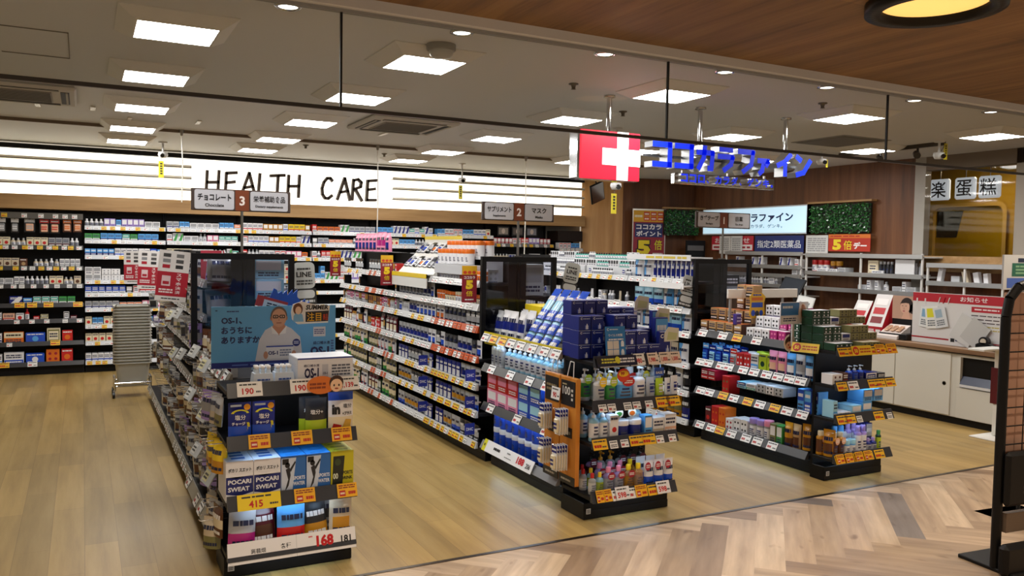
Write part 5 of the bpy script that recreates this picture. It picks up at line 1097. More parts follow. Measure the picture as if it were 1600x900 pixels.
# cartons on the second shelf
def carton(x, lab, base, top, wd, paint):
    t = thing('drink_carton', lab, 'carton', (x, 3.99, .381))
    mb = MB().box(-wd / 2, 0, 0, wd / 2, .24, .195, base, .002, None, top); part(mb, 'carton', PRINT, t); m2 = MB(); paint(m2, wd); part(m2, 'front_print', PRINT, t); return t
def pocari(mb, wd):
    y = -.0008; mb.rect(-wd * .49, .03, wd * .49, .12, '17246e', y).poly([(-wd * .49, y, .12), (-wd * .1, y, .112), (wd * .49, y, .125), (wd * .49, y, .135), (-wd * .1, y, .128), (-wd * .49, y, .138)], 'eef0f4').poly([(-wd * .49, y * 1.3, .04), (0, y * 1.3, .028), (wd * .49, y * 1.3, .042), (wd * .49, y * 1.3, .026), (-wd * .49, y * 1.3, .026)], 'eef0f4')
    mb.text('POCARI', 0, .085, .022, 'e8ecf6', y * 2, wd * .84, 'c', .035).text('SWEAT', -.004, .05, .022, 'e8ecf6', y * 2, wd * .78, 'c', .035).text('ポカリ スエット', 0, .142, .02, '20242c', y * 2, wd * .84, 'c', .03, None, .12)
    for k in range(3): mb.box(-wd * .25, .04 + .055 * k, .1951, wd * .25, .07 + .055 * k, .196, '3a6ab8')
def sports(mb, wd):
    y = -.0008; mb.poly([(-wd * .49, y, .02), (-wd * .05, y, .02), (wd * .1, y, .185), (-wd * .49, y, .185)], 'c9d6ea').disc(-wd * .25, .15, .012, .014, '16181f', y * 2, 12)
    mb.poly([(-wd * .32, y * 2, .13), (-wd * .16, y * 2, .14), (-wd * .12, y * 2, .1), (-wd * .2, y * 2, .05), (-wd * .36, y * 2, .02), (-wd * .22, y * 2, .08)], '23252c').poly([(-wd * .16, y * 2, .13), (wd * .06, y * 2, .17), (wd * .08, y * 2, .16), (-wd * .12, y * 2, .115)], '23252c')
    mb.text('SPORTS', wd * .22, .075, .018, 'e6eefa', y * 2, wd * .48, 'c', .03).text('WATER', wd * .22, .048, .018, 'e6eefa', y * 2, wd * .48, 'c', .03).rect(-wd * .45, .155, -wd * .2, .182, '16181f', y * 2)
    for k in range(4): mb.box(-wd * .3, .02 + .055 * k, .1951, wd * .3, .035 + .055 * k, .196, '2a78c8')
def yell(mb, wd):
    y = -.0008; mb.poly([(-wd * .45, y, .02), (0, y, .02), (wd * .1, y, .17), (-wd * .4, y, .17)], '20261c').disc(-wd * .2, .14, .016, .018, '3a4a2a', y * 2, 12).text('SPORTS', wd * .2, .075, .018, '1a1f1a', y * 2, wd * .5, 'c', .03).text('00', -wd * .3, .055, .03, 'e0e8d0', y * 2, wd * .22, 'c', .03)
    mb.text('DRINK', wd * .2, .05, .016, '1a1f1a', y * 2, wd * .5, 'c', .03)
    for k in range(3): mb.box(-wd * .3, .03 + .06 * k, .1951, wd * .3, .04 + .06 * k, .196, '6a701c')
carton(.652, 'navy and white sports drink carton at the left corner of second shelf', 'e6e8ee', 'd2dcec', .126, pocari); carton(.78, 'navy and white sports drink carton, second from the left corner', 'e6e8ee', 'd2dcec', .126, pocari)
carton(.905, 'blue sports drink carton with running figure, left of the pair', '2f6cb8', '2c86d8', .12, sports); carton(1.027, 'blue sports drink carton with running figure, right of the pair', '2f6cb8', '2c86d8', .12, sports)
carton(1.147, 'yellow sports drink carton at the right end of second shelf', 'c9c01f', 'b4ae2a', .115, yell)
# dried fruit pouches on the bottom shelf
for i, (x, y, w_, b_, a_, st, tl, lab) in enumerate(((.665, 4.0, .125, 'silver', 'magenta', 'half', 'PRUNE', 'purple and silver prune pouch at left corner of bottom shelf'), (.775, 4.03, .12, 'maroon', 'brown', 'window', 'PRUNE', 'dark maroon prune pouch, second from left on bottom shelf'),
      (.9, 3.995, .135, 'sky', 'red', 'half', 'PEACH', 'sky blue fruit jelly pouch with red lower half'), (1.03, 4.01, .115, 'charcoal', 'gold', 'half', 'MANGO', 'dark mango pouch with gold lower half'), (1.145, 3.995, .115, 'beige', 'gold', 'window', 'MANGO', 'silver beige mango pouch at the right end of bottom shelf'))):
    p = pouch(w_, .175, .05, b_, a_, st, 'dried fruit pouch', None, None, 20 + i); t = place(p, (x, y, .149), 0, lab); t.rotation_euler = (-.12, (.06, -.05, .02, -.08, .05)[i], 0)
    if st != 'x': pass
for i, (x, y) in enumerate(((.72, 4.14), (.85, 4.16), (.97, 4.15), (1.1, 4.16))): place(SNACK[i], (x, y, .141), 0, f'{SNACK[i].desc}, {nth(i)} in rear row, bottom shelf of left display')
su = [o for o in bpy.data.objects if o.get('label') == 'black low shelf unit facing left at the front display of aisle-3'][0]
eu = [o for o in bpy.data.objects if o.get('label') == 'black shelf unit facing the mall at the front display of aisle-3'][0]
for k, z in enumerate(LL[0]):
    if k: hang_row(4.36, 5.38, z, f'{shelfword(k, 4)} row, aisle-3 low side', .62, 500 + k, unit=su)
    else: hang_row(4.4, 5.36, z, 'bottom shelf, aisle-3 low side', .65, 500, hang=False, step=.1)
    if k in (1, 3): hang_row(4.06, 4.28, EL[0][k], f'{shelfword(k, 4)} corner row, aisle-3 display', .548, 520 + k, unit=eu, step=.075)
hang_row(4.5, 5.36, LL[0][3], 'top shelf, aisle-3 low side', .68, 540, hang=False, step=.11, protos=SNACK[3:5] + [pouch(.11, .16, .03, 'black', 'maroon', 'half', 'snack pouch')])
YP = pouch(.1, .15, .05, 'yellow', 'gold', 'half', 'lemon candy pouch')
hang_row(4.02, 4.3, EL[0][2] + .03, 'lemon row, aisle-3 display', .545, 560, [YP], .062, (10, 30), eu)
hang_row(4.1, 4.25, .31, 'lowest corner row, aisle-3 display', .53, 561, [pouch(.11, .15, .05, 'beige', 'olive', 'half', 'snack pouch')], .1, (20, 40), eu)
for i, (y, z) in enumerate(((5.0, .95), (4.55, .93), (5.2, .67), (4.6, .66), (4.9, .4), (4.4, .37), (5.9, 1.1), (6.4, 1.05), (5.7, .85), (6.2, .8))):
    o = solo(MB().box(-.08, -.002, 0, .08, .002, .075, 'b9bcbc').box(-.01, .0, .05, .01, .13, .056, 'b0b0b0').rect(-.07, .012, .01, .065, 'dfd9a8' if i % 2 else 'd9d9d4', -.003).marks(-.06, .02, 0, .055, '555555', -.004, 2, seeded(i)), 'price_plate', RAILM if False else PRINT, 'slanted price plate on chocolate shelves, %s of ten' % nth(i), 'price plate', (.545, y, z)); o.rotation_euler = (-.55, 0, -PI / 2 + .12)
# ================================================================ GOODS ON THE MIDDLE DISPLAY
# left face, top: oral care refill pouches and blue toothbrush packs
RF = pouch(.1, .2, .05, 'white', 'navy', 'band', 'detergent refill'); RF2 = pouch(.11, .19, .06, 'silver', 'navy', 'band', 'detergent refill'); BLP = pouch(.085, .26, .03, 'blue', 'aqua', 'band', 'toothbrush pack')
i = 0
for j, (xo, zo) in enumerate(((.045, 0), (.12, .0), (.2, 0))):
    for k in range(4 if j < 2 else 3):
        p = RF2 if k == 0 else RF; y = 5.34 - .115 * k + .01 * j
        o = place(p, (2.615 + xo, y, .962), -PI / 2, f'{p.desc}, {("front", "middle", "rear")[j]} row, {nth(k)} from far end, aisle-2 display'); o.rotation_euler = (math.radians(-6), 0, -PI / 2 + .1 * ((k + j) % 3 - 1))
for j in range(3):
    for k in range(4):
        o = place(BLP, (2.645 + .05 * j, 4.87 - .115 * k - .01 * j, .962 + .085 * j), -PI / 2, f'blue toothbrush pack leaning back, {("front", "middle", "rear")[j]} tier, {nth(k)} from far end'); o.rotation_euler = (math.radians(-38), 0, -PI / 2 + .1)
t = thing('diaper_carton', 'yellow and white carton with red flag behind the blue toothbrush packs', 'carton', (2.86, 5.02, .956), -.12)
part(MB().box(0, 0, 0, .2, .3, .24, 'e2c81c', .003), 'carton', PRINT, t)
part(MB().poly([(.0, -.001, .22), (.0, -.001, .16), (.13, -.001, .12), (.13, -.001, .18)], 'a8121c').marks(.015, .15, .1, .19, 'f2e8d8', -.002, 1, seeded('dc')).rect(.13, .0, .2, .24, 'e9e9e6', -.0008), 'front_print', PRINT, t)
FLAT = MB().box(-.16, 0, 0, .16, .3, .03, 'f0f0f2', .003).box(-.16, -.001, .004, .16, 0, .01, '8a92b8').mesh('flat_pack', PRINT)
for k in range(9):
    o = link('flat_pack', FLAT, None, (3.04, 4.345 + .004 * (k % 2), .957 + .0305 * k)); tag(o, 'flat white pack, %s from the bottom of pile behind blue supplement boxes' % nth(k), 'pack', 'pile of flat white packs')
# left face, second level: tall sprayers and pump bottles
SP = bottle(.027, .188, 'white', 'white', 'silver', 'tall', 'gel tube', parts=False); PB = bottle(.034, .19, 'aqua', 'white', 'white', 'pump', 'hand wash bottle'); 
for k in range(3): place(SP, (2.65, 5.36 - .062 * k, .737), -PI / 2, 'tall white gel tube, %s from far end, second level of the middle display' % nth(k))
solo(MB().box(-.1, -.002, 0, .1, 0, .04, 'd8d21e').marks(-.09, .008, .09, .032, '2a2a1a', -.003, 1), 'shelf_strip', PRINT, 'yellow printed strip above the white gel tubes, middle display', 'shelf strip', (2.61, 5.3, .905), -PI / 2)
for j in range(2):
    for k in range(10): place(PB, (2.655 + .08 * j, 5.15 - .076 * k, .737), -PI / 2, 'pale blue hand wash pump bottle, %s row, %s from far end' % (('front', 'rear')[j], nth(k)), 'hand wash pump bottles')
# third level: boxed cups, pink then blue
CUPP = box(.155, .118, .16, 'pink', 'white', 'panel', 'toothpaste set'); CUPR = box(.155, .118, .16, 'red', 'pink', 'panel', 'toothpaste set'); CUPB = box(.155, .118, .16, 'blue', 'aqua', 'panel', 'toothpaste set')
for s_ in range(2):
    for k in range(6):
        p = (CUPR if s_ else CUPP) if k < 3 else CUPB
        place(p, (2.64, 5.33 - .16 * k, .452 + .1185 * s_), -PI / 2, f'{p.desc}, {("lower", "upper")[s_]} layer, {nth(k)} from far end')
# bottom: two layers of blue canisters with white lids
CAN = bottle(.045, .125, 'blue', 'white', 'blue', 'tub', 'wipes canister')
for j in range(2):
    for s_ in range(2):
        for k in range(8):
            place(CAN, (2.67 + .098 * j, 5.34 - .096 * k, .166 + .128 * s_), -PI / 2, 'blue wipes canister with white lid, %s layer, %s row, %s from far end' % (('lower', 'upper')[s_], ('front', 'rear')[j], nth(k)))
o = solo(MB().box(-.37, -.0015, 0, .37, 0, .085, 'ecebea').rect(-.37, 0, -.32, .085, 'd8d21e', -.002).marks(-.355, .03, -.335, .06, '222222', -.003, 1).text('188', .2, .022, .05, 'c4161c', -.003, .1, 'c', .05).text('206', .31, .02, .035, '2a2a2e', -.003, .06, 'c', .02).marks(-.2, .03, -.1, .062, '1c1c1e', -.003, 1).marks(.0, .05, .05, .065, '777777', -.003, 1).marks(-.02, .02, .08, .03, '777777', -.003, 1),
         'price_board', PRINT, 'long white price board 188 below the blue wipes canisters', 'price sign', (2.57, 4.98, .135), -PI / 2); o.rotation_euler.x = -.45
# orange peg boards with toothbrush packs
for b, (y, n) in enumerate(((4.43, 'far'), (4.24, 'near'))):
    t = thing('peg_board', f'orange wooden peg board with black header, {n} one at corner of the middle display', 'display board', (2.565, y, .2), -PI / 2)
    part(MB().box(0, 0, 0, .18, .03, .64, 'c98228', .002), 'board', W_ORANGE, t)
    hb = MB().box(.012, -.004, .47, .168, 0, .62, '17161a')
    if b: hb.text('100', .075, .535, .05, 'e9e6e0', -.005, .085, 'c', .01).marks(.03, .59, .08, .605, 'b8a880', -.005, 1).marks(.13, .5, .15, .58, 'e0ddd6', -.005, 3)
    else: hb.marks(.03, .53, .15, .58, '8a7a5a', -.005, 2)
    part(hb, 'header_panel', PRINT, t); part(MB().box(.05, -.004, .28, .14, 0, .34, '17161a').marks(.06, .295, .13, .325, '8a8478', -.005, 1), 'lower_panel', PRINT, t)
    part(MB().box(.0, -.004, 0, .18, 0, .05, '17161a').marks(.03, .015, .14, .035, 'b0a898', -.005, 1), 'footer_panel', PRINT, t)
    for z in (.45, .235):
        part(MB().tube([(.09, 0, z), (.09, -.09, z), (.09, -.1, z + .012)], .003, 'd8d8d8', 6), 'hook', CHROME, t)
    part(MB().tube([(.05, .015, .64), (.06, .03, .73), (.1, .03, .73), (.12, .015, .64)], .003, 'e8e8e8', 6), 'hanging_wire', PLAS, t)
    TB = blister(.06, .155, 'white', 'navy', 'toothbrush set', 'cream', b)
    for zi, z in enumerate((.45, .235)):
        for k in range(4 if (b, zi) != (1, 1) else 5):
            place(TB, (2.565 - .03 - .018 * k, y - .09, .2 + z - .15), -PI / 2, f'{TB.desc}, {("upper", "lower")[zi]} hook of {n} peg board, {nth(k)} from board')
priced(2.545, .69, .1, .075, 'ecebea', '90', 'white price sign hanging over the two orange peg boards', 1, 4.27)
bpy.data.objects[-1] if False else None
for o in [q for q in bpy.data.objects if q.get('label') == 'white price sign hanging over the two orange peg boards']: o.rotation_euler = (-.1, 0, -PI / 2)
# front face, top: navy supplement boxes
def cbox(w_, h_, d_, big=False):
    p = box(w_, h_, d_, 'navy', 'blue', 'plain', 'beauty box', None, 5 + big)
    if not getattr(p, 'done', 0):
        y = -.0012; mb = MB().text('C', -w_ * .3, h_ * .74, h_ * .16, 'e6ebf6', y, None, 'c', .03).marks(-w_ * .18, h_ * .76, w_ * .4, h_ * .86, 'aab8e0', y, 1, seeded('c', w_)).rect(-w_ * .02, h_ * .08, w_ * .3, h_ * .36, '4a62c8', y)
        mb.poly([(w_ * .06, y * 1.3, h_ * .08), (w_ * .26, y * 1.3, h_ * .08), (w_ * .26, y * 1.3, h_ * .3), (w_ * .2, y * 1.3, h_ * .38), (w_ * .2, y * 1.3, h_ * .46), (w_ * .12, y * 1.3, h_ * .46), (w_ * .12, y * 1.3, h_ * .38), (w_ * .06, y * 1.3, h_ * .3)], 'dde4f6').rect(-w_ * .49, h_ * .97, w_ * .49, h_ * .995, 'cfdcf6', y)
        p.parts = [('carton', p.parts[0][1]), ('front_print', mb.mesh('front_print', PRINT))]; p.desc = 'navy beauty box with white bottle print'; p.done = 1
    return p
CB = cbox(.085, .085, .1); CBB = cbox(.1, .12, .1, True)
for j, (y, cols) in enumerate(((4.03, ((2.93, 2), (3.02, 2), (3.11, 1))), (4.14, ((2.68, 3), (2.77, 3), (2.93, 3), (3.02, 3), (3.12, 2))), (4.26, ((2.7, 4), (2.79, 4), (2.88, 4))))):
    for ci, (x, n) in enumerate(cols):
        for k in range(n): place(CB, (x - .04, y - .04, .951 + .0855 * k), 0, f'navy beauty box with white bottle print, {("front", "middle", "rear")[j]} row, {nth(ci)} column, {nth(k)} from bottom')
for k in range(2): place(CBB, (2.96 + .102 * k, 4.22, 1.208), 0, 'tall navy beauty box on top of the stack, %s one' % ('left', 'right')[k]) if False else place(CBB, (2.95 + .104 * k, 4.25, .951 + .17), 0, 'tall navy beauty box on the rear stack, %s one' % ('left', 'right')[k])
for k in range(2): place(box(.1, .17, .1, 'navy', 'blue', 'frame', 'beauty box', None, 9), (2.95 + .104 * k, 4.25, .951), 0, 'navy beauty box with blue frame under the tall pair, %s' % ('left', 'right')[k])
for k in range(3): place(cbox(.095, .16 - .0 * k, .035, True), (3.155 + .01 * k, 3.99 + .05 * k, .951 + .0 * k), 0, 'slim navy beauty box at right end of middle display, %s from front' % nth(k)) if k == 0 else place(box(.095, .2 + .04 * k, .035, 'navy', 'sky', 'half', 'beauty box', None, k), (3.15 + .012 * k, 3.99 + .05 * k, .951), 0, 'slim navy beauty box at right end of middle display, %s from front' % nth(k))
for k, (x, y, z) in enumerate(((3.19, 3.985, 1.05), (3.2, 4.09, 1.16), (3.12, 4.2, 1.23))):
    solo(MB().plate([(-.05, .05), (-.05, .0), (.06, .0), (.06, .08), (-.02, .09)], -.001, .001, 'd9dcd2').plate([(-.03, .01), (.04, .01), (.05, .05), (-.02, .06)], -.002, -.001, 'c2cc9a').box(-.003, 0, -.08, .003, .002, .03, 'dddddd'), 'green_flag_card', PRINT, 'pale green flag card over navy beauty boxes, %s from the front' % nth(k), 'shelf card', (x, y, z))
t = thing('blue_notice_board', 'bright blue notice card leaning before the navy beauty boxes', 'shelf card', (2.78, 3.965, .93)); 
mb = MB().box(-.07, 0, 0, .07, .003, .225, '2c7cc4').text('C', -.052, .2, .015, 'e6eefa', -.001, None, 'c', .02).marks(-.04, .202, .02, .212, 'c6daf0', -.001, 1).text('ウイルス対策', 0, .165, .016, 'eef4fa', -.001, .1, 'c', .03).marks(-.05, .142, .055, .155, 'e6eefa', -.001, 1)
for a in range(2):
    for b in range(2): mb.rect(-.06 + .042 * a, .04 + .052 * b, -.021 + .042 * a, .088 + .052 * b, 'd6d4d2', -.001)
mb.poly([(.036, -.001, .04), (.058, -.001, .04), (.058, -.001, .075), (.052, -.001, .09), (.042, -.001, .09), (.036, -.001, .075)], 'dce8f6').poly([(.036, -.001, .105), (.058, -.001, .105), (.058, -.001, .13), (.052, -.001, .14), (.042, -.001, .14), (.036, -.001, .13)], 'dce8f6')
part(mb, 'printed_board', PRINT, t); t.rotation_euler.x = -.12
for k, (x, tx) in enumerate(((2.93, '980'), (3.03, '1,980'), (3.12, '1,000'), (3.2, '1,000'))): priced(x, .925, .078, .07, 'eeddd0' if k else 'efeeec', tx, 'price sign %s under navy beauty boxes, %s from left' % (tx, nth(k)), 1)
for k, (x, a, b) in enumerate(((2.83, 'd8d23a', 'navy'), (2.7, '1a1a20', 'navy'))):
    o = solo(MB().box(-.075, -.0015, 0, .075, 0, .06, '141a3a').marks(-.06, .015, .06, .05, 'd8d44a' if k else 'e8e8f0', -.002, 2).disc(-.06, .035, .018, .022, a, -.0025, 12), 'shelf_strip', PRINT, 'dark shelf edge card with bright print, %s the blue notice card' % ('below', 'left of')[k], 'shelf strip', (x, 3.93, .928)); o.rotation_euler.x = -.4
# front face, middle shelves
seq2 = []
W1 = bottle(.034, .2, 'white', 'white', 'silver', 'pump', 'hand soap bottle', tagc='yellow'); W2 = bottle(.036, .2, 'white', 'white', 'green', 'pump', 'hand soap bottle', tagc='lime'); BG = bottle(.06, .19, 'aqua', 'white', 'sky', 'round', 'soap refill bottle', 1, .6, tagc='red'); PW = bottle(.042, .215, 'white', 'silver', 'white', 'pump', 'body milk bottle', 1, .75)
TB_ = tube(.06, .14, 'silver', 'navy', 'hand cream tube'); TG = tube(.055, .13, 'lime', 'white', 'hand cream tube'); SB_ = bottle(.03, .2, 'aqua', 'white', 'white', 'pump', 'sanitizer bottle')
def front(lst, z, where, y=4.0, x0=2.64, gap=.006):
    x = x0
    for i, p in enumerate(lst):
        if isinstance(p, (int, float)): x += p; continue
        place(p, (x + p.w / 2, y, z), 0, f'{p.desc}, {nth(sum(1 for q in lst[:i] if not isinstance(q, (int, float))))} from left, {where}'); x += p.w + gap
front([.03, W1, W2, BG, PW, TB_, TG, tube(.04, .13, 'white', 'navy', 'hand cream tube'), tube(.05, .14, 'white', 'navy', 'hand cream tube')], .691, 'third shelf, middle display front')
front([.01, W2, W1, W1, W2, BG, W1, PW], .691, 'third shelf rear row, middle display', 4.13)
solo(MB().disc(0, .0, .045, .04, 'd8442a', 0, 22).disc(0, .0, .045, .04, 'd8442a', .002, 22).disc(0, .01, .036, .018, 'f0c01c', -.001, 18).text('99', -.008, .0, .022, 'b01818', -.002, None, 'c', .04), 'neck_tag', PRINT, 'round red and yellow 99 tag on the large soap bottle', 'tag', (2.845, 3.985, .86))
solo(MB().box(-.035, 0, 0, .035, .002, .05, '1d50b8').text('BASE', 0, .012, .016, 'dfe8f6', -.001, .05, 'c', .03), 'header_card', PRINT, 'blue header card reading BASE over the lime hand cream tubes', 'shelf card', (3.12, 4.0, .84))
solo(MB().plate(rr(-.06, 0, .06, .3, .02, 4), -.002, .002, '9ec4de'), 'side_card', PRINT, 'pale blue side card standing at right end of the third shelf', 'shelf card', (3.19, 4.08, .7), .9)
TUBB = bottle(.045, .11, 'navy', 'white', 'navy', 'tub', 'cleansing tub'); 
front([SB_, SB_, box(.06, .15, .06, 'white', 'red', 'disc', 'hand cream box'), TUBB, TUBB, box(.06, .13, .06, 'sky', 'white', 'panel', 'face mask box'), box(.085, .11, .08, 'white', 'beige', 'band', 'cotton box'), box(.09, .125, .08, 'white', 'peach', 'band', 'cotton box')], .471, 'second shelf, middle display front', gap=.004)
front([SB_, SB_, SB_, bottle(.03, .19, 'blue', 'white', 'sky', 'pump', 'sanitizer bottle'), box(.06, .16, .05, 'white', 'green', 'disc', 'hand cream box'), box(.06, .16, .05, 'white', 'orange', 'disc', 'hand cream box'), SB_], .471, 'second shelf rear row, middle display', 4.12)
for k, (x, a) in enumerate(((2.845, 'green'), (2.94, 'orange'))): solo(MB().disc(0, 0, .03, .028, 'eef0e6', 0, 16).disc(0, -.004, .02, .014, a, -.001, 14).disc(0, 0, .03, .028, 'eef0e6', .002, 16).box(-.003, 0, -.05, .003, .002, 0, 'dddddd'), 'flag_card', PRINT, f'round white card with {a} print over the cleansing tubs', 'shelf card', (x, 4.02, .625))
# bottom shelf: clear bottles with coloured caps and red tags, blue refill packs
CLP = bottle(.034, .15, 'lavender', 'pink', 'silver', 'round', 'shampoo bottle', 1, .8, True, 'crimson', True); CLY = bottle(.034, .15, 'tan', 'yellow', 'gold', 'round', 'shampoo bottle', 1, .8, True, 'crimson', True); CLA = bottle(.034, .15, 'gold', 'yellow', 'tan', 'round', 'shampoo bottle', 1, .8, True, None, True)
MINI = bottle(.024, .125, 'silver', 'red', 'white', 'round', 'mouthwash bottle', 1, 1, True, None, True); MINY = bottle(.024, .125, 'aqua', 'yellow', 'lime', 'round', 'mouthwash bottle', 1, 1, True, None, True)
RFL = pouch(.07, .16, .04, 'white', 'blue', 'half', 'shampoo refill')
front([MINI, MINY, CLP, CLP, CLY, CLA, RFL, RFL, RFL], .156, 'bottom shelf, middle display front', gap=.005)
front([MINI, MINY, CLP, CLP, CLP, CLA, RFL, RFL, RFL], .156, 'bottom shelf middle row, middle display', 4.1, gap=.007)
front([MINI, MINI, bottle(.034, .2, 'lavender', 'black', 'maroon', 'pump', 'shampoo bottle', 1, .8, True, 'maroon', True), bottle(.034, .2, 'silver', 'gold', 'white', 'pump', 'shampoo bottle', 1, .8, True, None, True), bottle(.034, .2, 'silver', 'gold', 'white', 'pump', 'shampoo bottle', 1, .8, True, None, True)] + [bottle(.036, .2, 'silver', 'black', 'maroon', 'pump', 'shampoo bottle', 1, .8, True, 'maroon', True)] * 3, .156, 'bottom shelf rear row, middle display', 4.19, gap=.004)
for k, x in enumerate((2.93, 3.01, 3.09)): solo(MB().disc(0, 0, .021, .026, 'b02038', 0, 16).disc(0, 0, .021, .026, 'b02038', .001, 16).marks(-.014, -.012, .014, .012, 'f0e0e0', -.001, 2), 'round_tag', PRINT, 'round red tag on blue shampoo refill, %s from left' % nth(k), 'tag', (2.925 + .076 * k + .12, 3.988, .29)) 
priced(2.83, .13, .1, .075, 'e6e4e6', '598', 'white price sign 598 under the pink capped shampoo', 1, 3.93); priced(3.13, .13, .1, .075, 'e6e4e6', '598', 'white price sign 598 under the blue shampoo refills', 1, 3.93)
for k, x in enumerate((2.67, 2.725)): ysign(x, .13, 'small yellow price sign at left corner of middle display, %s one' % ('first', 'second')[k], 3.93, .052, .072)
ysign(2.965, .13, 'yellow price sign under the yellow capped shampoo bottles', 3.93, .085, .07)
# ================================================================ GOODS ON THE RIGHT DISPLAY
CH = box(.085, .1, .1, 'tan', 'black', 'band', 'energy drink carton', 'orange'); CH2 = box(.085, .1, .1, 'brown', 'tan', 'half', 'energy drink carton', 'orange')
n = 0
for j in range(3):
    for s_ in range((1, 2, 4)[j]):
        for k in range(5 if j < 2 else 4):
            if j == 2 and k < 2: continue
            p = CH if (k + s_) % 4 else CH2
            place(p, (4.64 + .105 * j, 5.36 - .1 * k, .927 + .1018 * s_), -PI / 2, f'{p.desc.replace("energy drink carton", "drink carton")}, {("front", "middle", "rear")[j]} row, {nth(s_)} layer, {nth(k)} from far end')
DOT = box(.075, .085, .09, 'white', 'black', 'dots', 'eye drop box'); MAG = box(.07, .085, .09, 'magenta', 'pink', 'dots', 'eye drop box', 'white'); LAV = box(.075, .085, .09, 'lavender', 'navy', 'dots', 'eye drop box')
for j in range(3):
    for s_ in range(j + 1):
        for k in range(5):
            p = DOT if k < 3 else MAG
            if j == 2 and s_ == 1: p = LAV
            place(p, (4.645 + .1 * j, 4.83 - .083 * k, .927 + .0868 * s_), -PI / 2, f'{p.desc}, {("front", "middle", "rear")[j]} row, {nth(s_)} layer, {nth(k)} from far end')
DG = box(.09, .052, .1, 'darkgreen', 'white', 'dots', 'lens case box', 'white'); GR = box(.09, .052, .1, 'olive', 'black', 'dots', 'lens case box', 'beige'); WN_ = box(.09, .052, .1, 'white', 'navy', 'panel', 'lens case box')
for j in range(3):
    for ci in range(6):
        for s_ in range(max(0, (1, 3, 5)[j] - (1 if ci in (2, 5) else 0))):
            p = DG if ci < 2 else WN_ if ci == 2 else GR
            place(p, (4.67 + .093 * ci, 3.985 + .104 * j, .926 + .0538 * s_), 0, f'{p.desc}, {("front", "middle", "rear")[j]} row, {nth(ci)} column, {nth(s_)} from bottom')
for k in range(4):
    for s_ in range(5): place(DG, (4.635, 4.36, .927 + .0538 * s_), -PI / 2, f'darkgreen lens case box, lone stack at corner, {nth(s_)} from bottom') if k == 0 else None
t = thing('info_stand', 'blue and white product information card above green boxes, right display', 'shelf card', (4.56, 4.3, .93), .08)
part(MB().box(-.15, 0, .16, .15, .005, .32, 'e2e4ea').rect(-.145, .225, .05, .315, '3f7fc4', -.001).marks(-.13, .27, -.02, .3, 'dfe9f6', -.002, 1).rect(-.13, .17, .03, .215, 'f0f0f2', -.001).marks(-.12, .18, .02, .21, '3a4a70', -.002, 2).disc(.09, .24, .05, .072, 'f2e6dc', -.001, 20).disc(.095, .245, .028, .055, 'c98f6c', -.002, 16).disc(.085, .285, .014, .018, 'a8683e', -.003, 12), 'printed_card', PRINT, t)
part(MB().box(-.01, .005, 0, .01, .015, .2, 'c9c9c9'), 'stand', PLAS, t)
solo(MB().box(0, 0, 0, .78, .02, .075, 'e6e2da', .003).box(.02, .002, -.3, .04, .014, 0, '9a9a9a').box(.6, .002, -.3, .62, .014, 0, '9a9a9a'), 'header_board', PLAS, 'long blank cream header board over the eye drop boxes', 'header board', (4.66, 5.1, 1.225))
t = thing('character_free_pop', 'yellow and blue shaped eye drop display card', 'shelf card', (4.75, 4.95, 1.05)) if False else None
mb = MB().plate([(-.08, .02), (-.05, 0), (.05, 0), (.085, .03), (.075, .12), (.09, .17), (.05, .2), (-.05, .2), (-.08, .17), (-.07, .12)], -.002, .002, 'e0b02a').rect(-.06, .085, .06, .125, '2348a8', -.003).disc(-.04, .04, .022, .025, '2348a8', -.003, 12).disc(0, .035, .022, .025, '2a2a30', -.003, 12).disc(.045, .04, .02, .024, '2348a8', -.003, 12).rect(-.06, .14, .06, .165, 'd06a20', -.003).marks(-.045, .175, .045, .195, '2348a8', -.003, 1).box(-.004, .002, -.1, .004, .006, .05, 'cccccc')
solo(mb, 'shaped_card', PRINT, 'shaped yellow and blue display card among tan drink cartons', 'shelf card', (4.78, 4.9, 1.08))
solo(MB().box(-.03, 0, 0, .03, .04, .09, '4a3a8a', .006).marks(-.02, .02, .02, .07, 'b8b0e0', -.001, 2), 'purple_toy_box', FILM, 'small purple box beside the shaped yellow and blue card', 'box', (4.66, 4.97, 1.02))
mb = MB().disc(0, .05, .058, .062, 'ece6de', 0, 24).disc(0, .05, .058, .062, 'ece6de', .002, 24).disc(0, .055, .046, .045, '3a1c12', -.001, 20).disc(0, .032, .04, .03, 'eab48e', -.002, 20).disc(-.015, .036, .005, .007, '2a1610', -.003, 8).disc(.015, .036, .005, .007, '2a1610', -.003, 8).disc(0, .018, .012, .006, 'b8382a', -.003, 10).poly([(-.01, -.001, .1), (.0, -.001, .125), (.012, -.001, .1)], '3a1c12').box(-.003, .002, -.03, .003, .004, .02, 'dddddd')
solo(mb, 'face_card', PRINT, 'round card of a brown haired cartoon child on the shelf edge', 'shelf card', (4.555, 4.33, .9))
for k, (x, y, rz) in enumerate(((4.565, 4.2, -PI / 2 + .35), (4.85, 3.935, 0))):
    o = solo(MB().box(-.1, -.0015, 0, .1, 0, .07, 'e9c52a').disc(-.06, .035, .03, .03, 'c4281c', -.002, 16).text('50', -.06, .02, .028, 'f2d02a', -.003, None, 'c', .04).marks(-.02, .015, .09, .055, 'b8501c', -.002, 2), 'sale_sign', PRINT, 'yellow sale sign with red 50 disc, %s edge of right display' % ('left', 'front')[k], 'price sign', (x, y, .895), rz); o.rotation_euler.x = -.35
for k, x in enumerate((5.04, 5.16)): ysign(x, .9, 'orange yellow sale sign at right end of top shelf, %s' % ('left one', 'right one')[k], 3.935)
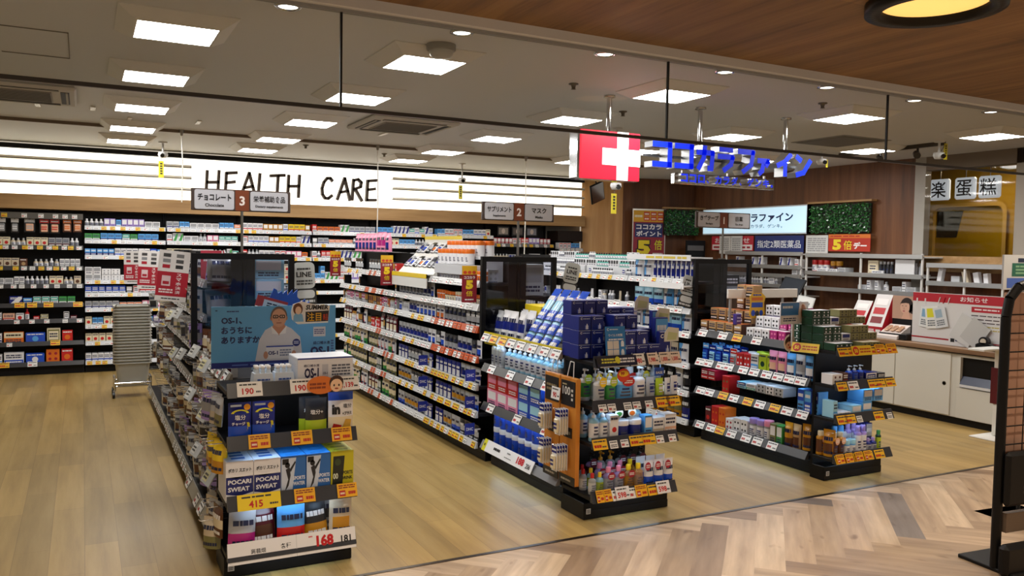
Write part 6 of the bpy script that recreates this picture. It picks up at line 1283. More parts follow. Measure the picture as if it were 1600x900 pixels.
# left face levels
EYE = [blister(.075, 0.154, 'navy', 'sky', 'eye drop pack', 'blue'), blister(.08, 0.141, 'blue', 'navy', 'eye drop pack', 'aqua'), blister(.075, 0.141, 'white', 'red', 'eye drop pack', 'gray')]
LIM = [box(.08, 0.141, .06, 'lime', 'darkgreen', 'disc', 'eye wash box'), box(.085, 0.128, .06, 'yellow', 'green', 'panel', 'eye wash box'), box(.08, 0.128, .06, 'white', 'sky', 'band', 'eye wash box'), box(.075, 0.115, .06, 'red', 'white', 'dots', 'eye wash box')]
wr = 'third level, right display'
seq(EYE[:2] * 2 + [EYE[2], LIM[3], LIM[3], LIM[2], LIM[0], LIM[0], LIM[1]], (4.62, 5.41), -PI / 2, .681, wr, 'far end', .006, .04)
seq([EYE[1], EYE[0], EYE[1], EYE[0], LIM[2], LIM[2], LIM[0], LIM[1], LIM[0]], (4.62, 5.41), -PI / 2, .755, 'raised row, right display', 'far end', .02, .12) if False else None
PPK = [pouch(.085, 0.179, .03, 'pink', 'peach', 'window', 'patch pouch'), pouch(.085, 0.179, .03, 'sky', 'white', 'window', 'patch pouch'), pouch(.085, 0.179, .03, 'silver', 'gray', 'band', 'patch pouch')]
seq([PPK[0]] * 2 + [PPK[1], PPK[2], PPK[1]], (4.62, 4.64), -PI / 2, .681, wr + ' near part', 'far end', .004, .03)
wr = 'second level, right display'
for s_ in range(2): seq([box(.085, .085, .14, 'crimson', 'red', 'band', 'plaster box')] * (3 if s_ == 0 else 2), (4.62, 5.41), -PI / 2, .441 + .087 * s_, f'{("lower", "upper")[s_]} layer, {wr}', 'far end', .003, .04)
seq([.27, box(.08, .15, .12, 'red', 'olive', 'dots', 'plaster box'), box(.06, .06, .12, 'red', 'white', 'band', 'plaster box'), box(.1, .075, .18, 'white', 'navy', 'half', 'plaster box'), box(.1, .07, .18, 'olive', 'white', 'band', 'plaster box'), box(.09, .055, .18, 'teal', 'white', 'panel', 'plaster box'),
     box(.09, .07, .14, 'gray', 'white', 'dots', 'plaster box'), box(.09, .07, .14, 'silver', 'charcoal', 'dots', 'plaster box'), box(.08, .07, .14, 'white', 'charcoal', 'dots', 'plaster box'), box(.06, .1, .1, 'sky', 'aqua', 'half', 'plaster box'), box(.06, .17, .1, 'sky', 'blue', 'half', 'plaster box'), box(.06, .17, .1, 'blue', 'sky', 'half', 'plaster box'), box(.06, .17, .1, 'sky', 'navy', 'half', 'plaster box')], (4.62, 5.41), -PI / 2, .441, wr, 'far end', .006, .03)
seq([.59, box(.1, .05, .18, 'white', 'teal', 'half', 'plaster box')], (4.62, 5.41), -PI / 2, .53, 'upper row, ' + wr, 'far end', .006, .05) if False else None
wr = 'bottom level, right display'
GB = bottle(.036, .15, 'gray', 'lavender', 'white', 'tub', 'powder bottle'); 
seq([box(.07, .09, .12, 'brown', 'tan', 'band', 'stocking box'), box(.07, .15, .12, 'maroon', 'red', 'disc', 'stocking box'), box(.08, .17, .12, 'red', 'orange', 'dots', 'stocking box'), box(.08, .17, .12, 'orange', 'red', 'dots', 'stocking box'), box(.085, .1, .12, 'white', 'crimson', 'dots', 'gauze box'),
     box(.075, .12, .12, 'white', 'black', 'dots', 'gauze box'), box(.075, .12, .12, 'white', 'charcoal', 'dots', 'gauze box'), GB, GB, bottle(.036, .16, 'gray', 'pink', 'white', 'tub', 'powder bottle'), box(.06, .15, .08, 'olive', 'white', 'panel', 'gauze box'), box(.06, .15, .08, 'green', 'white', 'panel', 'gauze box'), pouch(.075, .19, .05, 'gold', 'brown', 'half', 'bath salt pouch'), pouch(.075, .19, .05, 'tan', 'brown', 'window', 'bath salt pouch')], (4.62, 5.41), -PI / 2, .151, wr, 'far end', .006, .03)
GP = pouch(.085, .19, .05, 'gold', 'brown', 'window', 'bath salt pouch'); 
for k in range(3): place(GP, (4.65, 4.23 - .095 * k, .171), -PI / 2, 'gold bath salt pouch at left corner of right display, %s from far side' % nth(k)).rotation_euler = (0, 0, -PI / 2 + .3)
# front face
where = 'right display front'
front([box(.1, .075, .1, 'white', 'maroon', 'dots', 'lip care box'), box(.05, .08, .1, 'brown', 'red', 'band', 'lip care box'), bottle(.026, .13, 'blue', 'silver', 'navy', 'pump', 'hair spray bottle'), bottle(.026, .13, 'navy', 'silver', 'blue', 'pump', 'hair spray bottle'), bottle(.026, .13, 'blue', 'silver', 'navy', 'pump', 'hair spray bottle'), box(.12, .07, .1, 'navy', 'white', 'frame', 'lip care box'), box(.08, .06, .1, 'charcoal', 'gray', 'band', 'lip care box')], .686, 'third shelf, ' + where, 4.0, 4.63)
SKY = box(.1, .09, .14, 'sky', 'white', 'panel', 'wet tissue pack', '4a9be0'); 
front([box(.04, .12, .1, 'aqua', 'sky', 'band', 'wet tissue pack'), box(.13, .035, .12, 'white', 'orange', 'band', 'wet tissue pack'), box(.1, .075, .14, 'aqua', 'white', 'panel', 'wet tissue pack'), SKY, SKY], .451, 'second shelf, ' + where, 4.0, 4.65, .008)
GBT = bottle(.03, .17, 'gold', 'cream', 'brown', 'tall', 'body oil bottle', tagc='peach'); AQB = bottle(.028, .11, 'sky', 'aqua', 'white', 'tub', 'bath lotion bottle'); LVB = bottle(.026, .2, 'lavender', 'lavender', 'white', 'tall', 'body spray bottle'); NVP = box(.065, .19, .05, 'navy', 'silver', 'half', 'hair care pack'); NVB = bottle(.026, .1, 'navy', 'lavender', 'silver', 'round', 'hair care bottle'); GRB = bottle(.02, .15, 'darkgreen', 'green', 'lime', 'tall', 'body spray bottle')
front([GBT, GBT, AQB, AQB, LVB, LVB, NVB, NVB, GRB], .171, 'bottom shelf, ' + where, 4.0, 4.665, .003)
front([GBT, GBT, bottle(.03, .19, 'aqua', 'sky', 'white', 'tall', 'bath lotion bottle', tagc='white'), bottle(.03, .19, 'aqua', 'sky', 'white', 'tall', 'bath lotion bottle', tagc='white'), LVB, LVB, NVP, NVP], .171, 'bottom rear row, right display', 4.083, 4.63, .008)
for k, x in enumerate((4.67, 4.76, 4.86, 4.95)): ysign(x, .145, 'yellow price sign on bottom shelf of right display, %s from left' % nth(k), 3.93, .075, .065)

seq([.27, .17, box(.1, .05, .18, 'aqua', 'navy', 'half', 'plaster box'), box(.1, .05, .18, 'white', 'teal', 'band', 'plaster box')], (4.62, 5.41), -PI / 2, .441 + .0785, 'stacked second-level row, right display', 'far end', .006, .03)
for j in range(2):
    seq([EYE[0], EYE[1], EYE[0], EYE[1], LIM[3], LIM[2], LIM[0], LIM[0], LIM[1]], (4.62, 5.38), -PI / 2, .681, f'{("middle", "rear")[j]} third-level row, right display', 'far end', .012, .11 + .08 * j)

for k in range(2): place(SKY, (5.0 + .108 * k, 4.0, .451 + .0925), 0, 'sky wet tissue pack lying on top of another, %s of two, right display front' % ('left', 'right')[k])
GRB2 = [box(.09, .07, .14, 'silver', 'charcoal', 'dots', 'plaster box'), box(.08, .07, .14, 'white', 'charcoal', 'dots', 'plaster box')]
seq([.66] + [GRB2[0], GRB2[1], GRB2[0]], (4.62, 5.41), -PI / 2, .441 + .0735, 'stacked grey second-level row, right display', 'far end', .006, .03)
# ================================================================ SERVICE COUNTER AND THE PHARMACY WALL
t = thing('service_counter', 'long white service counter with brown wooden top at the right', 'counter', (7.35, 4.46, 0))
part(MB().box(.0, .42, .07, .03, 5.4, .69, 'cfccc2', .003).box(.03, .02, .07, .6, 5.4, .69, 'c6c3ba'), 'cabinet_body', MATTE, t)
part(MB().box(.025, .02, 0, .58, 5.4, .07, '14120f'), 'kick_board', BLACKM, t)
part(MB().box(-.04, -.03, .69, .64, 5.42, .735, '7a5a3f', .004), 'worktop', W_TOP, t)
part(MB().box(-.035, -.028, .68, .635, 5.42, .69, '1c1713'), 'worktop_edge', BLACKM, t)
part(MB().box(-.012, .5, .08, 0, 1.1, .68, 'd6d3c9', .003), 'sliding_door', MATTE, t)
part(MB().box(-.012, 1.11, .08, 0, 2.2, .68, 'd6d3c9', .003), 'sliding_door', MATTE, t)
part(MB().cyl((-.013, .56, .38), (-.0115, .56, .38), .02, '55524a', 16).cyl((-.0155, .56, .38), (-.013, .56, .38), .011, '1a1814', 14), 'finger_hole', METAL, t)
part(MB().box(-.006, .02, .07, .03, .44, .36, 'd3d0c6', .003).box(-.006, .02, .36, .03, .055, .69, 'd3d0c6').box(-.006, .405, .36, .03, .44, .69, 'd3d0c6').box(-.006, .055, .65, .03, .405, .69, 'd3d0c6'), 'bin_front', MATTE, t)
part(MB().box(.028, .05, .36, .034, .41, .66, '161412'), 'bin_opening', BLACKM, t)
part(MB().add([(-.02, .06, .37), (-.02, .4, .37), (.025, .4, .4), (.025, .06, .4), (-.02, .06, .395), (-.02, .4, .395), (.025, .4, .47), (.025, .06, .47)], [(3, 2, 1, 0), (4, 5, 6, 7), (0, 1, 5, 4), (1, 2, 6, 5), (2, 3, 7, 6), (3, 0, 4, 7)], ['c9cbd0', '1c2748', 'd9dadc', '1c2748', '1c2748', '1c2748']), 'bin_liner', PLAS, t)
t = thing('counter_end_post', 'white post with flat foot at the near end of service counter', 'post', (7.18, 4.4, 0))
part(MB().box(-.02, -.02, .02, .03, .03, .78, 'dcdad2', .004), 'post', MATTE, t); part(MB().box(-.2, -.14, 0, .14, .12, .012, 'e2e0da', .003), 'foot_plate', MATTE, t)
part(MB().box(-.3, -.05, .78, .05, .1, .8, 'd9d7d0', .004), 'top_shelf', MATTE, t)
solo(MB().box(0, 0, 0, .004, .06, .32, '5a1018').marks(0, 0, 0, 0, 'red', 0, 1), 'red_strip_sign', PRINT, 'narrow dark red sign strip on the white counter post', 'sign', (7.152, 4.39, .3))
# notice board
t = thing('notice_board', 'white notice board with red title band standing on the counter', 'notice board', (7.45, 5.47, .737), -PI / 2)
mb = MB().box(0, 0, 0, 1.0, .012, .5, 'd9d7d6').rect(0, .41, 1.0, .495, 'b3182a', -.001).text('お知らせ', .64, .43, .048, 'f4eeee', -.002, .27, 'c', .03)
mb.rect(.62, .34, .92, .39, 'b3182a', -.001).marks(.65, .355, .89, .378, 'f0dede', -.002, 1, seeded('n'))
for k, z in enumerate((.3, .265, .235, .2, .17)): mb.marks(.62 + .03 * (k > 2), z, .9, z + .016, '4a3a3e' if k < 3 else 'b9a83a', -.001, 1, seeded('n', k))
mb.rect(0, .045, .4, .06, 'a01828', -.001).rect(.62, .045, 1.0, .06, 'a01828', -.001).rect(.42, .035, .46, .07, '1a1a1e', -.001).marks(.47, .04, .6, .065, '2a3a6a', -.001, 1, seeded('nn'))
part(mb, 'board', PRINT, t)
for k in range(5): part(MB().box(.04 + .09 * k, -.0025, .38, .055 + .09 * k, -.001, .44, 'd9d4d4') if k < 2 else MB().tube([(.28 + .05 * (k - 2), -.004, .4), (.3 + .05 * (k - 2), -.006, .46)], .005, 'b01828' if k % 2 else 'dddddd', 6), 'clip', PLAS, t)
for k, (x, z, w_, h_, a, c) in enumerate(((.08, .16, .13, .2, .1, 'dfe2e2'), (.17, .14, .14, .22, -.12, 'e4e4e0'), (.28, .15, .13, .2, -.25, 'd4d6d8'), (.42, .1, .22, .26, .5, 'cfcfcd'), (.53, .1, .2, .24, .6, 'bfbfbd'))):
    m2 = MB(); m2.T = Matrix.Translation((x, -.006 - .004 * k, z)) @ Matrix.Rotation(a, 4, 'Y'); m2.box(0, 0, 0, w_, .003, h_, c)
    if k < 3: m2.rect(.02, h_ * .5, w_ * .7, h_ * .9, ['7fa8c8', 'd8d22a', '9ab0c0'][k], -.001).marks(.02, .02, w_ * .8, h_ * .4, '6a7078', -.001, 3, seeded('leaf', k))
    o = link('leaflet', m2.mesh('leaflet', PRINT), None, (7.45 - .006, 5.47, .737), -PI / 2); tag(o, 'pale leaflet pinned on the notice board, %s from left' % nth(k), 'leaflet')
# make-up display with portrait poster
t = thing('makeup_display', 'black makeup stand with portrait poster and gold compacts on the counter', 'display', (7.4, 5.82, .737), -PI / 2)
part(MB().box(0, 0, 0, .32, .3, .06, '141214', .004).box(0, .2, .06, .32, .3, .2, '141214', .004), 'stand', PLAS, t)
part(MB().add([(.0, -.03, .03), (.24, -.03, .03), (.24, .18, .14), (0, .18, .14), (0, -.03, .0), (.24, -.03, .0), (.24, .18, .06), (0, .18, .06)], [(0, 1, 2, 3), (0, 4, 5, 1), (1, 5, 6, 2), (3, 7, 4, 0), (2, 6, 7, 3)], ['d8cbc4', 'e4dcd8', 'cfc6c0', 'cfc6c0', 'cfc6c0']), 'tester_tray', PLAS, t)
for k in range(3): 
    m2 = MB(); m2.T = Matrix.Translation((.03 + .07 * k, .04, .075)) @ Matrix.Rotation(.48, 4, 'X'); m2.box(0, 0, 0, .05, .1, .014, 'e0b898', .004); part(m2, 'compact', FOIL, t)
mb = MB().box(0, .2, .2, .3, .206, .44, 'c09a84'); y = .199
mb.disc(.17, .34, .075, .085, '2a1c1a', y, 24).disc(.235, .31, .035, .05, '2a1c1a', y, 16).disc(.15, .325, .055, .07, 'd9ae96', y - .001, 24).poly([(.11, y - .0012, .2), (.22, y - .0012, .2), (.2, y - .0012, .28), (.14, y - .0012, .27)], 'd4a68e').poly([(.09, y - .002, .36), (.14, y - .002, .4), (.22, y - .002, .41), (.23, y - .002, .36), (.16, y - .002, .37)], '2a1c1a')
mb.rect(.115, .335, .13, .34, '2a1a18', y - .003).rect(.155, .335, .172, .34, '2a1a18', y - .003).disc(.14, .283, .014, .006, 'b0505a', y - .003, 12).poly([(.135, y - .003, .3), (.147, y - .003, .3), (.141, y - .003, .325)], 'c0917a').marks(.25, .24, .285, .3, 'd8c4b4', y - .001, 3, seeded('mk'))
part(mb, 'portrait_poster', PRINT, t)
# red and white cardboard dispensers, tape dispenser, small boxes
for k, (y, lab) in enumerate(((6.31, 'red and white cardboard dispenser, the lower one left of the tall red dispenser'), (6.06, 'tall red cardboard dispenser beside the makeup stand'))):
    t = thing('cardboard_dispenser', lab, 'dispenser', (7.5, y, .737), -PI / 2)
    h = .36 if k == 0 else .44
    part(MB().add([(0, 0, 0), (.2, 0, 0), (.2, .16, 0), (0, .16, 0), (0, 0, .1), (.2, 0, .1), (.2, .16, h), (0, .16, h)], [(3, 2, 1, 0), (4, 5, 6, 7), (0, 1, 5, 4), (1, 2, 6, 5), (2, 3, 7, 6), (3, 0, 4, 7)], ['c0202c', 'd8d4d2', 'b81c28', 'c0202c', 'c0202c', 'c0202c']), 'box', PRINT, t)
    m2 = MB()
    for q in range(3):
        f = .1 + .28 * q; m2.add([(.03, .16 * f - .001, .1 + (h - .1) * f + .002), (.17, .16 * f - .001, .1 + (h - .1) * f + .002), (.17, .16 * (f + .2) - .001, .1 + (h - .1) * (f + .2) + .002), (.03, .16 * (f + .2) - .001, .1 + (h - .1) * (f + .2) + .002)], [(0, 1, 2, 3)], ['7a1a20', 'b8242c', 'efe9e6'][q])
    m2.rect(.12, .02, .18, .07, 'e9e2df', -.001).marks(.02, .02, .1, .08, 'e0c8c8', -.001, 2, seeded('cd', k)); part(m2, 'print', PRINT, t)
seqc = [(7.47, 6.75, box(.18, .09, .12, 'olive', 'black', 'dots', 'counter carton')), (7.6, 6.75, box(.12, .15, .1, 'gray', 'charcoal', 'dots', 'counter carton')), (7.75, 6.1, box(.12, .2, .1, 'white', 'charcoal', 'band', 'counter carton')), (7.55, 6.45, box(.1, .12, .1, 'white', 'red', 'band', 'counter carton'))]
for k, (x, y, p) in enumerate(seqc): place(p, (x, y, .736), -PI / 2, f'{p.desc} on the service counter, {nth(k)} one')
t = thing('white_counter_tray', 'white sloping tray on the counter under the red dispensers', 'tray', (7.42, 6.5, .737), -PI / 2)
part(MB().box(0, 0, 0, .6, .05, .02, 'd6d4d0', .003).box(0, .0, .02, .6, .01, .06, 'dddbd6'), 'tray', PLAS, t)
solo(MB().box(-.13, 0, 0, .13, .012, .17, 'c9cac8', .004).rect(-.115, .015, .115, .155, 'dfe0de', -.001).marks(-.08, .06, .08, .11, '7a7c7c', -.002, 1, seeded('pad')).box(-.02, .012, -.19, .02, .03, .08, '3a3a3c').box(-.08, -.02, -.193, .08, .1, -.18, '3a3a3c'), 'card_reader_screen', PLAS, 'silver framed screen tilted on the counter behind grey boxes', 'screen', (7.55, 7.0, .9325), -PI / 2).rotation_euler = (-.3, .1, -PI / 2)
t = thing('tape_dispenser', 'black tape dispenser on the counter by the notice board', 'tape dispenser', (7.36, 4.74, .737), -PI / 2)
part(MB().plate([(0, 0), (.2, 0), (.2, .03), (.15, .05), (.1, .07), (.04, .07), (0, .05)], 0, .06, '141416'), 'base', PLAS, t); part(MB().cyl((.07, .005, .08), (.07, .05, .08), .045, '1a1a1c', 20).cyl((.07, .0, .08), (.07, .055, .08), .028, 'c9c0b0', 18), 'tape_roll', PLAS, t); part(MB().box(.185, .0, .03, .2, .06, .055, 'b0b0b0'), 'cutter', METAL, t)
# cash register
t = thing('cash_register', 'black cash register screen tilted on the counter before white shelves', 'cash register', (7.62, 7.55, .737), -PI / 2)
part(MB().box(0, 0, 0, .36, .38, .14, '1c1c1e', .008), 'base', PLAS, t); part(MB().cyl((.18, .2, .14), (.18, .2, .42), .025, '202022', 12), 'stand', PLAS, t)
m2 = MB(); m2.T = Matrix.Translation((.18, .14, .46)) @ Matrix.Rotation(-.5, 4, 'X') @ Matrix.Rotation(.1, 4, 'Y'); m2.box(-.18, -.015, -.11, .18, .015, .11, '17181b', .006).rect(-.165, -.095, .165, .095, '2a3038', -.0155); part(m2, 'screen', PLAS, t)
part(MB().box(.5, .1, 0, .72, .3, .1, 'd4d2cc', .006), 'receipt_printer', PLAS, t)
# white wall shelving behind the counter
def wall_shelf(name, lab, Y0, W, levels, D=.36, X=8.42, z0=.9, H=1.62, back='d0cec8'):
    t = thing(name, lab, 'shelf unit', (X, Y0, 0), -PI / 2)
    for x in (0, W * .5, W - .02): part(MB().box(x, .0, z0, x + .02, .02, H, 'd9d8d4'), 'post', MATTE, t)
    for z in levels:
        s_ = part(MB().box(0, .0, z - .018, W, D, z, 'dcdcda', .002), 'shelf', MATTE, t); part(MB().box(0, -.012, z - .03, W, -.001, z + .022, 'd2d5d8', .002), 'front_rail', METAL, s_)
    return t
wall_shelf('white_wall_shelf', 'white wall shelving with metal rails behind counter, above the red dispensers', 7.78, 1.7, [1.16, 1.36, 1.59])
wall_shelf('white_wall_shelf', 'white wall shelving behind the register screen, left of the tins', 9.3, 1.45, [1.04, 1.16, 1.3, 1.42, 1.6], .36)
wall_shelf('white_wall_shelf', 'low white wall shelf under the shop window, near pillar', 6.05, .88, [1.3, 1.5], .3, 8.45, .9, 1.5)
part_ = None
wb = 'white wall shelf'
WH = [box(.16, .05, .2, 'white', 'silver', 'band', 'paper tray'), box(.12, .07, .15, 'silver', 'gray', 'panel', 'file box'), box(.1, .1, .15, 'white', 'gray', 'band', 'file box')]
fill(WH[:2], (8.43, 7.75), -PI / 2, 1.2, 1.362, 'middle ' + wb, 'far end', (1, 2), seed=1, inset=.02, skip=.3)
fill([WH[1], bottle(.03, .12, 'silver', 'silver', 'white', 'round', 'pill bottle', parts=False), box(.05, .13, .1, 'white', 'gray', 'band', 'file box')], (8.43, 7.1), -PI / 2, 1.0, 1.162, 'lower ' + wb, 'far end', (1, 2), seed=2, inset=.02, skip=.3)
TIN = [bottle(.04, .16, 'red', 'red', 'white', 'tub', 'food tin'), bottle(.04, .15, 'gold', 'gold', 'brown', 'tub', 'food tin')]
for k, y in enumerate((7.72, 7.62, 7.53)): place(TIN[0], (8.5, y, 1.361), -PI / 2, 'red food tin on the white wall shelf, %s of the row' % nth(k))
for k, y in enumerate((7.42, 7.33)): place(TIN[1], (8.5, y, 1.361), -PI / 2, 'gold food tin on the white wall shelf, %s of the pair' % nth(k))
place(box(.14, .17, .1, 'cream', 'beige', 'frame', 'file box'), (8.47, 6.78, 1.361), -PI / 2, 'cream box with thin frame on white wall shelf, left of bottles')
for k in range(4): place(bottle(.022, .16, 'black', 'silver', 'charcoal', 'tall', 'display bottle'), (8.47, 6.68 - .05 * k, 1.361), -PI / 2, 'black display bottle on the white wall shelf, %s from left' % nth(k))
place(bottle(.035, .16, 'silver', 'white', 'gray', 'round', 'display bottle'), (8.47, 6.47, 1.361), -PI / 2, 'grey white display bottle right of the black bottles')
t = thing('white_display_stand', 'white acrylic display stand with small white bottles near the window', 'display stand', (8.455, 6.46, 1.362), -PI / 2)
part(MB().box(0, 0, 0, .25, .01, .19, 'dfe0e2').box(0, 0, 0, .33, .18, .02, 'd9dadc'), 'stand', PLAS, t)
for k in range(3): part(MB().lathe([(.02, .02), (.022, .1), (.01, .12), (.012, .15), (.0001, .152)], 'c9ccd4', 10, .14 + .06 * k, .1), 'bottle', PLAS, t)
for k, (y, w_, h_, a) in enumerate(((5.95, .05, .16, .15), (5.75, .1, .08, 0), (5.62, .06, .14, -.25), (5.5, .06, .13, -.2), (5.4, .05, .12, -.1))):
    o = place(box(w_, h_, .06, ['white', 'silver', 'beige', 'white', 'white'][k], 'gray', 'plain', 'tester box', None, k), (8.52, y, 1.301), -PI / 2, 'pale tester box on the low window shelf, %s from left' % nth(k)); o.rotation_euler.y = a
fill(MEDS[:4] + REDS[:1], (8.43, 9.28), -PI / 2, 1.4, 1.422, 'upper register shelf', 'far end', (1, 3), seed=5, inset=.02)
fill(BLUES + MEDS[4:6], (8.43, 9.28), -PI / 2, 1.4, 1.302, 'third register shelf', 'far end', (2, 3), seed=6, inset=.02)
fill([WH[2], SMALLB[0]], (8.43, 9.28), -PI / 2, 1.4, 1.162, 'second register shelf', 'far end', (1, 3), seed=7, inset=.02)
# banners along the wall over the shelving
def banner(y, w_, z, h_, col, lab, paint, X=8.72):
    t = thing('wall_banner', lab, 'banner', (X, y, z), -PI / 2); mb = MB().box(0, 0, 0, w_, .006, h_, col); paint(mb); part(mb, 'printed_sheet', PRINT, t)
    if False: pass
banner(9.95, .9, 1.63, .22, 'c2283a', 'red and white order service banner below the lit pharmacy board', lambda m: (m.rect(.02, .01, .88, .09, 'efe6e4', -.001), m.text('お取り寄せ', .45, .11, .085, 'f4ecec', -.002, .75, 'c', .03), m.marks(.05, .025, .85, .075, 'a02030', -.002, 1, seeded('b1')))) 
for k, y in enumerate((9.75, 9.5)): banner(y, .24, 1.58, .27, 'd9d8d6', 'white notice sheet over the red order banner, %s one' % ('left', 'right')[k], lambda m: m.marks(.03, .05, .21, .24, '9a9a9c', -.001, 6, seeded('sheet')), 8.70)
banner(9.02, .92, 1.615, .235, '1c2c6e', 'navy banner with white medicine category lettering', lambda m: m.text('指定2類医薬品', .46, .06, .11, 'eef0f6', -.002, .82, 'c', .025))
banner(8.06, .37, 1.6, .25, 'd9d8d6', 'white notice sheet between navy banner and red five-times banner', lambda m: m.marks(.03, .03, .34, .22, '9a9a9c', -.001, 7, seeded('sheet2')))
banner(7.68, .65, 1.64, .22, 'b8321f', 'red five-times day banner with yellow number over white shelving', lambda m: (m.rect(0, .17, .65, .22, 'd9752a', -.001), m.marks(.03, .18, .5, .21, 'b8321f', -.002, 1, seeded('b3')), m.text('5', .14, .015, .14, 'e9d22a', -.002, .14, 'c', .06), m.text('倍', .31, .02, .12, 'e9d22a', -.002, .13, 'c', .05), m.text('デー', .5, .03, .09, 'f4f0ee', -.002, .2, 'c', .05)))
# lit pharmacy board and leaf panels
t = thing('lit_pharmacy_board', 'large pale blue lit board with navy shop name over counter', 'sign', (8.7, 10.15, 1.87), -PI / 2)
part(MB().box(0, .0, 0, 2.12, .09, .4, 'd9dcdf', .006), 'box', MATTE, t)
mb = MB().box(.02, -.004, .02, 2.1, .0, .38, 'bfe0f2'); part(mb, 'lit_face', eattr('lit_board', .75), t)
part(MB().text('ココカラファイン', 1.22, .175, .125, '16226a', -.006, 1.3, 'c', .035).text('ココロ、カラダ、ゲンキ。', 1.2, .09, .055, '16226a', -.006, .95, 'c', .01), 'lettering', PRINT, t)
def leaf_panel(lab, loc, rz, w_, h_, seed):
    t = thing('leaf_panel', lab, 'plant panel', loc, rz); part(MB().box(0, .03, 0, w_, .06, h_, '10180e'), 'backing', MATTE, t)
    mb = MB(); rng = random.Random(seed); g = ['1c4a22', '245c2a', '17391a', '2f6b34', '3a7a3e']
    for _ in range(int(w_ * h_ * 3600)):
        x, z = rng.uniform(.005, w_ - .005), rng.uniform(.005, h_ - .005); a = rng.uniform(0, 2 * PI); l = rng.uniform(.018, .034); tt = rng.uniform(-.5, .5)
        d = Vector((math.cos(a), -.35 + tt * .3, math.sin(a))) * l; s_ = Vector((-math.sin(a), tt, math.cos(a))) * l * .38; p = Vector((x, rng.uniform(0, .03), z))
        mb.add([tuple(p), tuple(p + d * .5 + s_), tuple(p + d), tuple(p + d * .5 - s_)], [(0, 1, 2, 3)], rng.choice(g))
    f = part(mb, 'foliage', FILM, t); f['kind'] = 'stuff'
leaf_panel('dense green leaf panel on wall right of lit board', (8.7, 8.0, 1.88), -PI / 2, .95, .37, 1)
leaf_panel('dense green leaf panel on wall left of the lit board', (8.16, 10.42, 1.86), -.3, .58, .4, 2)
solo(MB().box(0, 0, 0, 1.02, .1, .025, 'tan').box(0, .0, -.4, .0, .1, 0, 'tan'), 'wall_ledge', W_BAND, 'thin wooden ledge above right leaf panel', 'ledge', (8.69, 8.03, 2.27), -PI / 2)
solo(MB().box(0, 0, 0, .72, .1, .025, 'tan'), 'wall_ledge', W_BAND, 'thin wooden ledge above left leaf panel', 'ledge', (8.13, 10.4, 2.275), -.3)
# point campaign poster on the wood wall, dark frame
t = thing('point_poster', 'tall yellow and crimson point poster in a silver frame on wood wall', 'poster', (7.7, 10.62, 1.5), -.29)
mb = MB().box(.0, 0, 0, .52, .01, .74, '8e1a30').rect(.0, .56, .52, .74, 'e0a81c', -.001)
for a in range(3):
    for b in range(2): mb.rect(.17 + .115 * a, .58 + .075 * b, .27 + .115 * a, .645 + .075 * b, 'd04a20', -.002).marks(.185 + .115 * a, .59 + .075 * b, .255 + .115 * a, .63 + .075 * b, 'f2e6d8', -.003, 1, seeded(a, b))
mb.marks(.02, .62, .15, .68, 'f2ead0', -.002, 1).rect(.03, .32, .49, .54, '1c2a6a', -.001).text('ココカラ', .26, .44, .085, 'f2f0f4', -.003, .42, 'c', .04).text('ポイント', .26, .335, .085, 'f2f0f4', -.003, .42, 'c', .04).text('5', .18, .03, .25, '15130f', -.002, .26, 'c', .1).text('5', .18, .04, .23, 'e6d01e', -.003, .22, 'c', .06).text('倍', .42, .12, .16, 'd9d42a', -.003, .13, 'c', .06).marks(.33, .04, .5, .08, 'e8e0e0', -.003, 1)
part(mb, 'sheet', PRINT, t); part(MB().box(-.015, -.006, -.01, 0, .014, .755, 'c9c6bf').box(.52, -.006, -.01, .535, .014, .755, 'c9c6bf').box(-.015, -.01, .74, .535, .018, .765, 'd9d6cf'), 'frame', METAL, t)
t = thing('dark_framed_notice', 'black framed dark notice standing below the left leaf panel', 'notice', (8.42, 10.2, 1.2), -.3)
part(MB().box(0, 0, 0, .32, .02, .58, '101014').box(.025, -.002, .42, .295, 0, .5, '6a6a6c').rect(.04, .1, .28, .4, '1c1e22', -.001), 'framed_board', BLACKM, t)
solo(MB().box(0, 0, 0, .5, .4, 1.2, '4a3a2c', .004), 'wooden_pedestal', W_PANEL, 'brown wooden pedestal carrying the dark framed notice', 'pedestal', (8.25, 9.95, 0))
# ================================================================ BLACK MALL RACK AT THE RIGHT EDGE
t = thing('black_display_rack', 'black wire display rack with rounded top at the right edge in the mall', 'display rack', (4.12, 2.5, 0), -.1)
mb = MB(); o = rr(0, .12, .8, 1.45, .16, 6)[7:]; 
fr = [(0, .02), (0, 1.3), (.02, 1.39), (.08, 1.45), (.16, 1.47), (.64, 1.47), (.72, 1.45), (.78, 1.39), (.8, 1.3), (.8, .02)]
for i in range(len(fr) - 1):
    a, b = fr[i], fr[i + 1]; mb.cyl((a[0], 0, a[1]), (b[0], 0, b[1]), .024, '0c0b0b', 10)
part(mb, 'outer_frame', BLACKM, t)
m2 = MB()
for k in range(9): m2.cyl((0, 0, .55 + .095 * k), (.8, 0, .55 + .095 * k), .004, '100f0f', 6)
for k in range(1, 5): m2.cyl((.16 * k, 0, .55), (.16 * k, 0, 1.45), .003, '100f0f', 6)
part(m2, 'wire_grid', BLACKM, t)
part(MB().box(.04, .03, .5, .76, .045, 1.42, 'b98f78'), 'back_board', MATTE, t)
part(MB().box(-.01, -.06, .34, .8, -.02, .62, '0e0d0d', .02).text('楽蛋糕', .16, .5, .035, '3a3632', -.061, .1, 'c', .01).marks(.1, .4, .2, .45, '2c2a28', -.0605, 2), 'upper_panel', BLACKM, t)
part(MB().box(-.05, -.1, .0, .8, -.04, .16, '0e0d0d', .02).box(.03, -.03, .2, .3, .0, .3, '6a5a4c'), 'lower_panel', BLACKM, t)
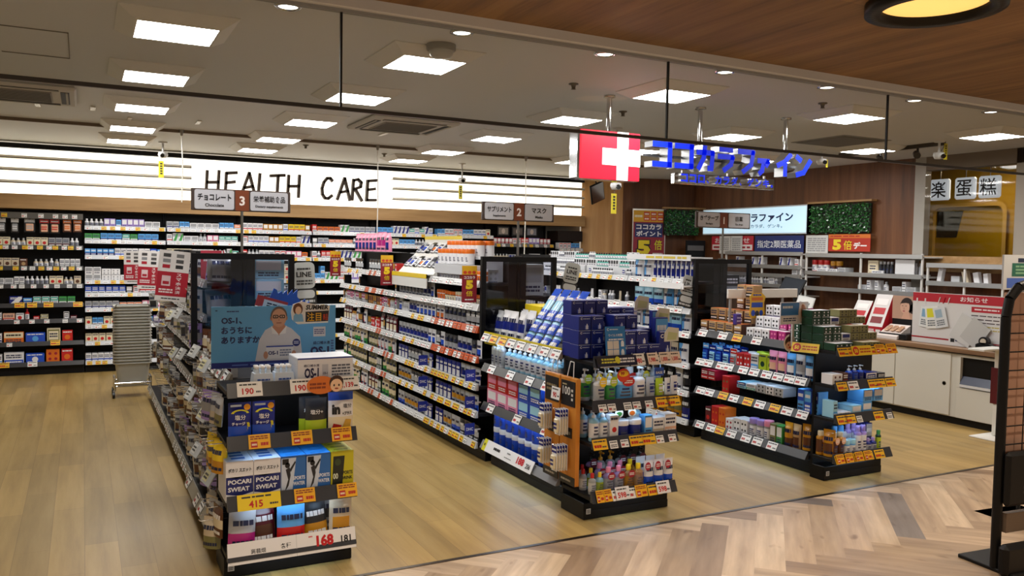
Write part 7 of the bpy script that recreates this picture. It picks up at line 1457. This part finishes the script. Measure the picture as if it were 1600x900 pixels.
part(MB().box(-.02, -.12, 0, .82, .2, .02, '0e0d0d', .004), 'base', BLACKM, t)
t = thing('mall_poster_stand', 'white poster with green and blue picture behind the black rack', 'poster', (4.9, 3.0, .985), -.1)
part(MB().box(0, 0, .42, .5, .012, .63, 'c9ced2').rect(.07, .5, .48, .58, '2c6a58', -.001).rect(.03, .43, .48, .49, '4a6ac0', -.001).marks(.1, .51, .4, .57, '7fae8c', -.002, 3, seeded('ps')).rect(.12, .585, .3, .61, '24304a', -.001), 'sheet', PRINT, t)
part(MB().cyl((.25, .02, -1.0), (.25, .02, .45), .012, '222222', 8).box(.05, -.15, -1.0, .45, .17, -.985, '222222'), 'stand', BLACKM, t)
# ================================================================ leave out goods that nothing shows from here or a step aside
def prune():
    vl = bpy.context.view_layer; vl.update(); dg = bpy.context.evaluated_depsgraph_get()
    clear = ('pane', 'strand')
    root = {}
    for o in bpy.data.objects:
        r = o
        while r.parent: r = r.parent
        root[o.name] = r.name
    eyes = [Vector((0, 0, 1.6)), Vector((-.45, .1, 1.6)), Vector((.45, -.1, 1.7))]
    gone = []
    for o in PRODUCTS:
        ms = [o] if o.type == 'MESH' else [c for c in o.children if c.type == 'MESH']
        seen = False
        for m in ms[:2]:
            bb = [m.matrix_world @ Vector(c) for c in m.bound_box]; ctr = sum(bb, Vector()) / 8
            pts = [ctr] + [ctr.lerp(b, .8) for b in bb[::2]]
            for e in eyes:
                for p in pts:
                    d = p - e; far = d.length + .12; d.normalize(); org = e; hop = 0; left = far
                    while hop < 5:
                        ok, loc, _n, _i, ob, _m = sc.ray_cast(dg, org, d, distance=left)
                        if not ok: break
                        if root[ob.name] == o.name: seen = True; break
                        if ob.name.split('.')[0] in clear: left -= (loc - org).length + .002; org = loc + d * .002; hop += 1; continue
                        break
                    if seen: break
                if seen: break
            if seen: break
        if not seen: gone.append(o)
    for o in gone:
        for c in list(o.children): bpy.data.objects.remove(c)
        bpy.data.objects.remove(o)
    print('PRUNED', len(gone), 'of', len(PRODUCTS))
prune()
# repeats of one kind share a group phrase
def plural(n):
    n = n.replace('_', ' '); return n + ('es' if n.endswith(('x', 's', 'ch', 'sh')) else 's')
kinds = {}
for o in bpy.data.objects:
    if o.parent is None and o.get('category') and not o.get('group'): kinds.setdefault(o.name.split('.')[0], []).append(o)
for k, v in kinds.items():
    if len(v) < 2: continue
    for o in v:
        lab = o['label']; unit = lab.rsplit(', ', 1)[1] if lab.count(', ') >= 2 else ''
        o['group'] = plural(k) + (', ' + unit if unit else '')
